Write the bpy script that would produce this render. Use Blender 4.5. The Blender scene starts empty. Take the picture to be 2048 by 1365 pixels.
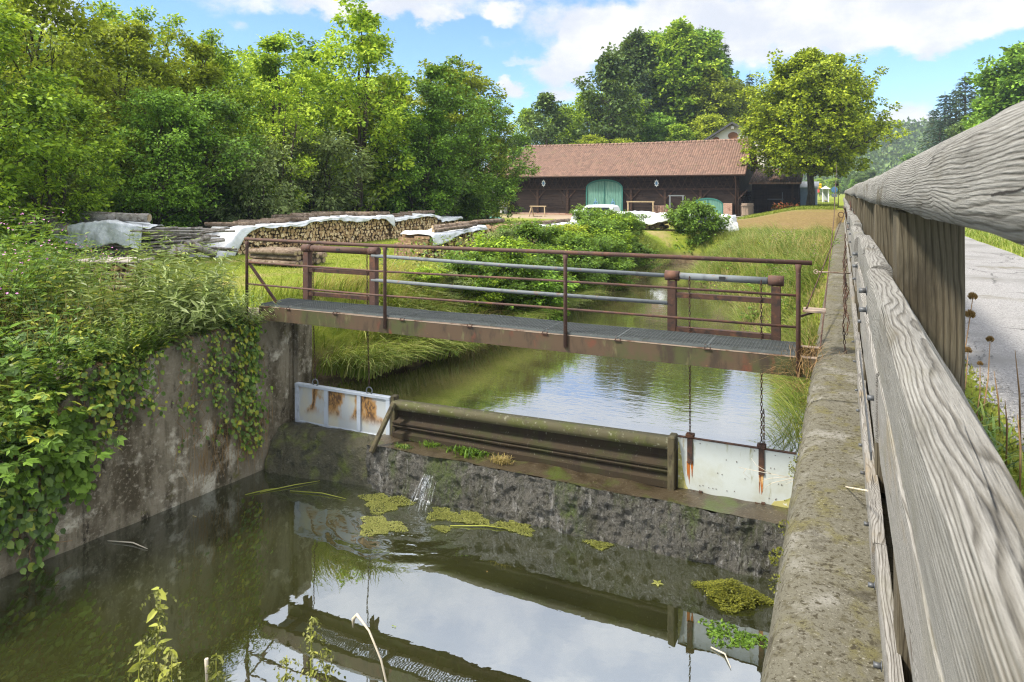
import bpy, math, random
import numpy as np
from mathutils import Vector, noise as mnoise

SC = bpy.context.scene
COL = SC.collection
F = 1383.0; A = math.radians(25.48); CA, SA = math.cos(A), math.sin(A)
HZ = 4.3           # camera height over the lower pool
R = math.radians

# ---------------------------------------------------------------- placing helpers (photo pixel + real distance -> world)
def at(px, py, d):
    u = (px - 1024) / F * d
    return Vector((u * CA - d * SA, u * SA + d * CA, HZ - (py - 385) / F * d))
def onz(px, py, z): return at(px, py, F * (HZ - z) / (py - 385))
def ony(px, py, Y):
    t = (px - 1024) / F
    return at(px, py, Y / (SA * t + CA))
def onx(px, py, X):
    t = (px - 1024) / F
    return at(px, py, X / (CA * t - SA))

# ---------------------------------------------------------------- object helpers
def tag(o, label=None, cat=None, group=None, kind=None):
    if label: o['label'] = label
    if cat: o['category'] = cat
    if group: o['group'] = group
    if kind: o['kind'] = kind
    return o
def empty(name, loc=(0, 0, 0), label=None, cat=None, group=None, rz=0, sc=1):
    o = bpy.data.objects.new(name, None); COL.objects.link(o)
    o.location = loc; o.rotation_euler = (0, 0, rz); o.scale = (sc, sc, sc) if not hasattr(sc, '__len__') else sc
    o.empty_display_size = .1
    return tag(o, label, cat, group)
def link(name, me, parent=None, loc=None):
    o = bpy.data.objects.new(name, me); COL.objects.link(o)
    if parent is not None: o.parent = parent
    if loc is not None: o.location = loc
    return o
def kids(o): return [c for c in bpy.data.objects if c.parent == o]
def copy_tree(o, children=None):
    """a thing and its parts (and their parts), sharing mesh data"""
    r = o.copy(); COL.objects.link(r)
    for c in (children if children is not None else kids(o)):
        k = c.copy(); COL.objects.link(k); k.parent = r
    return r

class MB:
    """collects shapes for one mesh"""
    def __init__(s): s.v = []; s.f = []; s.sm = []
    def add(s, vs, fs, smooth=False):
        b = len(s.v); s.v += [tuple(v) for v in vs]
        s.f += [tuple(i + b for i in f) for f in fs]; s.sm += [smooth] * len(fs)
        return s
    def box(s, x0, x1, y0, y1, z0, z1):
        vs = [(x, y, z) for z in (z0, z1) for y in (y0, y1) for x in (x0, x1)]
        return s.add(vs, [(0, 2, 3, 1), (4, 5, 7, 6), (0, 1, 5, 4), (2, 6, 7, 3), (0, 4, 6, 2), (1, 3, 7, 5)])
    def bar(s, a, b, w, h=None, up=(0, 0, 1)):
        """box beam from a to b"""
        h = h or w; a = Vector(a); b = Vector(b); d = (b - a).normalized(); u = Vector(up)
        if abs(d.dot(u)) > .99: u = Vector((1, 0, 0))
        sd = d.cross(u).normalized(); u = sd.cross(d)
        vs = [p + sd * (i * w / 2) + u * (j * h / 2) for p in (a, b) for j in (-1, 1) for i in (-1, 1)]
        return s.add(vs, [(0, 1, 3, 2), (4, 6, 7, 5), (0, 4, 5, 1), (2, 3, 7, 6), (0, 2, 6, 4), (1, 5, 7, 3)])
    def tube(s, pts, rad, n=8, caps=True, smooth=True, closed=False):
        pts = [Vector(p) for p in pts]
        if not hasattr(rad, '__len__'): rad = [rad] * len(pts)
        m = len(pts); vs = []; ref = None
        for i, p in enumerate(pts):
            if closed: d = pts[(i + 1) % m] - pts[i - 1]
            else: d = pts[min(i + 1, m - 1)] - pts[max(i - 1, 0)]
            d.normalize()
            if ref is None:
                ref = Vector((0, 0, 1)) if abs(d.z) < .9 else Vector((1, 0, 0))
            a1 = d.cross(ref).normalized(); b1 = a1.cross(d).normalized(); ref = b1
            for k in range(n):
                t = 2 * math.pi * k / n
                vs.append(p + (a1 * math.cos(t) + b1 * math.sin(t)) * rad[i])
        fs = []
        for i in range(m if closed else m - 1):
            j = (i + 1) % m
            for k in range(n):
                k2 = (k + 1) % n
                fs.append((i * n + k, i * n + k2, j * n + k2, j * n + k))
        s.add(vs, fs, smooth)
        if caps and not closed:
            s.f.append(tuple(len(s.v) - m * n + k for k in range(n))[::-1]); s.sm.append(False)
            s.f.append(tuple(len(s.v) - n + k for k in range(n))); s.sm.append(False)
        return s
    def prism(s, poly, axis, a, b):
        """poly: 2-D points of the two remaining axes; extruded along axis from a to b"""
        def P(p, t): return {0: (t, p[0], p[1]), 1: (p[0], t, p[1]), 2: (p[0], p[1], t)}[axis]
        n = len(poly); vs = [P(p, a) for p in poly] + [P(p, b) for p in poly]
        fs = [tuple(range(n))[::-1], tuple(range(n, 2 * n))] + [(i, (i + 1) % n, n + (i + 1) % n, n + i) for i in range(n)]
        return s.add(vs, fs)
    def loft(s, rings, closed=True, caps=True, smooth=True):
        n = len(rings[0]); vs = [p for r in rings for p in r]; fs = []
        for i in range(len(rings) - 1):
            for k in range(n if closed else n - 1):
                k2 = (k + 1) % n
                fs.append((i * n + k, i * n + k2, (i + 1) * n + k2, (i + 1) * n + k))
        s.add(vs, fs, smooth)
        if caps and closed:
            b = len(s.v) - len(vs)
            s.f.append(tuple(b + k for k in range(n))[::-1]); s.sm.append(False)
            b = len(s.v) - n
            s.f.append(tuple(b + k for k in range(n))); s.sm.append(False)
        return s
    def mesh(s, name, mat, bevel=0):
        me = bpy.data.meshes.new(name); me.from_pydata(s.v, [], s.f)
        me.polygons.foreach_set('use_smooth', s.sm)
        me.materials.append(mat)
        import bmesh
        bm = bmesh.new(); bm.from_mesh(me); bmesh.ops.recalc_face_normals(bm, faces=bm.faces[:])
        if bevel:
            es = [e for e in bm.edges if len(e.link_faces) == 2 and e.calc_face_angle() > .6]
            bmesh.ops.bevel(bm, geom=es, offset=bevel, segments=1, affect='EDGES', clamp_overlap=True)
        bm.to_mesh(me); bm.free(); me.update()
        return me
    def build(s, name, mat, parent=None, bevel=0, loc=None):
        return link(name, s.mesh(name, mat, bevel), parent, loc)

def np_mesh(name, V, T, mat, smooth=False):
    """triangles or quads from numpy arrays"""
    me = bpy.data.meshes.new(name); k = T.shape[1]
    me.vertices.add(len(V)); me.vertices.foreach_set('co', np.ascontiguousarray(V, np.float32).ravel())
    me.loops.add(T.size); me.loops.foreach_set('vertex_index', np.ascontiguousarray(T, np.int32).ravel())
    me.polygons.add(len(T)); me.polygons.foreach_set('loop_start', np.arange(0, T.size, k, dtype=np.int32))
    me.polygons.foreach_set('use_smooth', np.full(len(T), smooth))
    me.materials.append(mat); me.update(calc_edges=True); me.validate()
    return me

def nz(v): return v / np.maximum(np.linalg.norm(v, axis=1, keepdims=True), 1e-9)
class Leaves:
    """leaf-sized folded blades, all collected in one mesh"""
    def __init__(s, seed=0): s.V = []; s.T = []; s.n = 0; s.r = np.random.default_rng(seed)
    def add(s, P, Ax, L, W, up=None, fold=.2, kind=4, curl=0.):
        P = np.asarray(P, float); n = len(P)
        if n == 0: return s
        Ax = nz(np.asarray(Ax, float)); L = np.broadcast_to(L, (n,))[:, None]; W = np.broadcast_to(W, (n,))[:, None]
        if up is None: up = np.array([0, 0, 1.]) + s.r.normal(0, .5, (n, 3))
        S = nz(np.cross(Ax, up)); N = np.cross(S, Ax)
        f = fold * W; c = curl * L
        if kind == 4:
            vs = [P, P + Ax * L * .42 + S * W * .5 + N * f, P + Ax * L - N * c, P + Ax * L * .42 - S * W * .5 + N * f]
            t = np.array([[0, 1, 2], [0, 2, 3]])
        else:
            vs = [P, P + Ax * L * .22 + S * W * .42 + N * f, P + Ax * L * .62 + S * W * .45 + N * (f - c * .4), P + Ax * L - N * c,
                  P + Ax * L * .62 - S * W * .45 + N * (f - c * .4), P + Ax * L * .22 - S * W * .42 + N * f]
            t = np.array([[0, 1, 2], [0, 2, 3], [0, 3, 4], [0, 4, 5]])
        k = len(vs); V = np.stack(vs, 1).reshape(-1, 3)
        T = (np.arange(n)[:, None, None] * k + t[None]).reshape(-1, 3) + s.n
        s.V.append(V); s.T.append(T); s.n += len(V)
        return s
    def blades(s, P, H, lean, W, az=None, bend=1.0, seg=3):
        """grass blades, each a bent tapering strip"""
        P = np.asarray(P, float); n = len(P)
        az = s.r.uniform(0, 2 * np.pi, n) if az is None else np.broadcast_to(az, (n,)) + s.r.normal(0, .5, n)
        H = np.broadcast_to(H, (n,)); lean = np.broadcast_to(lean, (n,)); W = np.broadcast_to(W, (n,))
        D = np.stack([np.cos(az), np.sin(az), 0 * az], 1); S = np.stack([-np.sin(az), np.cos(az), 0 * az], 1)
        vs = []
        for i in range(seg):
            t = i / seg
            c = P + D * (lean * H * t ** 1.7)[:, None] + np.array([0, 0, 1.]) * (H * (t - bend * lean * .5 * t ** 2.2))[:, None]
            w = (W * (1 - .6 * t) / 2)[:, None]
            vs += [c - S * w, c + S * w]
        t = 1
        vs.append(P + D * (lean * H)[:, None] + np.array([0, 0, 1.]) * (H * (1 - bend * lean * .5))[:, None])
        k = len(vs); tr = []
        for i in range(seg - 1): tr += [[2 * i, 2 * i + 1, 2 * i + 3], [2 * i, 2 * i + 3, 2 * i + 2]]
        tr.append([2 * seg - 2, 2 * seg - 1, 2 * seg])
        V = np.stack(vs, 1).reshape(-1, 3)
        T = (np.arange(n)[:, None, None] * k + np.array(tr)[None]).reshape(-1, 3) + s.n
        s.V.append(V); s.T.append(T); s.n += len(V)
        return s
    def mesh(s, name, mat): return np_mesh(name, np.concatenate(s.V), np.concatenate(s.T), mat)
    def build(s, name, mat, parent=None, loc=None): return link(name, s.mesh(name, mat), parent, loc)

def n1(x, y=0., z=0.): return mnoise.noise(Vector((x, y, z)))
def sm(a, b, x):
    t = max(0., min(1., (x - a) / (b - a))); return t * t * (3 - 2 * t)

# ---------------------------------------------------------------- material helpers
class NT:
    def __init__(s, nt): s.nt = nt
    def n(s, t, **kw):
        nd = s.nt.nodes.new(t)
        for k, v in kw.items():
            if k.startswith('_'): setattr(nd, k[1:], v)
            else: s.set(nd, k, v)
        return nd
    def set(s, nd, k, v):
        k = int(k[1:]) if k[0] == 'i' and k[1:].isdigit() else k.replace('__', ' ')
        i = nd.inputs[k]
        if hasattr(v, 'default_value') or isinstance(v, bpy.types.NodeSocket): s.nt.links.new(v, i)
        else:
            if i.type == 'RGBA' and len(v) == 3: v = (*v, 1)
            i.default_value = v
    def math(s, op, a, b=None, c=None, clamp=False):
        nd = s.n('ShaderNodeMath', _operation=op, i0=a); nd.use_clamp = clamp
        if b is not None: s.set(nd, 'i1', b)
        if c is not None: s.set(nd, 'i2', c)
        return nd.outputs[0]
    def vm(s, op, a, b=None, sc=None):
        nd = s.n('ShaderNodeVectorMath', _operation=op, i0=a)
        if b is not None: s.set(nd, 'i1', b)
        if sc is not None: s.set(nd, 'Scale', sc)
        return nd.outputs['Value'] if op in ('LENGTH', 'DOT_PRODUCT', 'DISTANCE') else nd.outputs[0]
    def mix(s, f, a, b):
        nd = s.n('ShaderNodeMix', _data_type='RGBA')
        s.set(nd, 'i0', f); s.set(nd, 'i6', a); s.set(nd, 'i7', b)
        return nd.outputs[2]
    def ramp(s, f, lo, hi):
        nd = s.n('ShaderNodeMapRange', _interpolation_type='SMOOTHSTEP', Value=f)
        nd.inputs[1].default_value = lo; nd.inputs[2].default_value = hi
        return nd.outputs[0]
    def cramp(s, f, stops):
        nd = s.n('ShaderNodeValToRGB', Fac=f); e = nd.color_ramp.elements
        while len(e) < len(stops): e.new(.5)
        for x, (p, c) in zip(e, stops): x.position = p; x.color = (*c, 1)
        return nd.outputs[0]
    def noise(s, v, scale, detail=4, rough=.55, dist=0., color=False):
        nd = s.n('ShaderNodeTexNoise', Vector=v, Scale=scale, Detail=detail, Roughness=rough, Distortion=dist)
        return nd.outputs[1 if color else 0]
    def coords(s, scale=None, offset_random=False):
        v = s.n('ShaderNodeTexCoord').outputs['Object']
        if offset_random:
            r = s.n('ShaderNodeObjectInfo').outputs['Random']
            v = s.vm('ADD', v, s.vm('SCALE', (31.7, 17.3, 53.9), sc=r))
        if scale: v = s.vm('MULTIPLY', v, scale)
        return v

def new_mat(name):
    m = bpy.data.materials.new(name); m.use_nodes = True
    t = NT(m.node_tree); b = m.node_tree.nodes['Principled BSDF']
    return m, t, b

def mottled(name, base, layers=(), rough=.85, spec=.3, bump=None, metal=0., rnd=False, bscale=(1, 1, 1), rvar=None):
    """base colour with noise patches: layers of (colour, scale, lo, hi[, stretch])"""
    m, t, b = new_mat(name)
    c = t.coords(offset_random=rnd); col = base
    for i, L in enumerate(layers):
        v = t.vm('MULTIPLY', c, L[4]) if len(L) > 4 else c
        v = t.vm('ADD', v, (i * 7.3, i * 3.1, i * 5.7))
        col = t.mix(t.ramp(t.noise(v, L[1], 6, .62), L[2], L[3]), col, L[0])
    t.set(b, 'Base Color', col); b.inputs['Roughness'].default_value = rough
    b.inputs['Specular IOR Level'].default_value = spec; b.inputs['Metallic'].default_value = metal
    if rvar: t.set(b, 'Roughness', t.math('MULTIPLY_ADD', t.noise(c, rvar[0], 5), rvar[2] - rvar[1], rvar[1]))
    if bump:
        h = t.noise(t.vm('MULTIPLY', c, bscale), bump[0], 8, .65)
        bn = t.n('ShaderNodeBump', Height=h, Strength=bump[1], Distance=bump[2] if len(bump) > 2 else .02)
        t.set(b, 'Normal', bn.outputs[0])
    return m

def leaf_mat(name, cols, transl=.40, rough=.55, spec=.25):
    """foliage: per-leaf and per-plant hue variation, light passing through the blades"""
    m, t, b = new_mat(name)
    g = t.n('ShaderNodeNewGeometry').outputs['Random Per Island']
    o = t.n('ShaderNodeObjectInfo').outputs['Random']
    p = t.noise(t.n('ShaderNodeTexCoord').outputs['Object'], .7, 3)
    f = t.math('ADD', t.math('MULTIPLY', g, .74), t.math('MULTIPLY', p, .32))
    f = t.math('ADD', f, t.math('MULTIPLY_ADD', o, .24, -.14))
    n = len(cols)
    col = t.cramp(f, [(.12 + .76 * i / (n - 1), c) for i, c in enumerate(cols)])
    t.set(b, 'Base Color', col); b.inputs['Roughness'].default_value = rough; b.inputs['Specular IOR Level'].default_value = spec
    tr = t.n('ShaderNodeBsdfTranslucent', Color=t.mix(.35, col, (.30, .34, .03)))
    mx = t.n('ShaderNodeMixShader', Fac=transl)
    t.nt.links.new(b.outputs[0], mx.inputs[1]); t.nt.links.new(tr.outputs[0], mx.inputs[2])
    t.nt.links.new(mx.outputs[0], t.nt.nodes['Material Output'].inputs[0])
    return m
EXPO = 1.05
SUN_E = 3.6
HI_BIAS = .16
CLOUD_L = .53
CLOUD_HI = 2.4  # unseen clouds above the view, brightened on purpose to lift the ambient light
SKY_S = .105
SKY_TINT = (.80, .97, 1.14)
# cloud banks by bearing: (px, py, half width, half height, weight)
CLOUDS = [(1600, 40, 620, 95, .55), (1250, 60, 240, 70, .35), (700, 5, 420, 38, .45), (1120, 140, 75, 50, .45), (1180, 95, 70, 40, .30), (1015, 172, 38, 30, .45), (1112, 200, 55, 24, .42),
          (1850, 95, 70, 60, .40), (1810, 240, 75, 65, .5), (490, 62, 60, 30, .4), (90, 30, 90, 50, .45), (1850, 20, 300, 60, .3),
          (640, 110, 330, 70, -.30), (880, 150, 130, 90, -.28), (1080, 90, 60, 40, -.12), (1750, 190, 150, 60, -.22), (1950, 160, 120, 60, -.15), (1400, 150, 150, 40, .15), (450, 25, 80, 20, .1), (880, 42, 55, 22, .35), (690, 18, 45, 18, .25), (960, 90, 40, 16, .22), (1040, 120, 30, 16, .25), (1010, 30, 60, 25, .3), (250, 60, 60, 30, .2), (1930, 60, 120, 30, .2), (1660, 160, 220, 34, -.2), (1500, 110, 60, 24, .15)]
HAZE = .00032
# ================================================================ MATERIALS
def wood_mat(name, c_light, c_mid, c_dark, ring=34, axis=1, crack=.6, bumpd=.004, rnd=True, warm=None):
    """weathered softwood: growth rings cut by the surface, fibre streaks, drying cracks"""
    m, t, b = new_mat(name)
    c = t.coords(offset_random=rnd)
    ax = lambda k, o=1.: [k if i == axis else o for i in range(3)]
    v = t.vm('MULTIPLY', c, ax(.15))
    w = t.noise(v, 4.0, 3, .5, color=True)
    w2 = t.noise(t.vm('ADD', v, (9, 4, 2)), 13, 3, .55, color=True)
    p = t.vm('ADD', v, t.vm('SCALE', t.vm('SUBTRACT', w, (.5, .5, .5)), sc=.11))
    p = t.vm('ADD', p, t.vm('SCALE', t.vm('SUBTRACT', w2, (.5, .5, .5)), sc=.022))
    vo = t.n('ShaderNodeTexVoronoi', Vector=t.vm('ADD', t.vm('MULTIPLY', c, ax(.42)), t.vm('SCALE', w2, sc=.08)), Scale=2.6)
    kd = vo.outputs['Distance']; kn = t.ramp(kd, .30, .0)
    d = t.math('ADD', t.vm('LENGTH', t.vm('MULTIPLY', p, ax(.35))), t.math('MULTIPLY', kn, .050))
    rg = t.math('FRACT', t.math('MULTIPLY', d, ring))
    rg = t.math('MULTIPLY', t.ramp(rg, -.1, .42), t.ramp(rg, 1., .80))       # slow early wood, sharp dark late wood
    fib = t.noise(t.vm('MULTIPLY', c, ax(.02)), 140, 4, .62)
    fin = t.noise(t.vm('MULTIPLY', c, ax(.03)), 480, 3, .6)
    blot = t.noise(t.vm('MULTIPLY', c, ax(.5, 1.4)), 3.2, 5, .6)
    stain = t.noise(t.vm('ADD', t.vm('MULTIPLY', c, ax(.35, 1.6)), (3, 7, 5)), 4.5, 6, .65)
    f = t.math('ADD', t.math('MULTIPLY', rg, .24), t.math('MULTIPLY_ADD', fib, .38, t.math('MULTIPLY', fin, .46)))
    col = t.cramp(f, [(.24, c_dark), (.50, c_mid), (.78, c_light)])
    col = t.mix(t.ramp(blot, .54, .76), col, warm or tuple(x * .8 for x in c_mid))
    col = t.mix(t.math('MULTIPLY', t.ramp(stain, .56, .74), .75), col, tuple(x * .5 for x in c_mid))
    grn = t.noise(t.vm('ADD', t.vm('MULTIPLY', c, ax(.5, 1.)), (13, 2, 8)), 2.6, 6, .65)
    col = t.mix(t.math('MULTIPLY', t.ramp(grn, .54, .74), .5), col, (.135, .125, .06))
    col = t.mix(t.math('MULTIPLY', t.ramp(kd, .055, .03), .75), col, (.075, .052, .032))
    cv = t.vm('ADD', t.vm('MULTIPLY', c, ax(.03)), t.vm('SCALE', w, sc=.02))
    cr = t.math('ABSOLUTE', t.math('SUBTRACT', t.noise(cv, 13, 2, .5), .5))
    crm = t.math('MULTIPLY', t.math('SUBTRACT', 1., t.ramp(cr, .0, .010)), t.ramp(blot, .60 - crack * .2, .74 - crack * .2))
    col = t.mix(t.math('MULTIPLY', crm, .8), col, (.03, .026, .02))
    t.set(b, 'Base Color', col); b.inputs['Roughness'].default_value = .8; b.inputs['Specular IOR Level'].default_value = .25
    h = t.math('ADD', t.math('MULTIPLY', rg, .35), t.math('ADD', fib, t.math('MULTIPLY', fin, .6)))
    h = t.math('SUBTRACT', h, t.math('MULTIPLY', crm, 1.5))
    t.set(b, 'Normal', t.n('ShaderNodeBump', Height=h, Strength=.9, Distance=bumpd).outputs[0])
    return m

M = {}
M['rail_wood'] = wood_mat('weathered grey wood', (.30, .29, .265), (.138, .129, .110), (.022, .018, .013), 150, warm=(.105, .09, .06))
M['post_wood'] = wood_mat('weathered post wood', (.135, .115, .078), (.068, .055, .034), (.016, .012, .008), 85, axis=2)
M['sill_wood'] = wood_mat('weathered sill wood', (.34, .325, .30), (.155, .143, .122), (.028, .023, .017), 150, warm=(.24, .19, .12))
M['concrete_top'] = mottled('lichen concrete', (.125, .116, .086),
    [((.225, .215, .185), 2.6, .50, .72), ((.12, .108, .05), 6.5, .50, .66, (1, .7, 1)), ((.085, .076, .048), 19, .52, .66), ((.052, .046, .032), 3.6, .58, .72), ((.25, .235, .19), 75, .58, .70), ((.05, .043, .027), 34, .54, .64), ((.045, .038, .024), 110, .56, .68)],
    rough=.95, spec=.12, bump=(55, .9, .012))
M['concrete_wall'] = mottled('stained concrete', (.235, .205, .145),
    [((.075, .062, .038), 1.9, .46, .62, (1, 1, .45)), ((.14, .12, .08), 7, .50, .64, (1, 1, .10)), ((.50, .465, .365), 2.6, .55, .68), ((.035, .03, .02), 5, .56, .7, (1, 1, .35)), ((.14, .13, .045), 3.6, .58, .75), ((.26, .23, .17), 22, .52, .68)],
    rough=.95, spec=.12, bump=(14, .9, .05))
M['weir'] = mottled('wet algae concrete', (.085, .079, .064),
    [((.034, .033, .016), 3.0, .50, .66, (1, 1, .4)), ((.21, .20, .18), 9, .55, .68, (1, 1, .35)), ((.04, .042, .02), 8, .52, .66, (1, 1, .12)), ((.17, .165, .155), 16, .60, .70, (1, 1, .10)), ((.050, .068, .012), 2.4, .50, .66, (1, 1, .35)), ((.022, .019, .011), 26, .54, .62, (1, 1, .4)), ((.22, .22, .21), 46, .62, .70, (1, 1, .4))],
    rough=.36, spec=.6, bump=(38, 1., .07), bscale=(1, 1, .55))
M['weir_moss'] = mottled('mossy wet concrete', (.06, .055, .028),
    [((.10, .12, .018), 3.2, .5, .68), ((.025, .025, .012), 6, .5, .65), ((.15, .14, .10), 16, .6, .7)], rough=.45, spec=.5, bump=(20, 1., .06))
M['apron'] = mottled('wet silt', (.056, .043, .025), [((.032, .023, .012), 4, .46, .64), ((.17, .135, .09), 34, .60, .68), ((.055, .07, .015), 2.3, .52, .68)], rough=.3, spec=.6, bump=(30, .5, .02))
def gate_mat():
    """galvanised sheet with rings of rust"""
    m, t, b = new_mat('galvanised plate')
    c = t.vm('MULTIPLY', t.coords(), (1.15, 1, .62))
    n_ = t.noise(t.vm('ADD', c, (3.7, 0, 1.9)), 1.55, 5, .55)
    r = t.math('ABSOLUTE', t.math('SUBTRACT', n_, .50))
    col = t.mix(t.ramp(t.noise(c, 2.2, 5), .45, .62), (.38, .40, .40), (.44, .42, .33))
    k = t.ramp(t.noise(t.vm('ADD', c, (1, 1, 1)), 2.3, 4), .33, .45)
    sp = t.n('ShaderNodeSeparateXYZ', i0=t.coords()); hi = t.ramp(sp.outputs[2], .70, .90)
    k = t.math('MULTIPLY', k, hi)
    col = t.mix(t.math('MULTIPLY', t.ramp(r, .105, .035), k), col, (.32, .17, .05))
    col = t.mix(t.math('MULTIPLY', t.math('MULTIPLY', t.ramp(r, .046, .014), k), t.ramp(t.noise(c, 24, 4), .35, .55)), col, (.085, .045, .022))
    t.set(b, 'Base Color', col); b.inputs['Roughness'].default_value = .55
    return m
M['gate_steel'] = gate_mat()
M['gate_frame'] = mottled('galvanised frame', (.40, .44, .49), [((.30, .33, .36), 6, .5, .7), ((.3, .2, .1), 9, .66, .74)], rough=.5, spec=.4)
M['gate_white'] = mottled('white painted plate', (.44, .47, .445), [((.37, .375, .30), 1.6, .45, .7), ((.20, .19, .075), 5, .60, .72, (1, 1, .25)), ((.30, .24, .13), 9, .64, .74, (1, 1, .2)), ((.05, .04, .03), 42, .70, .73)], rough=.5, spec=.4)
M['algae'] = mottled('yellow algae stain', (.42, .38, .14), [((.24, .24, .05), 9, .45, .65), ((.6, .6, .5), 14, .55, .65)], rough=.7)
M['rust_stain'] = mottled('rust stain', (.33, .10, .015), [((.13, .035, .012), 9, .48, .62, (1, 1, .4)), ((.50, .30, .12), 14, .55, .66, (1, 1, .3))], rough=.8)
M['rust'] = mottled('rusty brown steel', (.085, .046, .034), [((.13, .06, .034), 6, .5, .68), ((.055, .035, .028), 9, .5, .68), ((.20, .16, .13), 30, .62, .72)], rough=.75, spec=.3, bump=(60, .3, .006))
M['rust_dark'] = mottled('dark rusty steel', (.06, .032, .022), [((.12, .055, .028), 8, .5, .68), ((.03, .022, .018), 12, .5, .66)], rough=.8, spec=.3, bump=(60, .3, .006))
M['girder'] = mottled('rusty girder', (.085, .055, .032), [((.060, .064, .022), 1.6, .44, .60), ((.045, .032, .02), 5, .48, .66, (1, 1, .35)), ((.13, .045, .024), 3.2, .60, .72, (1, 1, .6)), ((.12, .11, .05), 9, .58, .7, (1, 1, .25)), ((.26, .15, .035), 8.5, .68, .75, (.5, 1, 1.6))], rough=.75, spec=.3, bump=(50, .3, .006))
M['girder_edge'] = mottled('worn flange', (.30, .23, .17), [((.14, .08, .05), 6, .5, .65)], rough=.7)
M['grating'] = mottled('galvanised grating', (.085, .095, .092), [((.05, .055, .045), 5, .5, .7), ((.13, .14, .135), 20, .55, .7)], rough=.55, spec=.45)
M['pipe'] = mottled('galvanised pipe', (.135, .15, .155), [((.085, .095, .10), 7, .5, .68), ((.18, .11, .07), 11, .62, .7), ((.15, .085, .05), 4, .60, .70), ((.20, .21, .20), 16, .60, .7)], rough=.72, spec=.45)
M['guard'] = mottled('algae coated steel', (.036, .026, .015), [((.033, .032, .012), 3, .45, .65), ((.028, .02, .014), 7, .5, .68, (1, 1, .3)), ((.14, .13, .10), 40, .62, .7, (1, 1, .3))], rough=.8, spec=.2, bump=(50, .3, .006))
M['guard_lip'] = mottled('mossy steel lip', (.068, .060, .028), [((.062, .066, .015), 5, .46, .62), ((.18, .175, .115), 18, .57, .68), ((.05, .045, .02), 9, .58, .7, (1, 1, .3))], rough=.7, bump=(50, .4, .008))
M['old_timber'] = mottled('wet old timber', (.075, .062, .032), [((.13, .12, .06), 8, .5, .66, (1, 1, .3)), ((.03, .024, .014), 14, .5, .65, (1, 1, .3))], rough=.8, bump=(40, .7, .01))
M['bark'] = mottled('bark', (.085, .07, .05), [((.035, .028, .02), 9, .45, .62, (1, 1, .3)), ((.15, .14, .11), 16, .56, .68)], rough=.95, spec=.1, bump=(30, .8, .03), rnd=True)
M['log_bark'] = mottled('log bark', (.20, .15, .11), [((.10, .07, .045), 8, .45, .62), ((.36, .29, .22), 12, .55, .68)], rough=.92, spec=.1, bump=(30, .8, .02), rnd=True)
M['log_grey'] = mottled('grey weathered log', (.30, .27, .235), [((.15, .125, .10), 6, .45, .62, (1, 1, 1)), ((.44, .40, .35), 12, .55, .68)], rough=.92, spec=.1, bump=(30, .8, .02), rnd=True)
M['tarp'] = mottled('white tarpaulin', (.66, .67, .68), [((.52, .53, .525), 2.2, .48, .70), ((.36, .32, .27), 5, .66, .76)], rough=.55, spec=.35, bump=(7, .6, .05))
M['tarp_green'] = mottled('green tarpaulin', (.07, .26, .20), [((.12, .34, .27), 3, .5, .7)], rough=.55, spec=.3)
M['tarp_grey'] = mottled('grey tarpaulin', (.38, .43, .42), [((.28, .33, .32), 3, .5, .7)], rough=.55, spec=.3)
M['barn_wood'] = mottled('dark barn boards', (.028, .019, .015), [((.012, .008, .007), 2.5, .45, .65, (.3, 1, 3)), ((.055, .035, .024), 6, .56, .7, (.2, 1, 5)), ((.07, .035, .022), 1.1, .66, .75)], rough=.85, spec=.2, bump=(20, .5, .02), bscale=(.2, 1, 4))
M['barn_frame'] = mottled('barn timber frame', (.045, .027, .019), [((.09, .045, .027), 5, .52, .7), ((.02, .013, .01), 7, .5, .65)], rough=.85, spec=.2)
M['door_green'] = mottled('faded green boards', (.105, .235, .185), [((.16, .30, .235), 3, .48, .68, (3, 1, .3)), ((.06, .15, .12), 6, .52, .66, (4, 1, .3)), ((.22, .34, .26), 9, .62, .72, (3, 1, .5))], rough=.7, spec=.25)
M['door_trim'] = mottled('green door trim', (.03, .14, .115), [((.05, .2, .16), 4, .5, .7)], rough=.65)
M['brick'] = None
M['cream'] = mottled('cream render', (.74, .68, .58), [((.66, .59, .48), 1.2, .5, .7)], rough=.9)
M['whitewash'] = mottled('weathered whitewash', (.55, .54, .50), [((.33, .31, .27), 1.2, .5, .66), ((.22, .2, .17), 4, .6, .72)], rough=.95, bump=(12, .4))
M['brown'] = mottled('brown shutter', (.21, .085, .035), [((.14, .05, .02), 5, .5, .7)], rough=.7)
M['dark_roof'] = mottled('dark roof edge', (.06, .06, .065), [((.10, .095, .09), 4, .5, .7)], rough=.8)
M['old_wood'] = mottled('pale sawn wood', (.36, .27, .16), [((.22, .16, .09), 6, .5, .66)], rough=.85, rnd=True)
M['fence_board'] = mottled('light boards', (.36, .27, .20), [((.24, .17, .12), 5, .5, .68, (4, 4, .3))], rough=.85)
M['white_paint'] = mottled('white paint', (.75, .76, .76), [((.66, .67, .67), 3, .5, .7)], rough=.4, spec=.45)
M['car_paint'] = mottled('white car paint', (.70, .72, .74), [((.66, .68, .70), 2, .5, .7)], rough=.22, spec=.5)
M['glass'] = mottled('dark glass', (.03, .04, .045), [], rough=.08, spec=.6)
M['rubber'] = mottled('tyre rubber', (.025, .025, .025), [((.05, .048, .045), 9, .5, .7)], rough=.85)
M['yellow_sign'] = mottled('yellow sign', (.80, .50, .01), [((.7, .44, .01), 2, .5, .7)], rough=.5)
M['red_sign'] = mottled('red strip', (.55, .10, .07), [], rough=.5)
M['sign_grey'] = mottled('sign back', (.34, .38, .42), [((.28, .31, .35), 5, .5, .7)], rough=.5)
M['sign_blue'] = mottled('blue plaque', (.14, .30, .50), [((.3, .5, .7), 9, .5, .7)], rough=.5)
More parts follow.
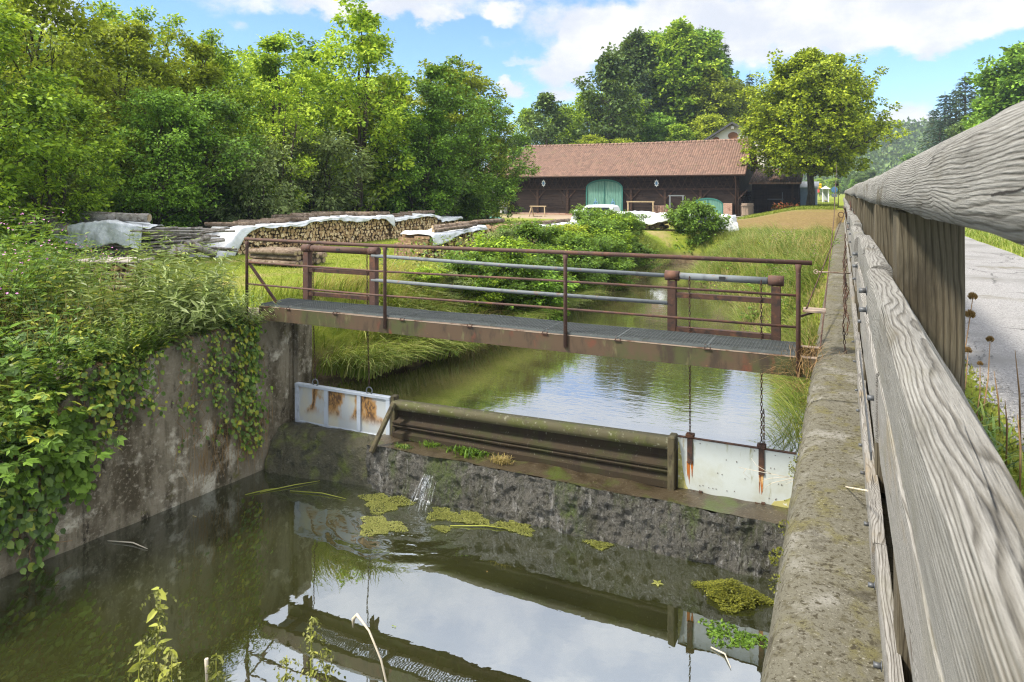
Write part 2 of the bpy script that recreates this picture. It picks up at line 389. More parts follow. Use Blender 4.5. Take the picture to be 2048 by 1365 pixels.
M['steel'] = mottled('dull bolt steel', (.10, .105, .11), [((.05, .045, .04), 20, .5, .7)], rough=.5, metal=.4)
M['moss'] = mottled('moss', (.085, .085, .012), [((.14, .14, .02), 20, .5, .66), ((.045, .04, .01), 12, .5, .66)], rough=.95, spec=.1, bump=(60, 1., .02))
M['petal'] = mottled('pink petals', (.55, .22, .42), [], rough=.6)
M['flower_red'] = mottled('red flowers', (.48, .12, .05), [((.5, .3, .06), 12, .5, .6)], rough=.7)
def foam_mat():
    m, t, b = new_mat('white water'); nt = t.nt
    b.inputs['Base Color'].default_value = (.75, .78, .80, 1); b.inputs['Roughness'].default_value = .3
    tr = t.n('ShaderNodeBsdfTransparent'); mx = t.n('ShaderNodeMixShader', Fac=t.math('MULTIPLY_ADD', t.ramp(t.noise(t.coords(), 40, 4), .35, .65), .5, .12))
    nt.links.new(tr.outputs[0], mx.inputs[1]); nt.links.new(b.outputs[0], mx.inputs[2]); nt.links.new(mx.outputs[0], nt.nodes['Material Output'].inputs[0])
    return m
M['foam'] = foam_mat()
M['dry_twig'] = mottled('bleached twig', (.48, .42, .32), [((.36, .30, .2), 12, .5, .7)], rough=.85)
M['brown_twig'] = mottled('brown dry stem', (.20, .12, .055), [((.30, .2, .1), 12, .5, .7)], rough=.9)

# leaves
M['lf_maple'] = leaf_mat('maple leaves', [(0.0583, 0.1184, 0.0093), (0.162, 0.2813, 0.0189), (0.3542, 0.5119, 0.0354), (0.5887, 0.7226, 0.0659)])
M['lf_dark'] = leaf_mat('dark green leaves', [(0.0399, 0.0903, 0.0108), (0.1322, 0.2566, 0.0255), (0.3205, 0.5337, 0.0562)], .3)
M['lf_grey'] = leaf_mat('grey green leaves', [(0.0681, 0.096, 0.0327), (0.1749, 0.2287, 0.0734), (0.3594, 0.4443, 0.1463)], .35)
M['lf_yellow'] = leaf_mat('yellow green leaves', [(0.0855, 0.1164, 0.0073), (0.2535, 0.3165, 0.0196), (0.5102, 0.5719, 0.0378)], .4)
M['lf_linden'] = leaf_mat('linden leaves', [(0.0304, 0.0498, 0.0032), (0.1224, 0.1781, 0.0092), (0.2893, 0.3727, 0.0169), (0.4776, 0.5427, 0.0299)], .34)
M['lf_fresh'] = leaf_mat('fresh green leaves', [(0.0303, 0.066, 0.0066), (0.0971, 0.185, 0.0185), (0.221, 0.364, 0.0455)], .38)
M['lf_willow'] = leaf_mat('willow leaves', [(0.0715, 0.1045, 0.022), (0.2035, 0.2682, 0.0648), (0.442, 0.507, 0.208)], .35, .45, .4)
M['lf_ivy'] = leaf_mat('creeper leaves', [(0.0303, 0.0696, 0.0097), (0.088, 0.1672, 0.0264), (0.1963, 0.3003, 0.0578), (0.429, 0.429, 0.0429)], .35, .45, .4)
M['lf_conifer'] = leaf_mat('conifer needles', [(0.0216, 0.048, 0.0192), (0.0408, 0.0792, 0.0312), (0.066, 0.108, 0.0396)], .15)
M['lf_blue'] = leaf_mat('blue spruce needles', [(.02, .05, .032), (.04, .085, .05), (.06, .11, .06)], .15)
M['lf_far'] = leaf_mat('distant foliage', [(0.0257, 0.0519, 0.012), (0.0794, 0.135, 0.026), (0.1724, 0.2565, 0.0507)], .2)
M['grass'] = leaf_mat('meadow grass', [(.12, .17, .018), (.19, .24, .026), (.28, .30, .045)], .35)
M['grass_dry'] = leaf_mat('dry grass', [(.30, .23, .08), (.40, .31, .12), (.48, .38, .17)], .35)
M['grass_long'] = leaf_mat('long bank grass', [(.06, .11, .014), (.13, .20, .022), (.22, .28, .04), (.36, .35, .11)], .35)
M['dry_flower'] = leaf_mat('dry seed heads', [(.16, .09, .035), (.25, .15, .06), (.33, .21, .09)], .2)
M['nettle'] = leaf_mat('nettle leaves', [(.22, .25, .035), (.33, .35, .06), (.44, .43, .09)], .35)
M['duckweed'] = leaf_mat('floating weed', [(.085, .095, .018), (.16, .17, .035), (.25, .25, .075)], .15)
M['mushy'] = leaf_mat('mossy weed clump', [(.05, .055, .010), (.12, .13, .014), (.22, .22, .03)], .15)

def brick_mat(name, c1, c2, mort, scale=1., bw=.25, bh=.075, ms=.012, bump=.5):
    m, t, b = new_mat(name)
    c = t.n('ShaderNodeTexCoord').outputs['Object']
    sp = t.n('ShaderNodeSeparateXYZ', i0=c)
    cb = t.n('ShaderNodeCombineXYZ', X=t.math('ADD', sp.outputs[0], sp.outputs[1]), Y=sp.outputs[2])
    br = t.n('ShaderNodeTexBrick', Vector=cb.outputs[0], Color1=c1, Color2=c2, Mortar=mort, Scale=scale)
    br.inputs['Mortar Size'].default_value = ms; br.inputs['Brick Width'].default_value = bw; br.inputs['Row Height'].default_value = bh
    col = t.mix(t.ramp(t.noise(c, 2.5, 5), .5, .72), br.outputs[0], tuple(x * .6 for x in c1))
    t.set(b, 'Base Color', col); b.inputs['Roughness'].default_value = .9
    return m
M['brick'] = brick_mat('old brick', (.30, .14, .085), (.38, .20, .13), (.36, .31, .26))

def tile_mat():
    m, t, b = new_mat('clay roof tiles')
    c = t.n('ShaderNodeTexCoord').outputs['Object']
    sp = t.n('ShaderNodeSeparateXYZ', i0=c)
    ix = t.math('FLOOR', t.math('DIVIDE', sp.outputs[0], .19)); iz = t.math('FLOOR', t.math('DIVIDE', sp.outputs[2], .121))
    wn = t.n('ShaderNodeTexWhiteNoise', Vector=t.n('ShaderNodeCombineXYZ', X=ix, Y=iz).outputs[0]); wn.noise_dimensions = '3D'
    col = t.cramp(wn.outputs[0], [(.0, (.165, .10, .072)), (.5, (.225, .132, .093)), (1., (.275, .168, .12))])
    col = t.mix(t.ramp(t.noise(c, .8, 5, .6), .5, .72), col, (.22, .135, .10))
    col = t.mix(t.ramp(t.noise(t.vm('ADD', c, (4, 4, 4)), 2.4, 5, .6), .6, .75), col, (.10, .065, .045))
    col = t.mix(t.math('MULTIPLY', t.ramp(t.noise(t.vm('ADD', c, (9, 1, 4)), 1.3, 6, .7), .56, .70), .6), col, (.14, .125, .06))
    t.set(b, 'Base Color', col); b.inputs['Roughness'].default_value = .85
    fx = t.math('FRACT', t.math('DIVIDE', sp.outputs[0], .19))
    h = t.math('SINE', t.math('MULTIPLY', fx, 3.1416))
    t.set(b, 'Normal', t.n('ShaderNodeBump', Height=h, Strength=.9, Distance=.04).outputs[0])
    return m
M['tile'] = tile_mat()

def log_end_mat():
    """split firewood: pale cut ends, brown split sides and bark"""
    m, t, b = new_mat('split firewood')
    g = t.n('ShaderNodeNewGeometry')
    c = t.n('ShaderNodeTexCoord').outputs['Object']
    r = t.math('FRACT', t.math('ADD', g.outputs['Random Per Island'], t.math('MULTIPLY', t.n('ShaderNodeObjectInfo').outputs['Random'], 7.3)))
    end = t.cramp(r, [(0, (.32, .20, .10)), (.35, (.52, .355, .185)), (.7, (.68, .50, .28)), (1, (.80, .64, .40))])
    end = t.mix(t.ramp(t.noise(c, 30, 4), .5, .7), end, (.22, .13, .06))
    side = t.mix(t.ramp(t.noise(c, 12, 4), .45, .65), (.20, .13, .075), (.34, .235, .135))
    nx = t.n('ShaderNodeSeparateXYZ', i0=g.outputs['Normal']).outputs[0]
    col = t.mix(t.ramp(t.math('ABSOLUTE', nx), .7, .8), side, end)
    t.set(b, 'Base Color', col); b.inputs['Roughness'].default_value = .9; b.inputs['Specular IOR Level'].default_value = .15
    return m
M['firewood'] = log_end_mat()

def water_mat(name, murk, tint, clear, bumps, refl=(.30, .9)):
    m, t, b = new_mat(name)
    nt = t.nt; nt.nodes.remove(b)
    c = t.n('ShaderNodeTexCoord').outputs['Object']
    bn = None
    for (st, sc, s, d, msk) in bumps:
        h = t.noise(t.vm('MULTIPLY', c, st), sc, 3, .5, .4)
        if msk:
            dd = t.vm('DISTANCE', c, (msk[0], msk[1], 0)) if len(msk) == 4 else None
            fall = t.ramp(dd, msk[3], msk[2])
            h = t.math('MULTIPLY', t.math('SINE', t.math('MULTIPLY', t.math('ADD', dd, t.math('MULTIPLY', h, .25)), sc * 6.28)), fall)
        nd = t.n('ShaderNodeBump', Height=h, Strength=s, Distance=d)
        if bn is not None: t.set(nd, 'Normal', bn.outputs[0])
        bn = nd
    fr = t.n('ShaderNodeFresnel', IOR=1.5, Normal=bn.outputs[0]).outputs[0]
    fac = t.math('MULTIPLY_ADD', fr, refl[1], refl[0], clamp=True)
    gl = t.n('ShaderNodeBsdfGlossy', Color=(.84, .90, .98), Roughness=.012, Normal=bn.outputs[0])
    mk = t.mix(t.ramp(t.noise(c, .55, 5), .4, .7), murk, tuple(x * .55 for x in murk))
    df = t.n('ShaderNodeBsdfDiffuse', Color=mk)
    tr = t.n('ShaderNodeBsdfTransparent', Color=tint)
    body = t.n('ShaderNodeMixShader', Fac=clear); nt.links.new(df.outputs[0], body.inputs[1]); nt.links.new(tr.outputs[0], body.inputs[2])
    mx = t.n('ShaderNodeMixShader', Fac=fac); nt.links.new(body.outputs[0], mx.inputs[1]); nt.links.new(gl.outputs[0], mx.inputs[2])
    nt.links.new(mx.outputs[0], nt.nodes['Material Output'].inputs[0])
    return m
SPL = onz(852, 1003, 0.0)
M['pool'] = water_mat('dark pool water', (.040, .043, .013), (.58, .50, .26), .38,
    [((1, 1, 1), 1.3, .10, .02, None), ((1, 1, 1), 5., .05, .008, None), ((1, 1, 1), 4.2, .35, .012, (SPL.x, SPL.y, .25, 2.0))], (.25, 1.1))
M['stream'] = water_mat('stream water', (.115, .10, .04), (.5, .42, .22), .2,
    [((.7, 1.6, 1), 2.2, .12, .02, None), ((.6, 1.5, 1), 9., .16, .008, None)], (.03, .62))
M['asphalt'] = mottled('pale worn asphalt', (.225, .218, .21), [((.11, .105, .10), 75, .52, .62), ((.40, .39, .375), 95, .56, .64), ((.165, .16, .15), .9, .46, .66), ((.07, .066, .06), 5, .64, .74), ((.13, .12, .09), 1.6, .6, .74)], rough=.9, spec=.2, bump=(160, .7, .006))
def crack_lines(m):
    t = NT(m.node_tree); b = m.node_tree.nodes['Principled BSDF']; src = b.inputs['Base Color'].links[0].from_socket
    c = t.coords(); w = t.vm('SCALE', t.vm('SUBTRACT', t.noise(c, 2.5, 5, .6, color=True), (.5, .5, .5)), sc=.5)
    v = t.n('ShaderNodeTexVoronoi', _feature='DISTANCE_TO_EDGE', Vector=t.vm('ADD', t.vm('MULTIPLY', c, (1, .8, 0)), w), Scale=.55)
    k = t.math('MULTIPLY', t.ramp(v.outputs['Distance'], .010, .004), t.ramp(t.noise(c, .8, 3), .45, .55))
    t.set(b, 'Base Color', t.mix(t.math('MULTIPLY', k, .75), src, (.05, .048, .045)))
crack_lines(M['asphalt'])
M['asphalt_far'] = mottled('grey asphalt', (.24, .24, .245), [((.30, .30, .30), 3, .5, .7)], rough=.9)

def ground_mat():
    m, t, b = new_mat('meadow ground')
    c = t.n('ShaderNodeTexCoord').outputs['Object']
    g = t.mix(t.ramp(t.noise(c, .35, 6, .6), .4, .65), (.16, .205, .02), (.215, .235, .035))
    g = t.mix(t.ramp(t.noise(c, 6, 5, .7), .45, .7), g, (.11, .15, .015))
    g = t.mix(t.ramp(t.noise(t.vm('ADD', c, (5, 9, 0)), .5, 6, .65), .53, .66), g, (.27, .22, .09))
    sp = t.n('ShaderNodeSeparateXYZ', i0=c)
    earth = t.mix(t.ramp(t.noise(c, 5, 5, .6), .4, .65), (.085, .06, .035), (.15, .11, .065))
    # soil under the water line and on the steep banks
    g = t.mix(t.ramp(sp.outputs[2], 1.75, 1.25), g, earth)
    # leaf litter round the linden and trodden earth in front of the barn
    d1 = t.vm('DISTANCE', c, (-1.6, 43, 2.7)); d1 = t.math('ADD', d1, t.math('MULTIPLY', t.noise(c, .5, 5), 7))
    litter = t.mix(t.ramp(t.noise(c, 7, 5, .7), .4, .65), (.13, .075, .035), (.225, .15, .07))
    g = t.mix(t.math('MULTIPLY', t.ramp(d1, 15.5, 8.), .85), g, litter)
    d2 = t.vm('DISTANCE', t.vm('MULTIPLY', c, (.45, 1, 0)), (-7, 53, 0)); d2 = t.math('ADD', d2, t.math('MULTIPLY', t.noise(c, .6, 5), 4))
    g = t.mix(t.ramp(d2, 9., 6.), g, (.30, .23, .16))
    t.set(b, 'Base Color', g); b.inputs['Roughness'].default_value = .95; b.inputs['Specular IOR Level'].default_value = .1
    t.set(b, 'Normal', t.n('ShaderNodeBump', Height=t.noise(c, 14, 8, .7), Strength=.8, Distance=.06).outputs[0])
    return m
M['ground'] = ground_mat()
# ================================================================ CAMERA, SKY, SUN
cam = bpy.data.cameras.new('camera'); co = bpy.data.objects.new('camera', cam); COL.objects.link(co)
co.location = (0, 0, HZ); co.rotation_euler = (R(90), 0, A)
cam.sensor_width = 36; cam.lens = F / 2048 * 36; cam.shift_y = -(682.5 - 385) / 2048
cam.clip_start = .05; cam.clip_end = 5000
cam.dof.use_dof = True; cam.dof.focus_distance = 11; cam.dof.aperture_fstop = 14.
SC.camera = co
SC.cycles.use_denoising = True; SC.cycles.denoising_prefilter = 'NONE'
SC.cycles.filter_width = 1.2
SC.view_settings.view_transform = 'Standard'; SC.view_settings.look = 'None'
SC.view_settings.exposure = EXPO; SC.view_settings.gamma = 1

SUN_EL, SUN_AZ = 50, -132          # azimuth from +Y, clockwise
sd = bpy.data.lights.new('sun', 'SUN'); so = bpy.data.objects.new('sun', sd); COL.objects.link(so)
sd.energy = SUN_E; sd.angle = R(7); sd.color = (1, .94, .84)
dirv = Vector((math.sin(R(SUN_AZ)) * math.cos(R(SUN_EL)), math.cos(R(SUN_AZ)) * math.cos(R(SUN_EL)), math.sin(R(SUN_EL))))
so.rotation_euler = (-dirv).to_track_quat('-Z', 'Y').to_euler(); so.location = dirv * 60

def make_world():
    w = bpy.data.worlds.new('World'); SC.world = w; w.use_nodes = True
    t = NT(w.node_tree); nt = t.nt
    sky = t.n('ShaderNodeTexSky'); sky.sky_type = 'NISHITA'; sky.sun_disc = False
    sky.sun_elevation = R(SUN_EL); sky.sun_rotation = R(SUN_AZ); sky.altitude = 400; sky.air_density = 1.; sky.dust_density = .6; sky.ozone_density = 2.5
    bg = nt.nodes['Background']
    dr = t.vm('NORMALIZE', t.n('ShaderNodeTexCoord').outputs['Generated'])
    sp = t.n('ShaderNodeSeparateXYZ', i0=dr)
    az = t.math('ARCTAN2', sp.outputs[0], sp.outputs[1]); el = t.math('ARCSINE', sp.outputs[2])
    # cloud layer: noise over the dome plus the larger cloud banks at their bearings
    v = t.n('ShaderNodeCombineXYZ', X=az, Y=t.math('MULTIPLY', el, 1.5)).outputs[0]
    ns = t.noise(v, 7., 7, .6); nc = t.noise(t.vm('ADD', v, (3.3, 1.7, 0)), 16., 5, .6, color=True)
    vw = t.vm('ADD', v, t.vm('SCALE', t.vm('SUBTRACT', nc, (.5, .5, .5)), sc=.09))
    def direc(px, py):
        d = (at(px, py, 1.) - Vector((0, 0, HZ))).normalized()
        return math.atan2(d.x, d.y), math.asin(d.z) * 1.5
    tot = None
    for (px, py, rx, ry, wt) in CLOUDS:
        a0, e0 = direc(px, py)
        dv = t.vm('MULTIPLY', t.vm('SUBTRACT', vw, (a0, e0, 0)), (1383. / rx, 1383. / 1.5 / ry, 0))
        b = t.math('MULTIPLY', t.ramp(t.vm('LENGTH', dv), 1.15, .25), wt)
        tot = b if tot is None else t.math('ADD', tot, b)
    hi = t.ramp(el, .255, .32)     # the sky above the picture: broken cloud
    cov = t.math('ADD', t.math('MULTIPLY_ADD', ns, 1.25, -.68), tot)
    cov2 = t.math('MULTIPLY_ADD', t.noise(t.vm('ADD', v, (5.2, 2.1, 0)), 3.2, 6, .55), 2.2, -.62 + HI_BIAS)
    cov = t.math('ADD', t.math('MULTIPLY', cov, t.math('SUBTRACT', 1., hi)), t.math('MULTIPLY', cov2, hi))
    low = t.ramp(el, .17, .0)
    cov = t.math('ADD', cov, t.math('MULTIPLY', low, .10))
    mask = t.ramp(cov, .03, .42)
    shade = t.noise(t.vm('ADD', v, (1.1, .4, 0)), 9., 6, .6)
    cc = t.mix(t.ramp(shade, .35, .68), (.73, .77, .86), (1.0, .99, 1.0))
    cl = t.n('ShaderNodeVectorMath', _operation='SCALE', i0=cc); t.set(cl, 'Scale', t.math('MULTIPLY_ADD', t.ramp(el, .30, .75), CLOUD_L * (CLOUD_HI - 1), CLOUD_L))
    skc = t.vm('MULTIPLY', sky.outputs[0], SKY_TINT)
    skv = t.vm('SCALE', skc, sc=SKY_S)
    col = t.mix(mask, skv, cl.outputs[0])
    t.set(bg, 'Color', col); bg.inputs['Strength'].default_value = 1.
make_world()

# ================================================================ TERRAIN AND WATER
def stream_left(Y): return -7.9 + 1.2 * sm(9.0, 11.5, Y) + .15 * n1(Y * .7)
def stream_right(Y):
    return -.55 - 2.0 * sm(12.5, 18, Y) - 2.9 * sm(18, 28, Y) + .18 * n1(Y * .6, 5)
def hump(X, Y, cx, cy, rx, ry, h):
    return h * math.exp(-(((X - cx) / rx) ** 2 + ((Y - cy) / ry) ** 2))
def gz(X, Y):
    """ground height"""
    if X > .30: base = 3.29 if X < 200 else 3.29
    else: base = None
    far = hump(X, Y, -30, 112, 34, 26, 9.) + hump(X, Y, -2, 125, 30, 26, 8.) + hump(X, Y, 90, 500, 150, 75, 27) + hump(X, Y, -90, 540, 150, 90, 24) + hump(X, Y, 340, 480, 150, 110, 26)
    if Y < 250: far *= sm(-5, -22, X)
    und = .10 * n1(X * .2, Y * .2) * sm(14, 30, abs(X + 8))
    if base is not None:
        return base + far * sm(9, 14, X + (Y > 90) * 9)
    # left and middle land
    land = 2.4 + .0 * X
    land += 0.75 * sm(34, 52, Y) * sm(-7, -2, X)         # rise towards the road
    land = land - .15 * sm(40, 52, Y) * sm(-8, -12, X)
    if X < -7: land += .35 * sm(8.5, 6, Y) * 0
    z = land + und + far
    # stream
    if Y > 8.9:
        cl = sm(33.5, 30.5, Y)
        xl, xr = stream_left(Y), stream_right(Y)
        bl = sm(0, 2.0 if Y > 11 else 1.2, xl - X) if X < xl else 0
        br = sm(0, 2.4, X - xr) if X > xr else 0
        k = max(bl, br) if (X < xl or X > xr) else 0.
        inside = min(X - xl, xr - X)
        bed = 1.05 - .75 * sm(-.1, .7, inside)
        zz = bed + (z - bed) * k
        if X > -.28: zz = max(zz, min(z, 2.4))
        z = z + (zz - z) * cl
        if X > -.24 and Y < 45: z = min(z, 2.45)
        return z
    # pool downstream
    wl = left_wall_x(Y)
    if X > -.3: return -.8 if X < -.05 else 2.4
    if X > wl - .25: return -.75 + .25 * n1(X * .6, Y * .6) + .35 * sm(1.6, 0, X - wl)
    k = sm(wl - .25, wl - .8, X)
    top = left_wall_top(Y) - .06
    rise = sm(0, 2.2 + 2 * sm(5.2, 6, Y), wl - .6 - X)
    landl = top + (max(2.45, top) - top) * rise + .35 * sm(9, 4, Y) * rise + und
    return -.6 + (landl + .6) * k
def left_wall_x(Y): return -8.0 - .45 * (9.0 - Y) / 4.6
def left_wall_top(Y): return 1.05 + .22 * sm(2.5, 4.6, Y) + .88 * sm(4.85, 5.45, Y) + .18 * sm(5.5, 7.6, Y)

def make_ground():
    xs = sorted(set([round(x, 2) for x in list(np.arange(-20, -7.6, .3)) + list(np.arange(-7.6, .31, .3)) + [-.28, -.24, -.05, .02, .2, .29, .31, .5]] +
                    [-800, -600, -450, -330, -250, -190, -150, -120] + list(range(-100, -20, 4)) + [1, 2, 3, 5, 8, 9.5, 11, 13] + list(range(16, 64, 4)) + [70, 80, 95, 110, 130, 150, 180, 210, 250, 300, 360, 430, 500, 600, 800]))
    ys = sorted(set([round(y, 2) for y in list(np.arange(-4, 36, .35)) + [8.85, 8.95]] + [-60, -30, -15, -8] + list(range(36, 66, 2)) + list(range(66, 170, 4)) + [180, 200, 220, 245, 270] + list(range(300, 620, 20)) + [660, 750, 900, 1300, 2500]))
    V = [(x, y, gz(x, y)) for y in ys for x in xs]
    n = len(xs)
    Fq = [(j * n + i, j * n + i + 1, (j + 1) * n + i + 1, (j + 1) * n + i) for j in range(len(ys) - 1) for i in range(n - 1)]
    me = np_mesh('ground', np.array(V), np.array(Fq), M['ground'], True)
    tag(link('ground', me), kind='structure')
make_ground()

def sheet(name, pts, z, mat, kind='structure'):
    m = MB(); m.add([(x, y, z) for x, y in pts], [tuple(range(len(pts)))])
    return tag(m.build(name, mat), kind=kind)
sheet('pool_water', [(-9.9, -8), (-.2, -8), (-.2, 8.4), (-9.9, 8.4)], 0., M['pool'])
ys = list(np.arange(8.62, 34.5, 1.0))
sheet('stream_water', [(-8.6 + .0 * y, y) for y in ys] + [(0.05 if y < 12 else stream_right(y) + .7, y) for y in ys[::-1]], 1.1, M['stream'])

# paths and roads beyond the fence
rng = random.Random(4)
def strip(name, x0, x1, y0, y1, z, mat, wob=.04, step=1.0):
    m = MB(); yy = list(np.arange(y0, 40, step)) + list(np.arange(40, y1 + 1, 10))
    rings = [[(x0 + wob * n1(y * .9, 3), y, z), (x0 * .5 + x1 * .5, y, z + .012), (x1 + wob * n1(y * .8, 8), y, z)] for y in yy]
    m.loft(rings, closed=False, caps=False, smooth=False)
    return tag(m.build(name, mat), kind='structure')
strip('cycle_path', .66, 2.55, -5, 200, 3.294, M['asphalt'])
strip('main_road', 3.35, 8.6, -5, 420, 3.294, M['asphalt_far'])
strip('footpath', 0, 0, 0, 0, 0, M['asphalt']) if False else None
m = MB(); pts = [ony(px, py, Y) for px, py, Y in ((1440, 437, 54), (1500, 437, 54.2), (1560, 433, 54.6), (1612, 428, 55))]
rows = []
for p in pts: rows.append([(p.x, p.y - .7, gz(p.x, p.y - .7) + .05), (p.x, p.y + .7, gz(p.x, p.y + .7) + .05)])
m.loft(rows, closed=False, caps=False, smooth=False); tag(m.build('footpath', M['asphalt']), kind='structure')
# ================================================================ CANAL WALLS, WEIR
def rough_surface(name, mat, fn, nu, nv, parent=None, smooth=True):
    """fn(u, v) -> point, as a grid"""
    V = [fn(i / nu, j / nv) for j in range(nv + 1) for i in range(nu + 1)]
    q = [(j * (nu + 1) + i, j * (nu + 1) + i + 1, (j + 1) * (nu + 1) + i + 1, (j + 1) * (nu + 1) + i) for j in range(nv) for i in range(nu)]
    return link(name, np_mesh(name, np.array([tuple(p) for p in V]), np.array(q), mat, smooth), parent)

def wall_loft(prof, y0, y1, step, amp, mat, name, parent=None, smooth=True):
    """prof(y) -> list of (x, z) round the section; edges worn by noise"""
    m = MB(); ys = [y0]
    while ys[-1] < y1:
        ys.append(min(y1, ys[-1] + (step if ys[-1] < 14 else step * 5)))
    rings = []
    for y in ys:
        pr = prof(y)
        rings.append([(x + amp * (n1(y * 3, i * 3.3, x * 5) + .6 * n1(y * 9, i * 5.1, z * 4)), y, z + .7 * amp * (n1(y * 4, i * 7.7) + .6 * n1(y * 11, i * 2.1))) for i, (x, z) in enumerate(pr)])
    m.loft(rings, smooth=smooth)
    return m.build(name, mat, parent)

def right_prof(y):
    return [(-.66, -.9), (-.60, 0), (-.53, .6), (-.45, 1.2), (-.36, 1.8), (-.30, 2.3), (-.272, 2.44), (-.235, 2.515), (-.16, 2.545), (-.02, 2.552), (.12, 2.552), (.30, 2.55), (.30, -.9)]
def sub(o, part):
    """a piece of a part: same world frame as its part"""
    o.parent = part; o.location = (0, 0, 0); return o
rw = empty('canal_wall', (0, 8, 2.5), 'long grey concrete canal wall with yellow lichen under the timber fence', 'wall')
def rel(o, root): o.parent = root; o.matrix_parent_inverse = root.matrix_world.inverted(); return o
def put(o, root):
    """parent a mesh built in world coordinates under its thing's empty"""
    o.parent = root; o.location = Vector(o.location) - Vector(root.location); return o
# joints every few metres: lengths butt end to end
for a, b in ((-4, 6.4), (6.42, 10.9), (10.92, 15.5), (15.52, 22), (22.03, 31), (31.04, 48)):
    put(wall_loft(right_prof, a, b, .09, .012, M['concrete_top'], 'wall_length'), rw)
# tufts of moss along the arris
mo = MB(); rng = random.Random(3)
mossL = Leaves(5)
for k in range(46):
    y = rng.choice([rng.uniform(3.2, 14), rng.uniform(5, 10)]); x = -.285 - rng.uniform(-.02, .03)
    c = np.array([x, y, 2.46 - rng.uniform(0, .05)]); r = rng.uniform(.015, .045)
    n = 60
    d = nz(mossL.r.normal(0, 1, (n, 3))); P = c + d * r * np.array([.6, 1.5, .6])
    mossL.add(P, d + np.array([-.3, 0, .3]), .014, .008)
put(mossL.build('moss', M['mushy']), rw)

def left_prof(y):
    x = left_wall_x(y); t = left_wall_top(y) if y < 7.8 else left_wall_top(y) + .06
    return [(x - .05, -.9), (x, 0), (x + .01, .35), (x, .8), (x - .01, 1.2 if t > 1.4 else t - .2), (x - .01, max(t - .22, t * .8)), (x - .03, t - .06), (x - .08, t), (x - .5, t + .01), (x - .95, t - .02), (x - .95, -.9)]
lw = empty('abutment_wall', (-8.2, 6.5, 0), 'stained dark concrete retaining wall overgrown with creepers left of the pool', 'wall')
put(wall_loft(left_prof, -6, 8.53, .11, .03, M['concrete_wall'], 'wall_face'), lw)
def pier_prof(y):
    return [(-8.02, -.9), (-8.0, 0), (-7.99, .8), (-7.99, 1.6), (-7.99, 2.2), (-8.02, 2.32), (-8.4, 2.33), (-8.9, 2.33), (-8.9, -.9)]
put(wall_loft(lambda y: [(x - .09, z) if x > -8.5 else (x, z) for x, z in pier_prof(y)], 8.53, 8.66, .06, .004, M['concrete_wall'], 'gate_groove'), lw)
put(wall_loft(pier_prof, 8.66, 9.0, .06, .008, M['concrete_wall'], 'pier_end'), lw)

wr = empty('weir', (-4, 8.3, 0), 'low dark wet concrete weir with algae across the channel', 'weir')
def weir_y(x): return 8.19 + .02 * n1(x * .8)
def weir_face(u, v):
    x = -6.25 + u * 5.78; z = -.75 + v * 1.37
    y = weir_y(x) - .05 * (1 - v) + .06 * n1(x * 2.5, z * 2.5) + .045 * n1(x * 7, z * 6, 3) + .03 * n1(x * 16, z * 14, 6)
    if v > .93: y += .02
    return (x, y, z)
put(rough_surface('weir_face', M['weir'], weir_face, 330, 70), wr)
def weir_top(u, v):
    x = -6.25 + u * 5.78; y = weir_y(x) + .02 + v * .75
    return (x, y + (.05 * n1(x * 2.5, .62 * 2.5) if v < .01 else 0), .62 + .018 * n1(x * 4, y * 4) + .04 * sm(0, .5, v) * sm(-.5, .4, n1(x * 1.3, 4)))
put(rough_surface('apron', M['apron'], weir_top, 140, 24), wr)
def weir_hump(u, v):
    x = -8.05 + u * 2.0
    # rounded back from the gate sill down into the pool
    bulge = .30 * sm(1.0, .0, u) 
    y = 8.72 - v * (.55 + bulge) - .12 * math.sin(v * 3.1)
    z = .60 - 1.15 * max(0, v - .25) ** 1.55 * 1.45
    nzv = .05 * n1(x * 3, v * 5) + .03 * n1(x * 9, v * 12)
    return (x, y - nzv, z + nzv * .5)
put(rough_surface('rounded_sill', M['weir_moss'], weir_hump, 90, 60), wr)
# footing of the weir, just under the water
m = MB(); rings = []
for i in range(60):
    x = -6.6 + 6.1 * i / 59; y0 = 7.86 - .12 * i / 59 + .05 * n1(x * 2)
    rings.append([(x, 8.3, -.06), (x, y0 + .08, -.09), (x, y0, -.13), (x, y0 - .04, -.6), (x, 8.3, -.6)])
m.loft(rings); put(m.build('footing', M['apron']), wr)

# little spill of water over the weir: thin ribbons and a patch of foam
c = ony(862, 950, 8.1); rr = random.Random(9); mb = MB()
for k in range(60):
    x = c.x + rr.gauss(0, .05); w = rr.uniform(.0012, .0045); rows = []; t0 = rr.uniform(0, .75) if k > 8 else 0; t1 = min(1, t0 + rr.uniform(.12, .5))
    for q in range(7):
        t = t0 + (t1 - t0) * q / 6; xx = x - .05 * t + .012 * n1(t * 6, k) + (x - c.x) * .8 * t; y = 8.07 - .21 * t ** .8 - .02 * rr.random(); z = .42 * (1 - t) + .01
        ww = w * math.sin(math.pi * (q + .6) / 7.2); rows.append([(xx - ww, y, z), (xx, y - .006, z), (xx + ww, y, z)])
    mb.loft(rows, closed=False, caps=False)
for k in range(46):
    a, r = rr.uniform(0, 6.28), abs(rr.gauss(0, .10)); x, y = SPL.x + r * math.cos(a) * 1.4, SPL.y + .04 + r * math.sin(a) * .7; s_ = rr.uniform(.010, .028)
    mb.add([(x + s_ * math.cos(b) * rr.uniform(.7, 1.2), y + s_ * .7 * math.sin(b), .008) for b in np.linspace(0, 6.283, 8)[:-1]] + [(x, y, .016)], [(q, (q + 1) % 7, 7) for q in range(7)], True)
tag(mb.build('spilling_water', M['foam']), kind='stuff')

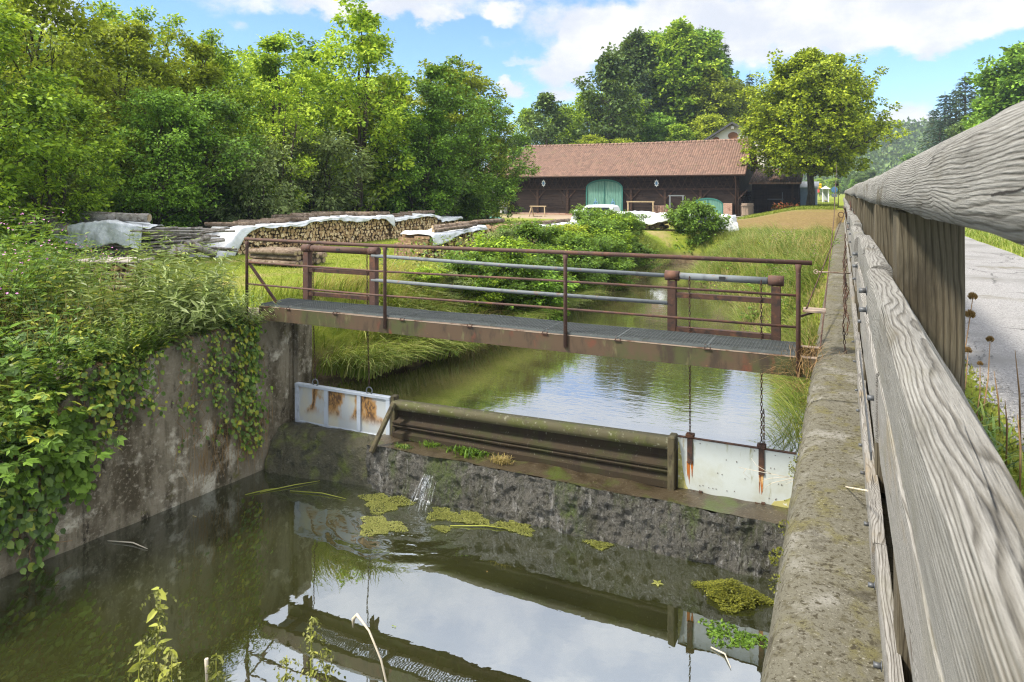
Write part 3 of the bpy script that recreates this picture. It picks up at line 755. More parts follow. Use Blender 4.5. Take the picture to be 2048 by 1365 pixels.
# ================================================================ GATES AND GUARD RAIL
GY = 8.62
g = empty('sluice_gate', (-7.05, GY, .6), 'small grey galvanised sluice gate with rusty panels at the left wall', 'sluice gate')
x0, x1, z0, z1 = -7.99, -6.13, .585, 1.215
m = MB().box(x0 + .02, x1 - .02, GY - .008, GY + .008, z0 + .02, z1 - .02); put(m.build('plate', M['gate_steel']), g)
m = MB().box(x0, x1, GY - .035, GY + .05, z1 - .045, z1); put(m.build('top_rail', M['gate_frame'], bevel=.004), g)
m = MB().box(x0, x1, GY - .028, GY + .04, z0, z0 + .035); put(m.build('bottom_rail', M['gate_frame'], bevel=.004), g)
for xx in (x0, x0 + .60, x0 + 1.24, x1 - .075):
    m = MB().box(xx, xx + .075, GY - .03, GY + .04, z0 + .0365, z1 - .0465); put(m.build('stiffener', M['gate_frame'], bevel=.004), g)
CX_L = (-7.59, -6.53); CX_R = (-1.68, -.85)
for xx in CX_L:
    m = MB(); m.tube([(xx + .055 * math.cos(t), GY, z1 + .045 + .055 * math.sin(t)) for t in np.linspace(0, 2 * math.pi, 17)[:-1]], .010, 6, closed=True)
    put(m.build('lifting_eye', M['pipe']), g)

g2 = empty('sluice_gate', (-1.2, GY, .6), 'white painted sluice gate streaked with rust at the right wall', 'sluice gate')
x0, x1, z0, z1 = -1.83, -.47, .60, 1.275
m = MB().box(x0, x1, GY - .012, GY + .012, z0, z1); put(m.build('plate', M['gate_white'], bevel=.003), g2)
m = MB().box(x0, x1, GY - .02, GY + .02, z1 + .0015, z1 + .014); put(m.build('top_rail', M['rust_dark']), g2)
def blob_poly(cx, cz, w, h, seed, n=26):
    r = random.Random(seed); return [(cx + w / 2 * math.cos(t) * (1 + .35 * n1(3 * math.cos(t) + seed, 3 * math.sin(t))), cz + h / 2 * math.sin(t) * (1 + .3 * n1(4 * math.cos(t), 4 * math.sin(t) + seed))) for t in np.linspace(0, 6.283, n)[:-1]]
for i, xx in enumerate(CX_R):
    m = MB().box(xx - .032, xx + .032, GY - .03, GY - .0125, z1 - .30, z1 + .07); hs_ = put(m.build('hanger_strap', M['rust_dark'], bevel=.003), g2)
    m = MB().box(xx - .05, xx + .05, GY - .045, GY + .045, z1 + .015, z1 + .06); sub(m.build('hook', M['rust_dark'], bevel=.006), hs_)
    # rust bled out of the strap end: a crust on the plate with an outline of its own
    m = MB(); rq = random.Random(40 + i)
    for q in range(9 if i == 0 else 6):
        cx = xx + rq.uniform(-.038, .03) * (1 if i == 0 else .7); ln = rq.uniform(.10, .33) * (1 - abs(cx - xx) * 8); w = rq.uniform(.006, .016); zt = z1 - .27 - rq.uniform(0, .03)
        m.prism([(cx - w, zt), (cx + w, zt), (cx + w * .7, zt - ln * .6), (cx + w * .1, zt - ln), (cx - w * .3, zt - ln * .9), (cx - w * .8, zt - ln * .5)], 1, GY - .0145 - .0002 * q, GY - .011)
    put(m.build('rust_streaks', M['rust_stain']), g2)
poly = [(x0 + .004, z0 + .004), (x0 + .16, z0 + .004), (x0 + .10, z0 + .10), (x0 + .065, z0 + .26), (x0 + .045, z0 + .45), (x0 + .02, z0 + .60), (x0 + .004, z0 + .62)]
m = MB().prism(poly, 1, GY - .0145, GY - .011); put(m.build('algae_film', M['algae']), g2)
poly = [(x1 - .004, z0 + .004), (x1 - .30, z0 + .004), (x1 - .24, z0 + .09), (x1 - .14, z0 + .12), (x1 - .05, z0 + .17), (x1 - .004, z0 + .16)]
m = MB().prism(poly, 1, GY - .0145, GY - .011); put(m.build('algae_film', M['algae']), g2)
for xx in (x0 + .28, x0 + 1.0):
    m = MB().box(xx - .02, xx + .02, GY - .05, GY - .0125, z0 - .02, z0 + .06).bar((xx - .09, GY - .045, z0 + .045), (xx + .14, GY - .03, z0 + .01), .018); put(m.build('bottom_catch', M['rust_dark']), g2)
m = MB()
rr = random.Random(8)
for k in range(38):
    xx, zz = rr.uniform(x0 + .1, x1 - .05), rr.choice((z1 - .04, z1 - .2, z0 + .3, z0 + .12)) + rr.uniform(-.01, .01)
    if min(abs(xx - c) for c in CX_R) < .07: continue
    put(MB().box(xx - .004, xx + .004, GY - .018, GY - .0125, zz - .004, zz + .004).build('rivet', M['rust_dark']), g2)

gr = empty('guard_rail', (-4, GY, .6), 'brown algae coated steel guard rail lying between the two sluice gates as dam', 'guard rail')
def beam_prof(z0, z1):
    h = z1 - z0; y = GY
    pts = [(.0, .00), (-.03, .015), (-.07, .03), (-.07, .17), (-.03, .20), (-.02, .26), (-.055, .31), (-.065, .345), (-.045, .375), (-.07, .41), (-.075, .45), (-.02, .50), (.025, .60), (.02, .72), (-.03, .765), (-.095, .79), (-.105, .88), (-.095, .975), (-.06, 1.0), (.03, 1.0), (.06, .96), (.06, 0)]
    return [(y + a, z0 + b * h) for a, b in pts]
rings = []
for i in range(41):
    t = i / 40; x = -6.05 + t * 4.12
    zt = 1.185 + .075 * t
    rings.append([(x, yy + .004 * n1(x * 2, k), zz) for k, (yy, zz) in enumerate(beam_prof(.62 + .0 * t, zt))])
def sub_ring(lo, hi): return [[r[k] for k in range(lo, hi)] for r in rings]
m = MB().loft(rings, smooth=False); bm_ = put(m.build('beam', M['guard']), gr)
lip = [[(x, y - .004 if y < GY + .02 else y + .004, z + .004) for (x, y, z) in (r[14], r[15], r[16], r[17], r[18], r[19], r[20])] for r in rings]
m = MB().loft(lip, closed=False, caps=False); sub(m.build('mossy_lip', M['guard_lip']), bm_)
m = MB().box(-6.11, -6.02, GY - .05, GY + .06, .58, 1.25); put(m.build('end_post', M['old_timber'], bevel=.012), gr)
m = MB().box(-1.935, -1.845, GY - .12, GY + .08, .58, 1.29); put(m.build('end_post', M['old_timber'], bevel=.012), gr)
a = ony(788, 806, 8.48); b = ony(742, 906, 8.12)
m = MB().bar(a, b, .075, .06); tag(m.build('prop_log', M['old_timber'], bevel=.012), 'short wet timber prop leaning from the dam end onto the weir', 'prop')

# ================================================================ FOOTBRIDGE
Z = 2.55; Y0, Y1 = 7.96, 8.58; XL, XR = -8.12, -.33
fb = empty('footbridge', (-4.2, 8.2, Z), 'narrow rusty steel footbridge with open grating deck over the weir', 'footbridge')
def channel(y, s):
    """U section, flanges turned to side s"""
    m = MB(); m.prism([(y, Z - .205), (y + .012 * s, Z - .205), (y + .012 * s, Z - .012), (y, Z - .012)], 0, XL, XR + .1)
    m.box(XL, XR + .1, min(y, y + .07 * s), max(y, y + .07 * s), Z - .217, Z - .2055)
    return m
put(channel(Y0, 1).build('girder', M['girder']), fb); put(channel(Y1, -1).build('girder', M['girder']), fb)
for y, s in ((Y0, 1), (Y1, -1)):
    m = MB().box(XL, XR + .1, min(y - .004 * s, y + .07 * s), max(y - .004 * s, y + .07 * s), Z - .0115, Z - .002); put(m.build('flange', M['girder_edge']), fb)
for k in range(5):
    x = XL + .4 + k * 1.75
    m = MB().box(x, x + .06, Y0 + .075, Y1 - .075, Z - .14, Z - .08); put(m.build('cross_beam', M['rust_dark']), fb)
def panel_mesh(w):
    m = MB(); nb = 25; nc = 14; d = Y1 - Y0 - .02
    def warp(x, y): return 0
    for i in range(nb + 1):
        x = w * i / nb; t = .008 if i in (0, nb) else .0035
        m.box(x - t / 2, x + t / 2, 0, d, .005, .03)
    for j in range(nc + 1):
        y = d * j / nc; t = .006 if j in (0, nc) else .0032
        m.box(0.004, w - .004, y - t / 2, y + t / 2, .018 if 0 < j < nc else .0, .0285)
    return m
bnd = [-8.10, -7.53, -6.64, -5.47, -4.41, -3.34, -2.40, -1.36, -.42]
pm = panel_mesh(1.0).mesh('grating_panel', M['grating'])
rr = random.Random(2)
for i in range(8):
    o = link('grating_panel', pm); w = bnd[i + 1] - bnd[i] - .012
    o.scale = (w, 1, 1)
    tl = (0, 0, .004, -.012, .010, 0, .003, 0)[i]
    o.rotation_euler = (rr.uniform(-.006, .006), tl, 0)
    o.location = (bnd[i] + .006, Y0 + .01, Z + .002 + (max(0, tl) * w) + (.006 if i in (2, 4) else 0))
    put(o, fb)
    if i:
        m = MB(); m.bar((bnd[i] - .04, Y0 - .012, Z - .012), (bnd[i] + .04, Y0 - .012, Z - .012), .012).bar((bnd[i] - .03, Y0 - .012, Z - .012), (bnd[i] - .03, Y0 + .03, Z + .034), .010).bar((bnd[i] + .03, Y0 - .012, Z - .012), (bnd[i] + .03, Y0 + .03, Z + .034), .010)
        put(m.build('panel_clip', M['rust_dark']), fb)
# hand rail and two lower rails on four posts, on the near side
YR = Y0 - .012
m = MB().tube([(-8.40, YR, 3.575), (-8.1, YR, 3.567), (-6, YR, 3.552), (-3, YR, 3.562), (-.28, YR, 3.553)], .025, 12); put(m.build('hand_rail', M['rust']), fb)
for z in (3.20, 2.862):
    m = MB().tube([(-8.33, YR + .004, z + .012), (-6, YR + .004, z - .008), (-3.5, YR + .004, z + .006), (-.42, YR + .004, z)], .0145, 8)
    put(m.build('lower_rail', M['rust']), fb)
for x, zb in ((-8.36, 2.4), (-5.75, 2.4), (-3.06, 2.4), (-.415, 2.34)):
    r = .024
    m = MB().tube([(x, YR - .003, zb), (x, YR - .003, 3.40), (x, YR - .003, 3.47), (x, YR - .003, 3.535)], [r, r, r * 1.05, r * 1.5], 12); put(m.build('rail_post', M['rust']), fb)
m = MB().bar((-8.33, YR + .02, 3.19), (-7.88, Y0 + .12, 2.6), .035); put(m.build('brace', M['rust_dark']), fb)
# the two galvanised pipes on the far side
for z0, z1 in ((3.335, 3.265), (2.965, 2.925)):
    m = MB().tube([(-6.46, GY - .03, z0), (-4.2, GY - .03, (z0 + z1) / 2 - .01), (-1.95, GY - .03, z1)], .026, 10); put(m.build('rear_pipe', M['pipe']), fb)

def hoist(xl, xr, zr, galv, label):
    h = empty('sluice_hoist', ((xl + xr) / 2, GY, Z), label, 'hoist')
    for x in (xl, xr):
        m = MB().box(x - .05, x - .038, GY - .05, GY + .05, Z - .35, zr - .06).box(x - .0375, x + .0375, GY - .05, GY - .038, Z - .35, zr - .06).box(x + .038, x + .05, GY - .05, GY + .05, Z - .35, zr - .06)
        put(m.build('post', M['rust'] if not galv else M['rust_dark']), h)
    m = MB().tube([(xl + .09, GY, zr), (xr - .09, GY, zr - .005)], .042 if galv else .052, 14); ro_ = put(m.build('roller', M['pipe'] if galv else M['rust']), h)
    mx = (xl + xr) / 2 + .0
    m = MB().box(mx - .035, mx + .035, GY - .056, GY - .03, zr - .012, zr + .022); sub(m.build('crank_slot', M['rubber']), ro_)
    for x in (xl, xr):
        m = MB().tube([(x - .085, GY, zr), (x + .085, GY, zr)], .062, 16); sub(m.build('bearing_collar', M['rust']), ro_)
    for z in ((3.05, 2.63) if galv else (3.08, 2.70)):
        m = MB().box(xl + .052, xr - .052, GY - .04, GY + .04, z, z + .008).box(xl + .052, xr - .052, GY - .04, GY - .032, z - .05, z - .0005)
        put(m.build('cross_bar', M['rust_dark']), h)
    return h
hoist(-7.75, -6.44, 3.40, False, 'rusty brown hoist frame with thick roller on the footbridge, left gate')
hoist(-1.90, -.69, 3.265, True, 'hoist frame with grey galvanised roller and rusty collars, right end of footbridge')

def chain_pts(pts):
    """links along a polyline"""
    m = MB(); pts = [Vector(p) for p in pts]; L = .045; k = 0
    for a, b in zip(pts, pts[1:]):
        d = b - a; n = max(1, int(d.length / L)); dn = d.normalized()
        s1 = dn.cross(Vector((.3, 1, .1))).normalized(); s2 = dn.cross(s1)
        for i in range(n):
            c = a + d * ((i + .5) / n); s = s1 if k % 2 else s2; k += 1
            ring = [c + dn * (.030 * math.sin(t)) + s * (.0115 * math.cos(t)) for t in np.linspace(0, 6.2832, 9)[:-1]]
            m.tube(ring, .0042, 5, closed=True)
    return m
for x, zt, lab in ((CX_L[0], 3.40, 'rusty chain on the left hoist beside the abutment pier'), (CX_L[1], 3.40, 'rusty chain on the left hoist nearer the guard rail')):
    c = empty('chain', (x, GY, zt), lab, 'chain')
    put(chain_pts([(x, GY - .056, zt), (x + .005, GY - .05, 2.3), (x, GY, 1.32)]).build('links', M['rust_dark']), c)
for x, zt, lab in ((CX_R[0], 3.265, 'rusty chain holding the inner hook of the white gate'), (CX_R[1], 3.265, 'rusty chain holding the white gate next to the right wall')):
    c = empty('chain', (x, GY, zt), lab, 'chain')
    pts = [(x, GY - .048, zt), (x + .004, GY - .05, 2.2), (x, GY - .01, 1.33)]
    put(chain_pts(pts).build('links', M['rust_dark']), c)
    if x > -1: put(chain_pts([(x + .025, GY - .02, 1.75), (x + .03, GY - .03, 1.32)]).build('loose_end', M['rust_dark']), c)

# bracket, tie rods and other ironwork between bridge and wall
b = empty('iron_bracket', (-.3, 8.2, 2.9), 'flat rusty steel plate bracket between rail post and wall', 'bracket')
p = ony(1628, 621, 8.25)
m = MB().box(p.x - .11, p.x + .12, p.y - .12, p.y + .12, p.z - .012, p.z + .012); put(m.build('plate', M['girder_edge'], bevel=.003), b)
m = MB().bar((-.40, Y0, p.z - .03), (p.x, p.y, p.z - .02), .02); put(m.build('arm', M['rust_dark']), b)
a = ony(1612, 619, 8.2); e = at(1691, 420, 18)
m = MB().tube([a, a.lerp(e, .5) + Vector((0, 0, -.03)), e], .008, 6)
m.tube([e + Vector((.05 * math.cos(t), 0, .05 + .05 * math.sin(t))) for t in np.linspace(0, 6.283, 13)[:-1]], .007, 5, closed=True)
tag(m.build('tie_rod', M['rust_dark']), 'thin slanting iron tie rod with a ring at its upper end', 'rod')
a = ony(1640, 700, 8.5); e = at(1673.5, 330, 30)
m = MB().tube([a, a.lerp(e, .4) + Vector((.04, 0, -.06)), e], .009, 6)
tag(m.build('guy_wire', M['rust']), 'long thin rusty guy wire rising from the wall to the pole', 'wire')
a = ony(1632, 544, 11.5); e = Vector((.12, 11.7, a.z - .02))
m = MB().tube([a, e], .011, 8).tube([a + Vector((.03 * math.cos(t), 0, .03 * math.sin(t))) for t in np.linspace(0, 6.283, 11)[:-1]], .007, 5, closed=True)
tag(m.build('iron_rod', M['girder_edge']), 'short pale iron rod sticking out across the wall top', 'rod')
pl = empty('rusty_pole', onz(1677, 418, 3.0), 'tall thin rusty pole with small box beside the fence end', 'pole')
d = (Vector(pl.location) - Vector((0, 0, HZ))).dot(Vector((-SA, CA, 0)))
tp = at(1675.5, 332, d); bx = at(1674, 370, d)
m = MB().bar(Vector(pl.location), tp, .05); put(m.build('mast', M['rust_dark']), pl)
m = MB().box(bx.x - .16, bx.x + .12, bx.y - .12, bx.y + .02, bx.z - .1, bx.z + .1); put(m.build('box', M['rust_dark'], bevel=.01), pl)
m = MB().bar((bx.x - .3, bx.y, bx.z + .16), (bx.x + .25, bx.y, bx.z + .16), .04); put(m.build('cross_arm', M['rust_dark']), pl)

# ================================================================ TIMBER FENCE
fe = empty('timber_fence', (.25, 5, 2.6), 'weathered grey timber fence with thick rounded hand rail beside the path', 'fence')
def beam(name, mat, prof, y0, y1, amp, seed, step=.05, bow=0., ends=0, smooth=True):
    m = MB(); n = max(2, int((y1 - y0) / step)); rings = []
    for i in range(n + 1):
        y = y0 + (y1 - y0) * i / n; t = i / n
        e = min(y - y0, y1 - y); sh = 1 - ends * max(0, 1 - e / .16) ** 2.2
        b = bow * math.sin(math.pi * t)
        cx = sum(p[0] for p in prof) / len(prof); cz = sum(p[1] for p in prof) / len(prof)
        rings.append([(cx + (x - cx) * sh + amp * (n1(y * 1.3 + seed, k * .9) + .5 * n1(y * 5 + seed, k * 1.7)), y, b + cz + (z - cz) * sh + amp * (n1(y * 1.5 + seed + 40, k * .8) + .45 * n1(y * 6 + seed, k * 1.9 + 9))) for k, (x, z) in enumerate(prof)])
    m.loft(rings, smooth=smooth)
    me = m.mesh(name, mat)
    return put(link(name, me), fe)
def rail_prof(s=1., dz=0.):
    pts = []
    cx, w, zb, zt = .275, .125, HZ - .06, HZ + .015
    pts = [(cx - w, zb), (cx - w - .003, zb + .04), (cx - w, zt)]
    for k in range(1, 12):
        t = math.pi - math.pi * k / 12
        pts.append((cx + w * math.copysign(abs(math.cos(t)) ** .7, math.cos(t)), zt + .088 * s * math.sin(t) ** .85))
    pts += [(cx + w, zt), (cx + w, zb), (cx + .04, zb - .004), (cx - .04, zb - .004)]
    return [(x, z + dz) for x, z in pts]
sec = [(-1.2, 4.36, 0., 1.05), (4.395, 8.84, -.004, 1.06), (8.872, 13.3, .012, 1.05), (13.315, 17.8, -.004, 1.1), (17.815, 24, .0, 1.), (24.02, 32, .005, 1.), (32.02, 44, 0, 1.)]
for i, (a, b2, dz, s) in enumerate(sec):
    beam('hand_rail', M['rail_wood'], rail_prof(s, dz), a, b2, .006, i * 11, step=.04 if a < 14 else .3, bow=.012, ends=.2)
def rail_face_x(y, z):
    """x of the near rail's left face, noise included"""
    pr = rail_prof(1.05, 0.)[:3]; xs_ = []
    cx = sum(p[0] for p in rail_prof(1.05)) / len(rail_prof(1.05))
    for k, (x, zz) in enumerate(pr): xs_.append((zz, x + .006 * (n1(y * 1.3, k * .9) + .5 * n1(y * 5, k * 1.7))))
    for (za, xa), (zb, xb) in zip(xs_, xs_[1:]):
        if z <= zb: return xa + (xb - xa) * max(0, (z - za) / (zb - za))
    return xs_[-1][1]
crack_m = mottled('deep drying crack', (.018, .015, .012), rough=1.)
for path, wid in ((((1857, 397), (1885, 396), (1905, 389), (1917, 388)), .0022), (((1936, 397), (1962, 396), (1990, 389), (2020, 384), (2060, 374)), .0030), (((1826, 413), (1838, 410), (1848, 408)), .0018), (((1800, 391), (1816, 392), (1826, 391)), .0015)):
    pw = [onx(px, py, .147) for px, py in path]; m = MB(); rows = []
    for a, b2 in zip(pw, pw[1:]):
        for q in range(5): rows.append(a.lerp(b2, q / 5))
    rows.append(pw[-1]); n = len(rows); R2 = []
    for i, p in enumerate(rows):
        w = .55 * wid * math.sin(math.pi * (i + .3) / (n - .4)) ** .6 if 0 < i < n - 1 else .0003
        dz = .0015 * n1(i * .9, wid * 900)
        R2.append([(rail_face_x(p.y, p.z + s * w) - .0012, p.y, p.z + dz + s * w) for s in (-1, 1)])
    m.loft(R2, closed=False, caps=False); put(m.build('crack', crack_m), fe)
post_y = [.2, 2.74, 4.42, 6.6, 8.85, 11.1, 13.3, 15.5, 17.8, 20.2, 22.6, 25, 28, 31, 34, 37, 40, 43]
pprof = lambda y: [(.172, y), (.172, y + .19), (.374, y + .19), (.374, y)]
for i, y in enumerate(post_y):
    m = MB(); rings = []
    for k in range(13):
        z = 2.6 + (HZ - .066 - 2.6) * k / 12
        rings.append([(x + .004 * n1(z * 2, y + x * 9), yy + .004 * n1(z * 2, y * 3 + x), z) for x, yy in pprof(y)])
    m.loft(rings, smooth=False)
    put(m.build('post', M['post_wood'], bevel=.006), fe)
def plank_prof(x, w, zt, h): 
    return [(x, zt - h), (x - .004, zt - h * .5), (x, zt - .015), (x + .012, zt), (x + w * .5, zt + .003), (x + w - .01, zt), (x + w, zt - .012), (x + w, zt - h)]
for i, (a, b2) in enumerate([(-1.2, 3.02), (3.03, 5.2), (5.21, 7.1), (7.11, 9.9), (9.91, 13.2), (13.21, 17), (17.02, 22), (22.02, 30), (30.02, 44)]):
    j = (0, .012, -.010, .008, -.004, .01, 0, .006, 0)[i]
    beam('plank', M['rail_wood'], plank_prof(.088 + j, .079, HZ - .295 + j * .8, .17), a, b2, .005, 70 + i * 9, step=.09 if a < 9 else .3, ends=.03, smooth=False)
    beam('plank', M['sill_wood'], plank_prof(.115 - j * .6, .055, HZ - .62, .26), a - .3, b2 - .31, .005, 170 + i * 9, step=.09 if a < 9 else .3, ends=.03, smooth=False)
for i, (a, b2) in enumerate([(-1.2, 2.1), (2.11, 3.55), (3.56, 6.8), (6.81, 10.4), (10.41, 15), (15.02, 22), (22.02, 32), (32.02, 44)]):
    j = (0, .006, -.006, .004, 0, .004, 0, 0)[i]
    beam('sill_beam', M['sill_wood'], [(.132 + j, 2.553), (.130 + j, 2.66), (.134 + j, 2.70), (.155, 2.702), (.184, 2.70), (.184, 2.553)], a, b2, .004, 270 + i * 9, step=.09 if a < 9 else .3, smooth=False)
# bolts with washers
def bolt(x, y, z, r=.010, ln=.028):
    m = MB(); m.tube([(x, y, z), (x - ln, y, z)], r, 6); m.tube([(x - .001, y, z), (x - .004, y, z)], r * 1.7, 10)
    put(m.build('bolt', M['steel']), fe)
for y in (1.75, 1.98, 2.62, 2.75, 3.3, 3.9, 4.6, 5.1, 5.9, 6.5, 7.6, 8.6): bolt(.129, y, 2.635)
for y in (2.84, 4.5, 6.7, 8.95):
    bolt(.085, y, HZ - .36); bolt(.085, y, HZ - .43); bolt(.112, y, HZ - .75)
m = MB().bar((.107, 3.1, 3.25), (.107, 5.0, 3.26), .006, .035); put(m.build('flat_iron', M['steel']), fe)
# dark earth fill behind the planks keeps the path up
m = MB().box(.285, .60, -4, 44, 2.56, 3.275); tag(m.build('path_edge', mottled('dark path edge', (.05, .045, .03), [((.09, .09, .02), 6, .5, .65), ((.10, .085, .06), 14, .5, .65)], rough=.95, bump=(30, .8, .03))), kind='structure')

# chains and a ratchet hanging on the fence further up
rt = empty('ratchet_hoist', (.05, 11.5, 3.5), 'small rusty ratchet hoist hooked on the fence planks', 'hoist')
p = at(1703, 442, 11.2)
m = MB().box(p.x - .06, p.x + .05, p.y - .08, p.y + .08, p.z - .13, p.z + .13).tube([(p.x - .09, p.y, p.z + .1), (p.x + .08, p.y, p.z + .1)], .05, 10).tube([(p.x, p.y, p.z + .1), (p.x - .02, p.y, p.z + .32)], .014, 6)
put(m.build('body', M['rust'], bevel=.008), rt)
m = MB().bar((p.x - .05, p.y - .1, p.z - .05), (p.x - .1, p.y - .5, p.z + .22), .02); put(m.build('lever', M['rust_dark']), rt)
c = empty('chain', (0, 10, 3.4), 'tangled rusty chain hanging down the fence below the ratchet', 'chain')
rr = random.Random(12)
for k in range(4):
    y = 10.2 - k * .55; x = .045 + rr.uniform(-.02, .02)
    pts = [(x, y, 3.75 - k * .12)] + [(x + rr.uniform(-.03, .02), y - .05 * q + rr.uniform(-.05, .05), 3.7 - k * .12 - .16 * q) for q in range(1, 6)]
    put(chain_pts(pts).build('links', M['rust_dark']), c)
c = empty('iron_ring', at(1690, 422, 15), 'rusty iron ring fixed at the top of the wall', 'ring')
p = at(1682, 430, 15)
m = MB(); m.tube([p + Vector((.055 * math.cos(t), 0, .055 * math.sin(t))) for t in np.linspace(0, 6.283, 15)[:-1]], .009, 6, closed=True); put(m.build('ring', M['rust_dark']), c)
# ================================================================ BARN
BX0, BX1, BY, BD, BZ = -27.3, -7.2, 56.4, 10.0, 2.15
EZ, RZ = 5.9, 8.75
bn = empty('barn', ((BX0 + BX1) / 2, BY, BZ), 'long dark timber barn with red tiled roof and green arched doors', 'barn')
def wallbox(name, mat, *b): return put(MB().box(*b).build(name, mat), bn)
# front wall: courses of horizontal boards, each a little out of line
m = MB(); rr = random.Random(21); z = BZ + .35
while z < 4.55:
    h = rr.uniform(.17, .26); x = BX0
    while x < BX1 - .1:
        w = min(BX1 - x, rr.uniform(3, 6)); m.box(x, x + w - .02, BY - rr.uniform(0, .04), BY + .1, z, z + h - .012); x += w
    z += h
m.box(BX0, BX1, BY + .06, BY + .2, BZ, EZ)
put(m.build('front_wall', M['barn_wood']), bn)
wallbox('back_wall', M['barn_wood'], BX0, BX1, BY + BD - .2, BY + BD, BZ, EZ)
m = MB().box(BX0, BX0 + .2, BY + .21, BY + BD - .21, BZ, EZ).prism([(BY + .21, EZ), (BY + BD - .21, EZ), (BY + BD / 2, RZ - .2)], 0, BX0, BX0 + .2); put(m.build('gable_wall', M['barn_wood']), bn)
m = MB().box(BX1 - .2, BX1, BY + .21, BY + BD - .21, 4.4, EZ).prism([(BY + .21, EZ), (BY + BD - .21, EZ), (BY + BD / 2, RZ - .2)], 0, BX1 - .2, BX1)
m.box(BX1 - .3, BX1 - .22, BY + .3, BY + BD - .3, BZ, 4.4)
put(m.build('gable_wall', M['barn_wood']), bn)
wallbox('plinth', M['brick'], BX0 + .4, -21, BY - .12, BY + .05, BZ, BZ + .34)
# lattice frieze under the eaves
m = MB(); x = BX0 + .2; z0, z1 = 4.62, 5.72
while x < BX1 - .6:
    m.bar((x, BY - .03, z0), (x + .55, BY - .03, z1), .07, .05, up=(0, 1, 0)); m.bar((x + .55, BY - .01, z0), (x, BY - .01, z1), .07, .05, up=(0, 1, 0)); x += .55
put(m.build('lattice_frieze', M['barn_frame']), bn)
m = MB().box(BX0, BX1, BY - .09, BY - .005, 4.50, 4.62).box(BX0, BX1, BY - .09, BY - .005, 5.72, 5.84); put(m.build('frieze_beam', M['barn_frame']), bn)
for x in np.linspace(BX0 + .15, BX1 - .15, 8):
    if -19.9 < x < -16.3: continue
    m = MB().box(x - .1, x + .1, BY - .12, BY - .05, BZ + .3, 4.5); m.bar((x, BY - .085, 3.7), (x + .75, BY - .085, 4.5), .09, .05, up=(0, 1, 0)); m.bar((x, BY - .085, 3.7), (x - .75, BY - .085, 4.5), .09, .05, up=(0, 1, 0))
    put(m.build('timber_post', M['barn_frame']), bn)
# green arched double door
def arch(x0, x1, z0, zs, rise, n=14):
    c = (x0 + x1) / 2; h = (x1 - x0) / 2
    return [(x0, z0)] + [(c - h * math.cos(math.pi * k / n), zs + rise * math.sin(math.pi * k / n) ** .9) for k in range(n + 1)] + [(x1, z0)]
dx0, dx1 = -19.72, -16.55
def leaf(x0, x1, side):
    n = 6; m = MB()
    for k in range(n):
        a = x0 + (x1 - x0) * k / n; b = x0 + (x1 - x0) * (k + 1) / n - .015
        def zt(x): 
            u = (x - (dx0 + dx1) / 2) / ((dx1 - dx0) / 2); return 4.62 + .62 * math.sqrt(max(0, 1 - u * u))
        m.prism([(a, BZ + .05), (b, BZ + .05), (b, zt(b)), (a, zt(a))], 1, BY - .16 - .012 * (k % 2), BY - .125)
    o = put(m.build('door_leaf', M['door_green']), bn)
    cx = (x0 + x1) / 2
    m = MB().tube([(cx + .16 * math.cos(t), BY - .19, 3.25 + .30 * math.sin(t)) for t in np.linspace(0, 6.283, 17)[:-1]], .025, 5, closed=True)
    m.bar((cx, BY - .19, 2.85), (cx, BY - .19, 3.75), .04).bar((cx - .2, BY - .19, 3.25), (cx + .2, BY - .19, 3.25), .04)
    sub(m.build('door_ornament', M['sign_blue']), o)
    return o
for a, b2 in ((dx0 + .08, -18.15), (-18.12, dx1 - .08)):
    leaf(a, b2, 0)
m = MB(); outer = arch(dx0 - .04, dx1 + .04, BZ + .05, 4.6, .80); inner = arch(dx0 + .07, dx1 - .07, BZ + .05, 4.6, .66)
for k in range(len(outer) - 1):
    o1, o2, i2, i1 = outer[k], outer[k + 1], inner[k + 1], inner[k]
    m.prism([o1, o2, i2, i1], 1, BY - .24, BY - .175)
m.box(-18.17, -18.10, BY - .22, BY - .178, BZ + .05, 5.2)
put(m.build('door_trim', M['door_trim']), bn)
# lower arched gate at the right
dx = [p.x for p in (ony(1386, 410, BY), ony(1447, 410, BY))]
m = MB().prism(arch(dx[0], dx[1], BZ + .05, 3.2, .58), 1, BY - .20, BY - .125); sg_ = put(m.build('small_gate', M['door_green']), bn)
m = MB(); outer = arch(dx[0] - .05, dx[1] + .05, BZ + .05, 3.2, .66); inner = arch(dx[0] + .06, dx[1] - .06, BZ + .05, 3.2, .54)
for k in range(len(outer) - 1): m.prism([outer[k], outer[k + 1], inner[k + 1], inner[k]], 1, BY - .24, BY - .203)
m.box((dx[0] + dx[1]) / 2 - .03, (dx[0] + dx[1]) / 2 + .03, BY - .235, BY - .203, BZ + .1, 3.75)
sub(m.build('gate_trim', M['door_trim']), sg_)
# painted lozenge plaques
for px in (1087, 1313):
    p = ony(px, 367, BY - .15)
    poly = [(p.x + r * math.cos(t) * .20, p.z + r * math.sin(t) * .32) for k, t in enumerate(np.linspace(0, 6.2832, 17)[:-1]) for r in [(1.0, .72)[k % 2]]]
    m = MB().prism(poly, 1, BY - .16, BY - .125); o = put(m.build('plaque', M['white_paint']), bn)
    m = MB().prism([(p.x + .55 * (a - p.x), p.z + .55 * (b3 - p.z)) for a, b3 in poly], 1, BY - .175, BY - .162); sub(m.build('emblem', M['sign_blue']), o)
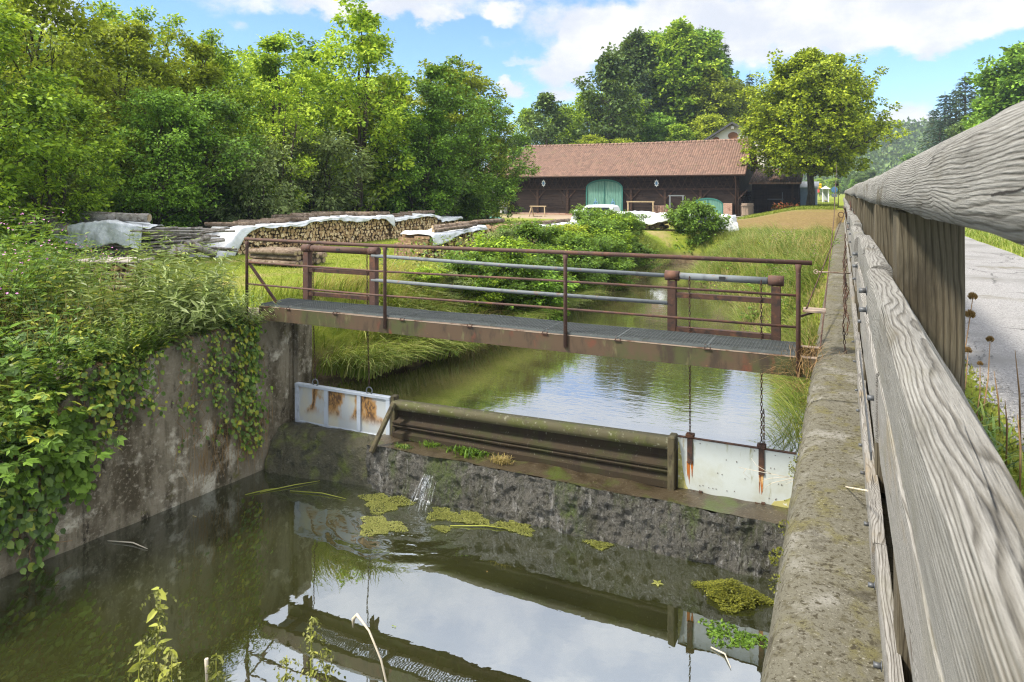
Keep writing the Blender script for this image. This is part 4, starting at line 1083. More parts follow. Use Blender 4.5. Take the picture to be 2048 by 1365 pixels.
# roof: stepped courses of tiles
def roof_slope(y_e, y_r, ze, zr, s):
    m = MB(); n = 46; xs0, xs1 = BX0 - .45, BX1 + .5
    nx = 60
    for k in range(n):
        t0, t1 = k / n, (k + 1) / n
        ya, yb = y_e + (y_r - y_e) * t0, y_e + (y_r - y_e) * t1; za, zb = ze + (zr - ze) * t0, ze + (zr - ze) * t1
        sag = lambda x, t: -.07 * math.sin(math.pi * (x - xs0) / (xs1 - xs0)) * t + .02 * n1(x * .5, t * 4)
        rows = [[(xs0 + (xs1 - xs0) * i / nx, ya, za + .055 + sag(xs0 + (xs1 - xs0) * i / nx, t0)) for i in range(nx + 1)],
                [(xs0 + (xs1 - xs0) * i / nx, yb, zb + .012 + sag(xs0 + (xs1 - xs0) * i / nx, t1)) for i in range(nx + 1)]]
        low = [[(p[0], p[1], p[2] - .043) for p in rows[0]], rows[0]]
        m.loft(low, closed=False, caps=False, smooth=False); m.loft(rows, closed=False, caps=False, smooth=False)
    return m
rf_ = put(roof_slope(BY - .75, BY + BD / 2, EZ - .25, RZ, 1).build('roof', M['tile']), bn)
put(roof_slope(BY + BD + .75, BY + BD / 2, EZ - .25, RZ, -1).build('roof', M['tile']), bn)
m = MB(); x = BX0 - .45; rr = random.Random(5)
while x < BX1 + .4:
    m.tube([(x, BY + BD / 2, RZ - .02 - .07 * math.sin(math.pi * (x - BX0) / 20)), (x + .40, BY + BD / 2, RZ + .0 - .07 * math.sin(math.pi * (x - BX0) / 20))], [.13, .15], 8); x += .37
sub(m.build('ridge_tile', M['tile']), rf_)
m = MB().bar((BX0 - .5, BY - .78, EZ - .27), (BX0 - .5, BY + BD / 2, RZ + .05), .05, .2); sub(m.build('verge_board', M['pipe']), rf_)
m = MB().bar((BX1 + .54, BY - .78, EZ - .27), (BX1 + .54, BY + BD / 2, RZ + .05), .05, .2); put(m.build('verge_board', M['barn_frame']), bn)
m = MB().tube([(BX0 - .4, BY - .84, EZ - .25), (BX1 + .5, BY - .84, EZ - .27)], .065, 8); sub(m.build('gutter', M['rust_dark']), rf_)
m = MB().tube([(BX1 - .25, BY - .84, EZ - .3), (BX1 - .25, BY - .2, EZ - .7), (BX1 - .25, BY - .2, BZ + .1)], .05, 8); put(m.build('downpipe', M['rust']), bn)
# open framed right gable: posts, beams, brick base and a board gate
for k in range(6):
    y = BY + .1 + k * 1.8
    wallbox('timber_post', M['barn_frame'], BX1 - .1, BX1 + .1, y, y + .18, BZ + 1.2, 4.39)
for z in (3.4, 3.9): wallbox('gable_beam', M['old_timber'], BX1 - .04, BX1 + .04, BY + .3, BY + 9.6, z, z + .12)
p0 = ony(1447, 420, BY - .3).x
wallbox('brick_pier', M['brick'], p0, BX1 - .5, BY - .42, BY - .13, BZ - .1, 3.45)
wallbox('brick_base', M['brick'], BX1 - .21, BX1 + .02, BY + .2, BY + 9, BZ, 3.3)
gp = empty('board_gate', (BX1 + .3, BY, 2.2), 'pale vertical board gate at the right corner of the barn', 'gate')
a, b2 = ony(1483, 420, BY - .5), ony(1507, 420, BY + 1.2)
m = MB()
for k in range(9):
    p = Vector((a.x, a.y, 2.1)).lerp(Vector((b2.x, b2.y, 2.1)), (k + .5) / 9); m.box(p.x - .045, p.x + .045, p.y - .02, p.y + .02, 2.1, 3.45)
put(m.build('boards', M['fence_board']), gp)
m = MB().bar((a.x, a.y + .04, 2.5), (b2.x, b2.y + .04, 2.5), .08, .04).bar((a.x, a.y + .04, 3.25), (b2.x, b2.y + .04, 3.25), .08, .04); put(m.build('rails', M['fence_board']), gp)

# black boarded shed right of the barn, behind the linden
sh = empty('shed', (-4, 60, 2.4), 'black boarded shed between the barn and the big yellow green tree', 'shed')
sx0, sx1 = ony(1504, 400, 59.5).x, ony(1598, 400, 59.5).x
m = MB(); x = sx0; rr = random.Random(31)
while x < sx1:
    m.box(x, x + .21, 59.5 - rr.uniform(0, .03), 59.6, 2.3, 5.0 + rr.uniform(-.02, .02)); x += .225
m.box(sx0, sx1, 59.61, 64, 2.3, 5.0)
put(m.build('wall', M['barn_wood']), sh)
m = MB().prism([(59.0, 4.95), (64.2, 6.2), (64.2, 6.35), (59.0, 5.1)], 0, sx0 - .2, sx1 + .2); put(m.build('roof', M['tile']), sh)
m = MB().box(sx0 + 1.2, sx0 + 2.4, 59.40, 59.46, 3.7, 3.78).box(sx0 + 2.3, sx0 + 2.36, 59.40, 59.46, 3.2, 4.3); put(m.build('hinge_bar', M['steel']), sh)
m = MB().box(sx1 - .55, sx1 - .4, 59.38, 59.47, 2.3, 5.0); put(m.build('corner_post', M['barn_frame']), sh)
p = ony(1606, 390, 61)
s2 = empty('shed', (p.x, 61, 2.6), 'small grey weathered board shed right behind the linden trunk', 'shed')
m = MB(); 
for k in range(8): m.box(p.x - .9 + k * .24, p.x - .68 + k * .24, 61 - .02 * (k % 2), 61.1, 2.5, 4.7)
m.box(p.x - .9, p.x + 1.02, 61.11, 63, 2.5, 4.7)
put(m.build('wall', M['sign_grey']), s2)
m = MB().prism([(60.7, 4.65), (63.2, 5.1), (63.2, 5.2), (60.7, 4.75)], 0, p.x - 1.05, p.x + 1.15); put(m.build('roof', M['white_paint']), s2)

# house with round window behind the barn
hx = ony(1466, 260, 78).x; HA = ony(1466, 246, 77.4).z
hs = empty('house', (hx, 80, 2.3), 'cream house gable with round brown window behind the barn', 'house')
we = HA - 4.3 * .62
m = MB().box(hx - 4.0, hx + 3.2, 78.05, 88, 2.3, we).prism([(hx - 4.2, we), (hx + 4.2, we), (hx, we + 4.2 * .62)], 1, 78, 88); put(m.build('wall', M['cream']), hs)
for s in (-1, 1):
    m = MB(); e = Vector((hx + s * 4.9, 0, HA - 4.9 * .62 + .12)); r = Vector((hx, 0, HA + .12))
    m.prism([(e.x, e.z), (r.x, r.z), (r.x, r.z - .16), (e.x, e.z - .16)], 1, 77.35, 88.5); put(m.build('roof', M['dark_roof']), hs)
    m = MB().bar((hx + s * 4.9, 77.30, HA - 4.9 * .62), (hx + s * .02, 77.30, HA), .05, .2); put(m.build('barge_board', M['dark_roof']), hs)
p = ony(1466, 272, 77.95)
m = MB().prism([(p.x + .52 * math.cos(t), p.z + .40 * math.sin(t)) for t in np.linspace(0, 6.283, 21)[:-1]], 1, 77.9, 77.99); o = put(m.build('round_window', M['brown']), hs)
m = MB().box(p.x - .14, p.x + .14, 77.5, 77.98, HA - .62, HA - .34); put(m.build('ridge_beam', M['cream']), hs)
p = ony(1431, 278, 77.4)
m = MB().prism([(p.x + .34 * math.cos(t), p.z - .1 + .34 * max(-.6, math.sin(t))) for t in np.linspace(0, 6.283, 17)[:-1]], 1, 77.8, 77.99); put(m.build('arched_window', M['brown']), hs)
# outbuilding left of the barn, whitewashed, and its roof
p = ony(1012, 430, 55); 
ob = empty('outbuilding', (p.x - 1, 57, 2.2), 'weathered whitewashed outbuilding at the left end of the barn', 'building')
m = MB().box(p.x - 2.6, BX0 - .05, 55.2, 62, 2.2, 4.9); put(m.build('wall', M['whitewash']), ob)
m = MB().prism([(54.6, 4.85), (58.5, 7.6), (62.4, 4.85), (62.4, 5.0), (58.5, 7.76), (54.6, 5.0)], 0, p.x - 3, BX0 - .5); put(m.build('roof', M['tile']), ob)

# ---------------------------------------------------------------- small things in the yard
def frame_stand(px0, px1, pyt, pyb, Y, mat, label, logs=False, tall=False):
    a = ony(px0, pyb, Y); b3 = ony(px1, pyb, Y); zt = ony(px0, pyt, Y).z; zb = ony(px0, pyb, Y).z
    e = empty('wood_stand', ((a.x + b3.x) / 2, Y, zb), label, 'wooden stand')
    for x in (a.x, b3.x):
        s = 1 if x == a.x else -1
        if tall: m = MB().box(x - .05, x + .05, Y - .05, Y + .05, zb, zt)
        else: m = MB().bar((x - .12 * s, Y - .35, zb), (x + .05 * s, Y, zt), .08).bar((x + .15 * s, Y + .35, zb), (x + .05 * s, Y, zt), .08)
        put(m.build('leg', mat), e)
    m = MB().box(a.x - .1, b3.x + .1, Y - .05, Y + .05, zt + .002, zt + .09); put(m.build('cross_bar', mat), e)
    return e, a, b3, zb
e, a, b3, zb = frame_stand(1062, 1090, 414, 440, 52, M['old_wood'], 'A shaped pale sawhorse holding a few logs before the barn')
rr = random.Random(6)
for k in range(5):
    x = a.x + .2 + k * .17; m = MB().tube([(x, 51.7, zb + .12 + .1 * (k % 2)), (x + .05, 52.4, zb + .12 + .1 * (k % 2))], .1, 8)
    tag(m.build('log', M['log_bark']), 'short brown log lying in the sawhorse before the barn', 'log', 'logs in the sawhorse')
frame_stand(1256, 1306, 405, 432, 50, M['old_wood'], 'wide low pale timber stand right of the green doors', tall=True)
frame_stand(1340, 1366, 393, 424, 51, M['pipe'], 'tall grey metal frame standing before the barn', tall=True)
p = ony(1322, 420, 50.5)
st = empty('brick_stack', (p.x, 50.5, 2.3), 'low stack of red bricks on a pallet before the barn', 'brick stack')
m = MB()
for k in range(6):
    for q in range(9): m.box(p.x - .55 + q * .125, p.x - .435 + q * .125, 50.2, 50.8, 2.55 + k * .13, 2.67 + k * .13)
put(m.build('bricks', M['tile']), st)
m = MB().box(p.x - .6, p.x + .6, 50.15, 50.85, 2.3, 2.54); put(m.build('pallet', M['old_wood']), st)
# white van behind the covered woodpile
c0 = ony(1203, 425, 47)
van = empty('parked_car', (c0.x, 47, 2.0), 'white car parked behind the tarpaulins, only its roof showing', 'car')
vx0, vx1 = c0.x - 1.15, c0.x + 1.1
prof = [(vx0 - .9, 2.6), (vx0 - .85, 3.05), (vx0 - .35, 3.25), (vx0 + .15, 3.8), (vx0 + .4, 3.93), (vx1 - .5, 3.95), (vx1 - .1, 3.86), (vx1 + .12, 3.3), (vx1 + .15, 2.6)]
m = MB().prism(prof, 1, 46.2, 47.9); put(m.build('body', M['car_paint'], bevel=.07, loc=(0, 0, -.52)), van)
m = MB().prism([(vx0 + .0, 3.30), (vx0 + .27, 3.72), (vx0 + .75, 3.76), (vx0 + .75, 3.30)], 1, 46.16, 46.198).prism([(vx0 + .85, 3.30), (vx0 + .85, 3.76), (vx1 - .3, 3.76), (vx1 - .12, 3.30)], 1, 46.16, 46.198); put(m.build('side_window', M['glass'], loc=(0, 0, -.52)), van)
for x in (vx0 - .2, vx1 - .45):
    m = MB().tube([(x, 46.15, 2.6), (x, 46.4, 2.6)], .32, 16); put(m.build('wheel', M['rubber'], loc=(0, 0, -.25)), van)
# flower box, shrub ball, posts
p = ony(1571, 417, 58.6)
fb2 = empty('flower_box', (p.x, 58.6, p.z - .4), 'wooden flower box with red and yellow flowers beside the black shed', 'flower box')
m = MB().box(p.x - 1.0, p.x + 1.0, 58.3, 58.9, p.z - .55, p.z - .1); put(m.build('box', M['fence_board']), fb2)
L = Leaves(4); n = 500; P = np.column_stack([L.r.uniform(-1, 1, n) + p.x, L.r.uniform(-.3, .3, n) + 58.6, p.z - .1 + np.abs(L.r.normal(0, .2, n))]); L.add(P, L.r.normal(0, 1, (n, 3)), .16, .12); put(L.build('flowers', M['flower_red']), fb2)
L = Leaves(5); P = np.column_stack([L.r.uniform(-1, 1, n) + p.x, L.r.uniform(-.3, .3, n) + 58.6, p.z - .15 + np.abs(L.r.normal(0, .18, n))]); L.add(P, L.r.normal(0, 1, (n, 3)), .16, .10); put(L.build('leaves', M['lf_fresh']), fb2)
# roadside: town sign, shelter, round sign
y0 = 92
p = ony(1632, 372, y0)
ts = empty('town_sign', (p.x, y0, 3.3), 'yellow place name sign board on two posts by the road', 'road sign')
p0, p1 = ony(1630, 377, y0), ony(1643, 367.5, y0)
m = MB().box(p0.x, p1.x, y0 - .03, y0 + .03, p0.z, p1.z); put(m.build('board', M['yellow_sign'], bevel=.02), ts)
m = MB()
for i, (fx, w) in enumerate(((.18, .6), (.3, .36))): 
    zz = p1.z - (.22 + i * .22); x = p0.x + (p1.x - p0.x) * fx; n = 6 - i * 2
    for k in range(n): m.box(x + k * w / n * .9, x + k * w / n * .9 + w / n * .55, y0 - .04, y0 - .032, zz - .05, zz + .05)
put(m.build('lettering', M['rubber']), ts)
q0, q1 = ony(1630, 385.5, y0), ony(1639, 379, y0)
m = MB().box(q0.x, q1.x, y0 - .03, y0 + .03, q0.z, q1.z); put(m.build('lower_plate', M['red_sign']), ts)
for x in (p0.x + .05, p1.x - .1):
    m = MB().box(x, x + .07, y0 + .035, y0 + .10, 3.1, p1.z); put(m.build('post', M['pipe']), ts)
y0 = 88; a = ony(1644, 393, y0); b3 = ony(1658, 374, y0)
bs = empty('bus_shelter', ((a.x + b3.x) / 2, y0, 3.3), 'small white bus shelter with pitched roof across the meadow', 'bus shelter')
zt = ony(1651, 378.5, y0).z
for x in (a.x, b3.x - .12):
    for yy in (y0, y0 + 1.3): put(MB().box(x, x + .12, yy, yy + .12, 2.9, zt).build('post', M['white_paint']), bs)
m = MB().prism([(a.x - .2, zt), (b3.x + .2, zt), ((a.x + b3.x) / 2, b3.z + .12)], 1, y0 - .3, y0 + 1.7); put(m.build('roof', M['white_paint']), bs)
m = MB().box(a.x + .13, b3.x - .13, y0 + 1.32, y0 + 1.38, 2.9, zt - .01); put(m.build('back_panel', M['tarp_grey']), bs)
m = MB().box(a.x + .2, b3.x - .2, y0 + .9, y0 + 1.25, 3.3, 3.4); put(m.build('bench', M['old_wood']), bs)
y0 = 66; p = ony(1669, 380, y0)
rs = empty('round_sign', (p.x, y0, 3.1), 'round grey traffic sign seen from behind beside the far fence end', 'traffic sign')
m = MB().prism([(p.x + .27 * math.cos(t), p.z + .27 * math.sin(t)) for t in np.linspace(0, 6.283, 9)[:-1]], 1, y0 - .02, y0 + .02); put(m.build('disc', M['sign_blue']), rs)
m = MB().box(p.x - .22, p.x + .22, y0 - .02, y0 + .02, p.z - .62, p.z - .34); put(m.build('plate', M['sign_grey']), rs)
m = MB().tube([(p.x, y0 + .05, 2.9), (p.x, y0 + .05, p.z + .3)], .035, 8); put(m.build('post', M['pipe']), rs)

# ================================================================ WOODPILES
rr = random.Random(77)
def chunk_poly(r, kind, rnd):
    if kind == 0: n, st = 8, 0          # round
    elif kind == 1: n, st = 3, 0        # split wedge
    else: n, st = 4, 0
    a0 = rnd.uniform(0, 6.28)
    return [(r * rnd.uniform(.75, 1.12) * math.cos(a0 + 6.283 * k / n), r * rnd.uniform(.75, 1.12) * math.sin(a0 + 6.283 * k / n)) for k in range(n)]
chunks = []
for k in range(14):
    pr = chunk_poly(.078 if k % 3 else .07, (1, 2, 1, 0, 2, 1, 2)[k % 7], rr)
    chunks.append((pr, MB().prism(pr, 0, -.5, 0).mesh('firewood_log', M['firewood'])))
rest = MB(); NLOG = [0]
def stack(xf, y0, y1, zb, ztop, label, group, cap=0):
    """cordwood with its cut ends facing +X at xf"""
    y = y0 + .07; made = 0
    pos = []
    row = 0
    z = zb + .07
    while z < 5:
        y = y0 + .07 + (.06 if row % 2 else 0)
        while y < y1 - .05:
            if z + .05 < ztop(y): pos.append((y + rr.uniform(-.025, .025), z + rr.uniform(-.025, .025)))
            y += .128
        z += .112; row += 1
    pos.sort()
    for (y, z) in pos:
        pr, me = rr.choice(chunks); x = xf + rr.uniform(-.05, .035)
        if made < cap:
            o = link('firewood_log', me, loc=(x, y, z)); o.rotation_euler = (rr.uniform(0, 6.28), 0, rr.uniform(-.05, .05)); o.scale = (1, rr.uniform(.8, 1.2), rr.uniform(.8, 1.2))
            tag(o, label, 'firewood log', group); made += 1
        else:
            a = rr.uniform(0, 6.28); s = rr.uniform(.8, 1.2); c_, s_ = math.cos(a) * s, math.sin(a) * s
            rest.prism([(y + p * c_ - q * s_, z + p * s_ + q * c_) for p, q in pr], 0, x - .5, x)
    # inner dark core of the stack
    n = 30
    for i in range(n):
        ya, yb = y0 + (y1 - y0) * i / n, y0 + (y1 - y0) * (i + 1) / n
        rest.box(xf - 1.05, xf - .25, ya, yb - .001, zb, min(ztop(ya), ztop(yb)) - .05)
PX = -16.5
def topA(y): return 3.20 + .10 * n1(y * .5) + .05 * n1(y * 1.7) + .18 * sm(17, 19.5, y) - .12 * sm(21, 23.0, y) - .9 * sm(15.6, 14.3, y)
def topB(y): return 3.14 + .16 * sm(23, 25.6, y) - .12 * sm(26.2, 26.9, y) + .03 * n1(y * 2)
def topC(y): return 3.02 + .06 * sm(27, 28.5, y) + .04 * n1(y * 2)
stack(PX, 14.4, 23.1, 2.38, topA, 'split firewood log with pale cut end in the long tarpaulin covered stack', 'firewood logs in the long stack', 290)
stack(PX - .03, 23.25, 26.9, 2.38, topB, '', '')
stack(PX - .05, 27.0, 28.9, 2.38, topC, '', '')
def topD(y): return 3.12 + .1 * n1(y * .6, 4) + .05 * sm(18, 20, y) - .3 * sm(16.8, 16.2, y)
stack(-10.5, 16.4, 22.3, 2.36, topD, '', '')
def topE(y): return 2.95 + .05 * n1(y)
stack(-10.3, 22.5, 29.5, 2.36, topE, '', '')
tag(rest.build('firewood', M['firewood']), kind='stuff')

def tarp(name_label, path_top, over, xback, mat, seed, dy=.12, cat='tarpaulin', thick=.012):
    dy *= .5
    """sheet along Y: lies on top from xback to the face and hangs over it by over(y)"""
    ys = []; y = path_top[0]
    while y < path_top[1]: ys.append(y); y += dy
    xf, zt = path_top[2], path_top[3]
    rows = []
    for y in ys:
        r = []; ov = over(y)
        for k in range(8):
            t = k / 7; r.append((xback + (xf + .05 - xback) * t, y + .05 * n1(seed, y * 2, t * 3), zt(y) + .05 + .05 * n1(y * 1.2 + seed, t * 2.5) + .03 * n1(y * 4, t * 6, seed) + .02 * abs(n1(y * 9 + t * 4, t * 3, seed))))
        x0, z0 = r[-1][0], r[-1][2]
        for k in range(1, 7):
            t = k / 6; r.append((x0 + .05 + .05 * n1(y * 3 + seed, t * 1.5) + .045 * abs(n1(y * 5 + t, seed)) + .03 * t, y + .015 * n1(y * 2.2, t * 2, seed), z0 - ov * t - .01 + .006 * n1(y * 4, t * 3, seed)))
        rows.append(r)
    m = MB().loft(rows, closed=False, caps=False)
    o = tag(m.build('tarpaulin', mat), name_label, cat)
    md = o.modifiers.new('s', 'SOLIDIFY'); md.thickness = thick
    return o
def overA(y): return max(.05, .10 + .10 * n1(y * .9, 3) + .05 * n1(y * 2.5) + .62 * sm(16.0, 14.7, y) + .10 * sm(19.5, 20.5, y) * sm(22, 21, y) + .38 * sm(22.6, 23.3, y))
tarp('long dirty white tarpaulin over the main firewood stack', (14.2, 23.35, PX, topA), overA, PX - 1.15, M['tarp'], 3)
tarp('white tarpaulin strip on the second firewood stack with the high right end', (23.4, 27.0, PX - .03, topB), lambda y: .10 + .06 * n1(y * 2) , PX - 1.15, M['tarp'], 13)
tarp('short white tarpaulin on the farthest firewood stack beside the maple', (27.05, 29.0, PX - .05, topC), lambda y: .12 + .08 * n1(y * 2), PX - 1.15, M['tarp'], 23)
tarp('smooth white tarpaulin weighted with logs on the near stack by the stream', (16.6, 19.9, -10.5, topD), lambda y: .12 + .06 * n1(y * 1.5) + .22 * sm(18.3, 16.8, y), -11.5, M['tarp'], 33)
tarp('crumpled white tarpaulin on the low stack behind the stream shrubs', (22.4, 29.6, -10.3, topE), lambda y: .22 + .1 * n1(y * 1.5), -11.3, M['tarp'], 43)
# big heap under tarps crossing in front of the barn
def heap_x(t): return -12.6 + 7.9 * t
rows = []
for i in range(80):
    t = i / 79; x = heap_x(t); zt = 3.30 + .12 * n1(x * .9) + .07 * n1(x * 3) - .1 * t
    r = []
    for k in range(7): s = k / 6; r.append((x + .05 * n1(x * 3, s), 35.5 - 1.5 * s + .05 * n1(x * 2, s * 2), zt + .07 * n1(x * 1.5, s * 3, 8)))
    ov = .45 + .15 * n1(x * 1.1, 6) + .55 * sm(.86, .96, t)
    for k in range(1, 7): s = k / 6; r.append((x + .04 * n1(x * 4, s), 33.95 - .12 * s + .10 * n1(x * 4, s * 1.2), zt - ov * s + .03 * n1(x * 6, s * 4)))
    rows.append(r)
r0 = rows[-1]
for q in range(1, 6): rows.append([(p[0] + .08 * q * (.3 + .7 * (k / 12)) , p[1] + .02 * n1(q, k), p[2] - (.16 * q if k < 7 else .02 * q) - (.0 if k < 7 else .04)) for k, p in enumerate(r0)])
m = MB().loft(rows, closed=False, caps=False); o = tag(m.build('tarpaulin', M['tarp']), 'big bulging white tarpaulin over the heap before the barn with loose hanging end', 'tarpaulin'); o.modifiers.new('s', 'SOLIDIFY').thickness = .012
hp = MB()
for k in range(150):
    x = heap_x(rr.random()); z = 2.45 + rr.random() * .7; hp.tube([(x, 34.1, z), (x + rr.uniform(-.05, .05), 35.3, z)], rr.uniform(.06, .11), 7)
tag(hp.build('firewood', M['log_bark']), kind='stuff')
# green and grey covers at the barn's left end
def dome_cover(px0, px1, pyt, pyb, Y, mat, label, seed):
    a, b3 = ony(px0, pyb, Y), ony(px1, pyb, Y); zt = ony(px0, pyt, Y).z; zb = a.z - .2
    def fn(u, v):
        s = math.sin(math.pi * u) ** .6; x = a.x + (b3.x - a.x) * u
        t = v * 2 - 1; y = Y + t * 1.0; z = zb + (zt - zb) * s * (1 - t * t) ** .5
        return (x + .08 * n1(u * 6, v * 4, seed), y, z + .10 * n1(u * 7 + seed, v * 5))
    tag(rough_surface('tarpaulin', mat, fn, 30, 16), label, 'tarpaulin')
dome_cover(932, 972, 431, 447, 47, M['tarp_grey'], 'grey tarpaulin over a low heap left of the barn', 3)
dome_cover(960, 1012, 433, 447, 46, M['tarp_green'], 'green tarpaulin over a low heap by the whitewashed wall', 9)

# logs lying on the tarpaulins and in the heaps at the left
def log(a, b3, r, mat, label, group=None, bend=.0, n=9):
    a = Vector(a); b3 = Vector(b3); mid = a.lerp(b3, .5) + Vector((0, 0, bend)); d = (b3 - a).length
    pts = [a, a.lerp(mid, .5) + Vector((0, 0, bend * .3)), mid, mid.lerp(b3, .5) + Vector((0, 0, bend * .3)), b3]
    m = MB().tube(pts, [r * rr.uniform(.9, 1.1) for _ in pts], n)
    e = empty('log', mid, label, 'log', group)
    tw_ = put(m.build('trunk_wood', mat), e)
    for p, q in ((pts[0], pts[1]), (pts[-1], pts[-2])):
        dn = (p - q).normalized()
        sub(MB().tube([p + dn * .001, p + dn * .006], r * .82, n).build('cut_end', M['old_wood']), tw_)
    return e
for k in range(13):
    y = 15.6 + k * .58 + rr.uniform(-.2, .2); z = topA(y) + .13
    log((PX - .9 + rr.uniform(-.2, .3), y - rr.uniform(.3, .9), z + .02), (PX + rr.uniform(-.35, .12), y + rr.uniform(.3, .8), z - .01), rr.uniform(.05, .085), M['log_bark'], 'brown log weighing down the long tarpaulin of the main stack', 'logs on the long tarpaulin')
for k in range(5):
    y = 23.8 + k * .6; log((PX - .8, y, topB(y) + .12), (PX - .1, y + .5, topB(y) + .11), .06, M['log_bark'], 'brown log on the tarpaulin strip of the second stack', 'logs on the second stack')
a = onx(1500 * 0 + 925, 447, -10.9); 
log((-11.2, 17.9, topD(17.9) + .14), (-10.5, 19.4, topD(19.4) + .13), .075, M['log_bark'], 'thick brown log lying slantwise on the smooth white tarpaulin')
log((-10.55, 16.9, topD(17) + .08), (-10.4, 18.9, topD(18.9) + .10), .06, M['log_bark'], 'thin pale log along the lower edge of the smooth white tarpaulin')
for k in range(8):
    y = 20.0 + k * 1.1; z = (topD(y) if y < 22 else topE(y)) + .14
    log((-11.2 + rr.uniform(0, .3), y - .9, z), (-10.8 + rr.uniform(0, .3), y + .7, z), rr.uniform(.05, .08), M['log_bark'], 'reddish brown log on the stacks between stream and barn', 'logs on the stream stacks')
# loose logs leaning at the end of the main stack
p = onz(328, 512, 2.42)
for i, (px0, py0, px1, py1, r) in enumerate(((358, 512, 362, 492, .13), (384, 490, 428, 513, .11), (372, 489, 418, 474, .07), (352, 503, 395, 500, .10), (335, 514, 352, 500, .1))):
    a = onx(px0, py0, PX + .45); b3 = onx(px1, py1, PX + .35)
    a.z = max(a.z, 2.42 + r); b3.z = max(b3.z, 2.42 + r)
    log(a, b3, r, M['log_grey'], ('grey stump log standing at the left end of the main stack', 'grey log leaning down from the main tarpaulin to the grass', 'thin grey log slanting on the low tarpaulin corner', 'short grey log lying flat at the stack foot', 'short split log at the stack foot beside the branches')[i])
# branch heap between the big logs and the main stack
for k in range(34):
    t = rr.random(); x = -17.6 + rr.uniform(-.6, 1.2); y = 13.0 + t * 1.4; z = 2.5 + rr.random() * .75
    log((x - .5, y - rr.uniform(.4, .9), z + rr.uniform(-.1, .1)), (x + .5, y + rr.uniform(.4, .8), z + rr.uniform(-.12, .1)), rr.uniform(.02, .045), M['log_grey'], 'thin grey branch in the loose heap left of the main stack', 'branches in the loose heap', n=6)
# big logs under the torn tarpaulin at the far left
bigs = [(-22.6, 11.0), (-17.6, 13.2)]
def topG(t): return 3.28 + .10 * math.sin(t * 9) - .15 * sm(.75, 1, t)
for k in range(16):
    t0 = rr.uniform(0, .55); t1 = t0 + rr.uniform(.28, .45); off = rr.uniform(-.7, .4); row = k % 4
    A0 = Vector((bigs[0][0], bigs[0][1], 0)); B0 = Vector((bigs[1][0], bigs[1][1], 0)); nrm = Vector((.4, -.9, 0))
    pa = A0.lerp(B0, t0) - nrm * off; pb = A0.lerp(B0, min(1, t1)) - nrm * (off + rr.uniform(-.15, .15))
    z = 2.5 + row * .26 + rr.uniform(-.04, .04); pa.z = z; pb.z = z + rr.uniform(-.08, .08)
    log(pa, pb, rr.uniform(.11, .17), M['log_grey'], 'long weathered grey trunk in the log heap under the torn tarpaulin', 'grey trunks in the left heap', bend=rr.uniform(-.05, .05))
rows = []
for i in range(120):
    t = i / 119; P = Vector((bigs[0][0], bigs[0][1], 0)).lerp(Vector((bigs[1][0] + .2, bigs[1][1], 0)), t); nrm = Vector((.4, -.9, 0)).normalized(); r = []
    if True:
        for k in range(27):
            s = k / 26; top = max(0, min(1, (s - .15) / .3)); 
            o2 = -.5 + 1.15 * min(1, s / .45); dz = 0 if s < .45 else -(s - .45) / .55 * (.40 + .2 * math.sin(t * 7 + 1) + .35 * sm(.3, .1, abs(t - .62)))
            q = P + nrm * (o2 + .08 * n1(t * 14, s * 3) + .09 * abs(n1(t * 38 + s * 3, s * 2.5)) * min(1, s * 2)); r.append((q.x, q.y, topG(t) + .16 + dz + .07 * n1(t * 11, s * 5) + .05 * abs(n1(t * 30 - s * 5, s * 6)) + .03 * n1(t * 60, s * 15)))
    rows.append(r)
m = MB().loft(rows, closed=False, caps=False); o = tag(m.build('tarpaulin', M['tarp']), 'torn white tarpaulin hanging over the grey trunks at the far left', 'tarpaulin'); o.modifiers.new('s', 'SOLIDIFY').thickness = .012
for k in range(5):
    t = .12 + k * .17; P = Vector((bigs[0][0], bigs[0][1], 0)).lerp(Vector((bigs[1][0], bigs[1][1], 0)), t)
    log((P.x - 1.0, P.y - .5, topG(t) + .31), (P.x + 1.1, P.y + .35, topG(t + .1) + .30), rr.uniform(.08, .13), M['log_grey'], 'grey trunk lying on top of the torn tarpaulin', 'grey trunks on the torn tarpaulin')
# stack of slabs in the plants left of the bridge
for k in range(7):
    z = 2.30 + k * .115; c0 = onz(232, 560, 2.4); off = rr.uniform(-.12, .12)
    m = MB()
    ax = Vector((.87, .45, 0)); pa = Vector((-12.6, 8.7, z)) - ax * (.62 + off); pb = Vector((-12.6, 8.7, z)) + ax * (.60 + off)
    if k % 2 == 0:
        m.bar(pa, pb, .75, .065)
        tag(m.build('slab', M['log_grey'], bevel=.02), 'rough grey timber slab stacked among the plants left of the footbridge', 'timber slab', 'stacked slabs')
    else:
        for q in (-.45, -.1, .2, .5):
            cc = Vector((-12.6, 8.7, z)) + ax * q; sd = Vector((.45, -.87, 0))
            m = MB().tube([cc - sd * .42, cc + sd * .42], .052, 7)
            tag(m.build('spacer_log', M['firewood']), 'short round spacer log between the grey slabs', 'log', 'spacer logs in the slab stack')
# low pile of logs behind the left hoist
for k in range(22):
    row = k // 8; y = 13.3 + (k % 8) * .155 + .07 * (row % 2); z = 2.50 + row * .135
    log((-13.9 + rr.uniform(-.1, .1), y, z), (-12.35 + rr.uniform(-.08, .08), y, z), .068, M['log_bark'], 'straight log in the low pile on the lawn behind the left hoist', 'logs in the low lawn pile', n=7)
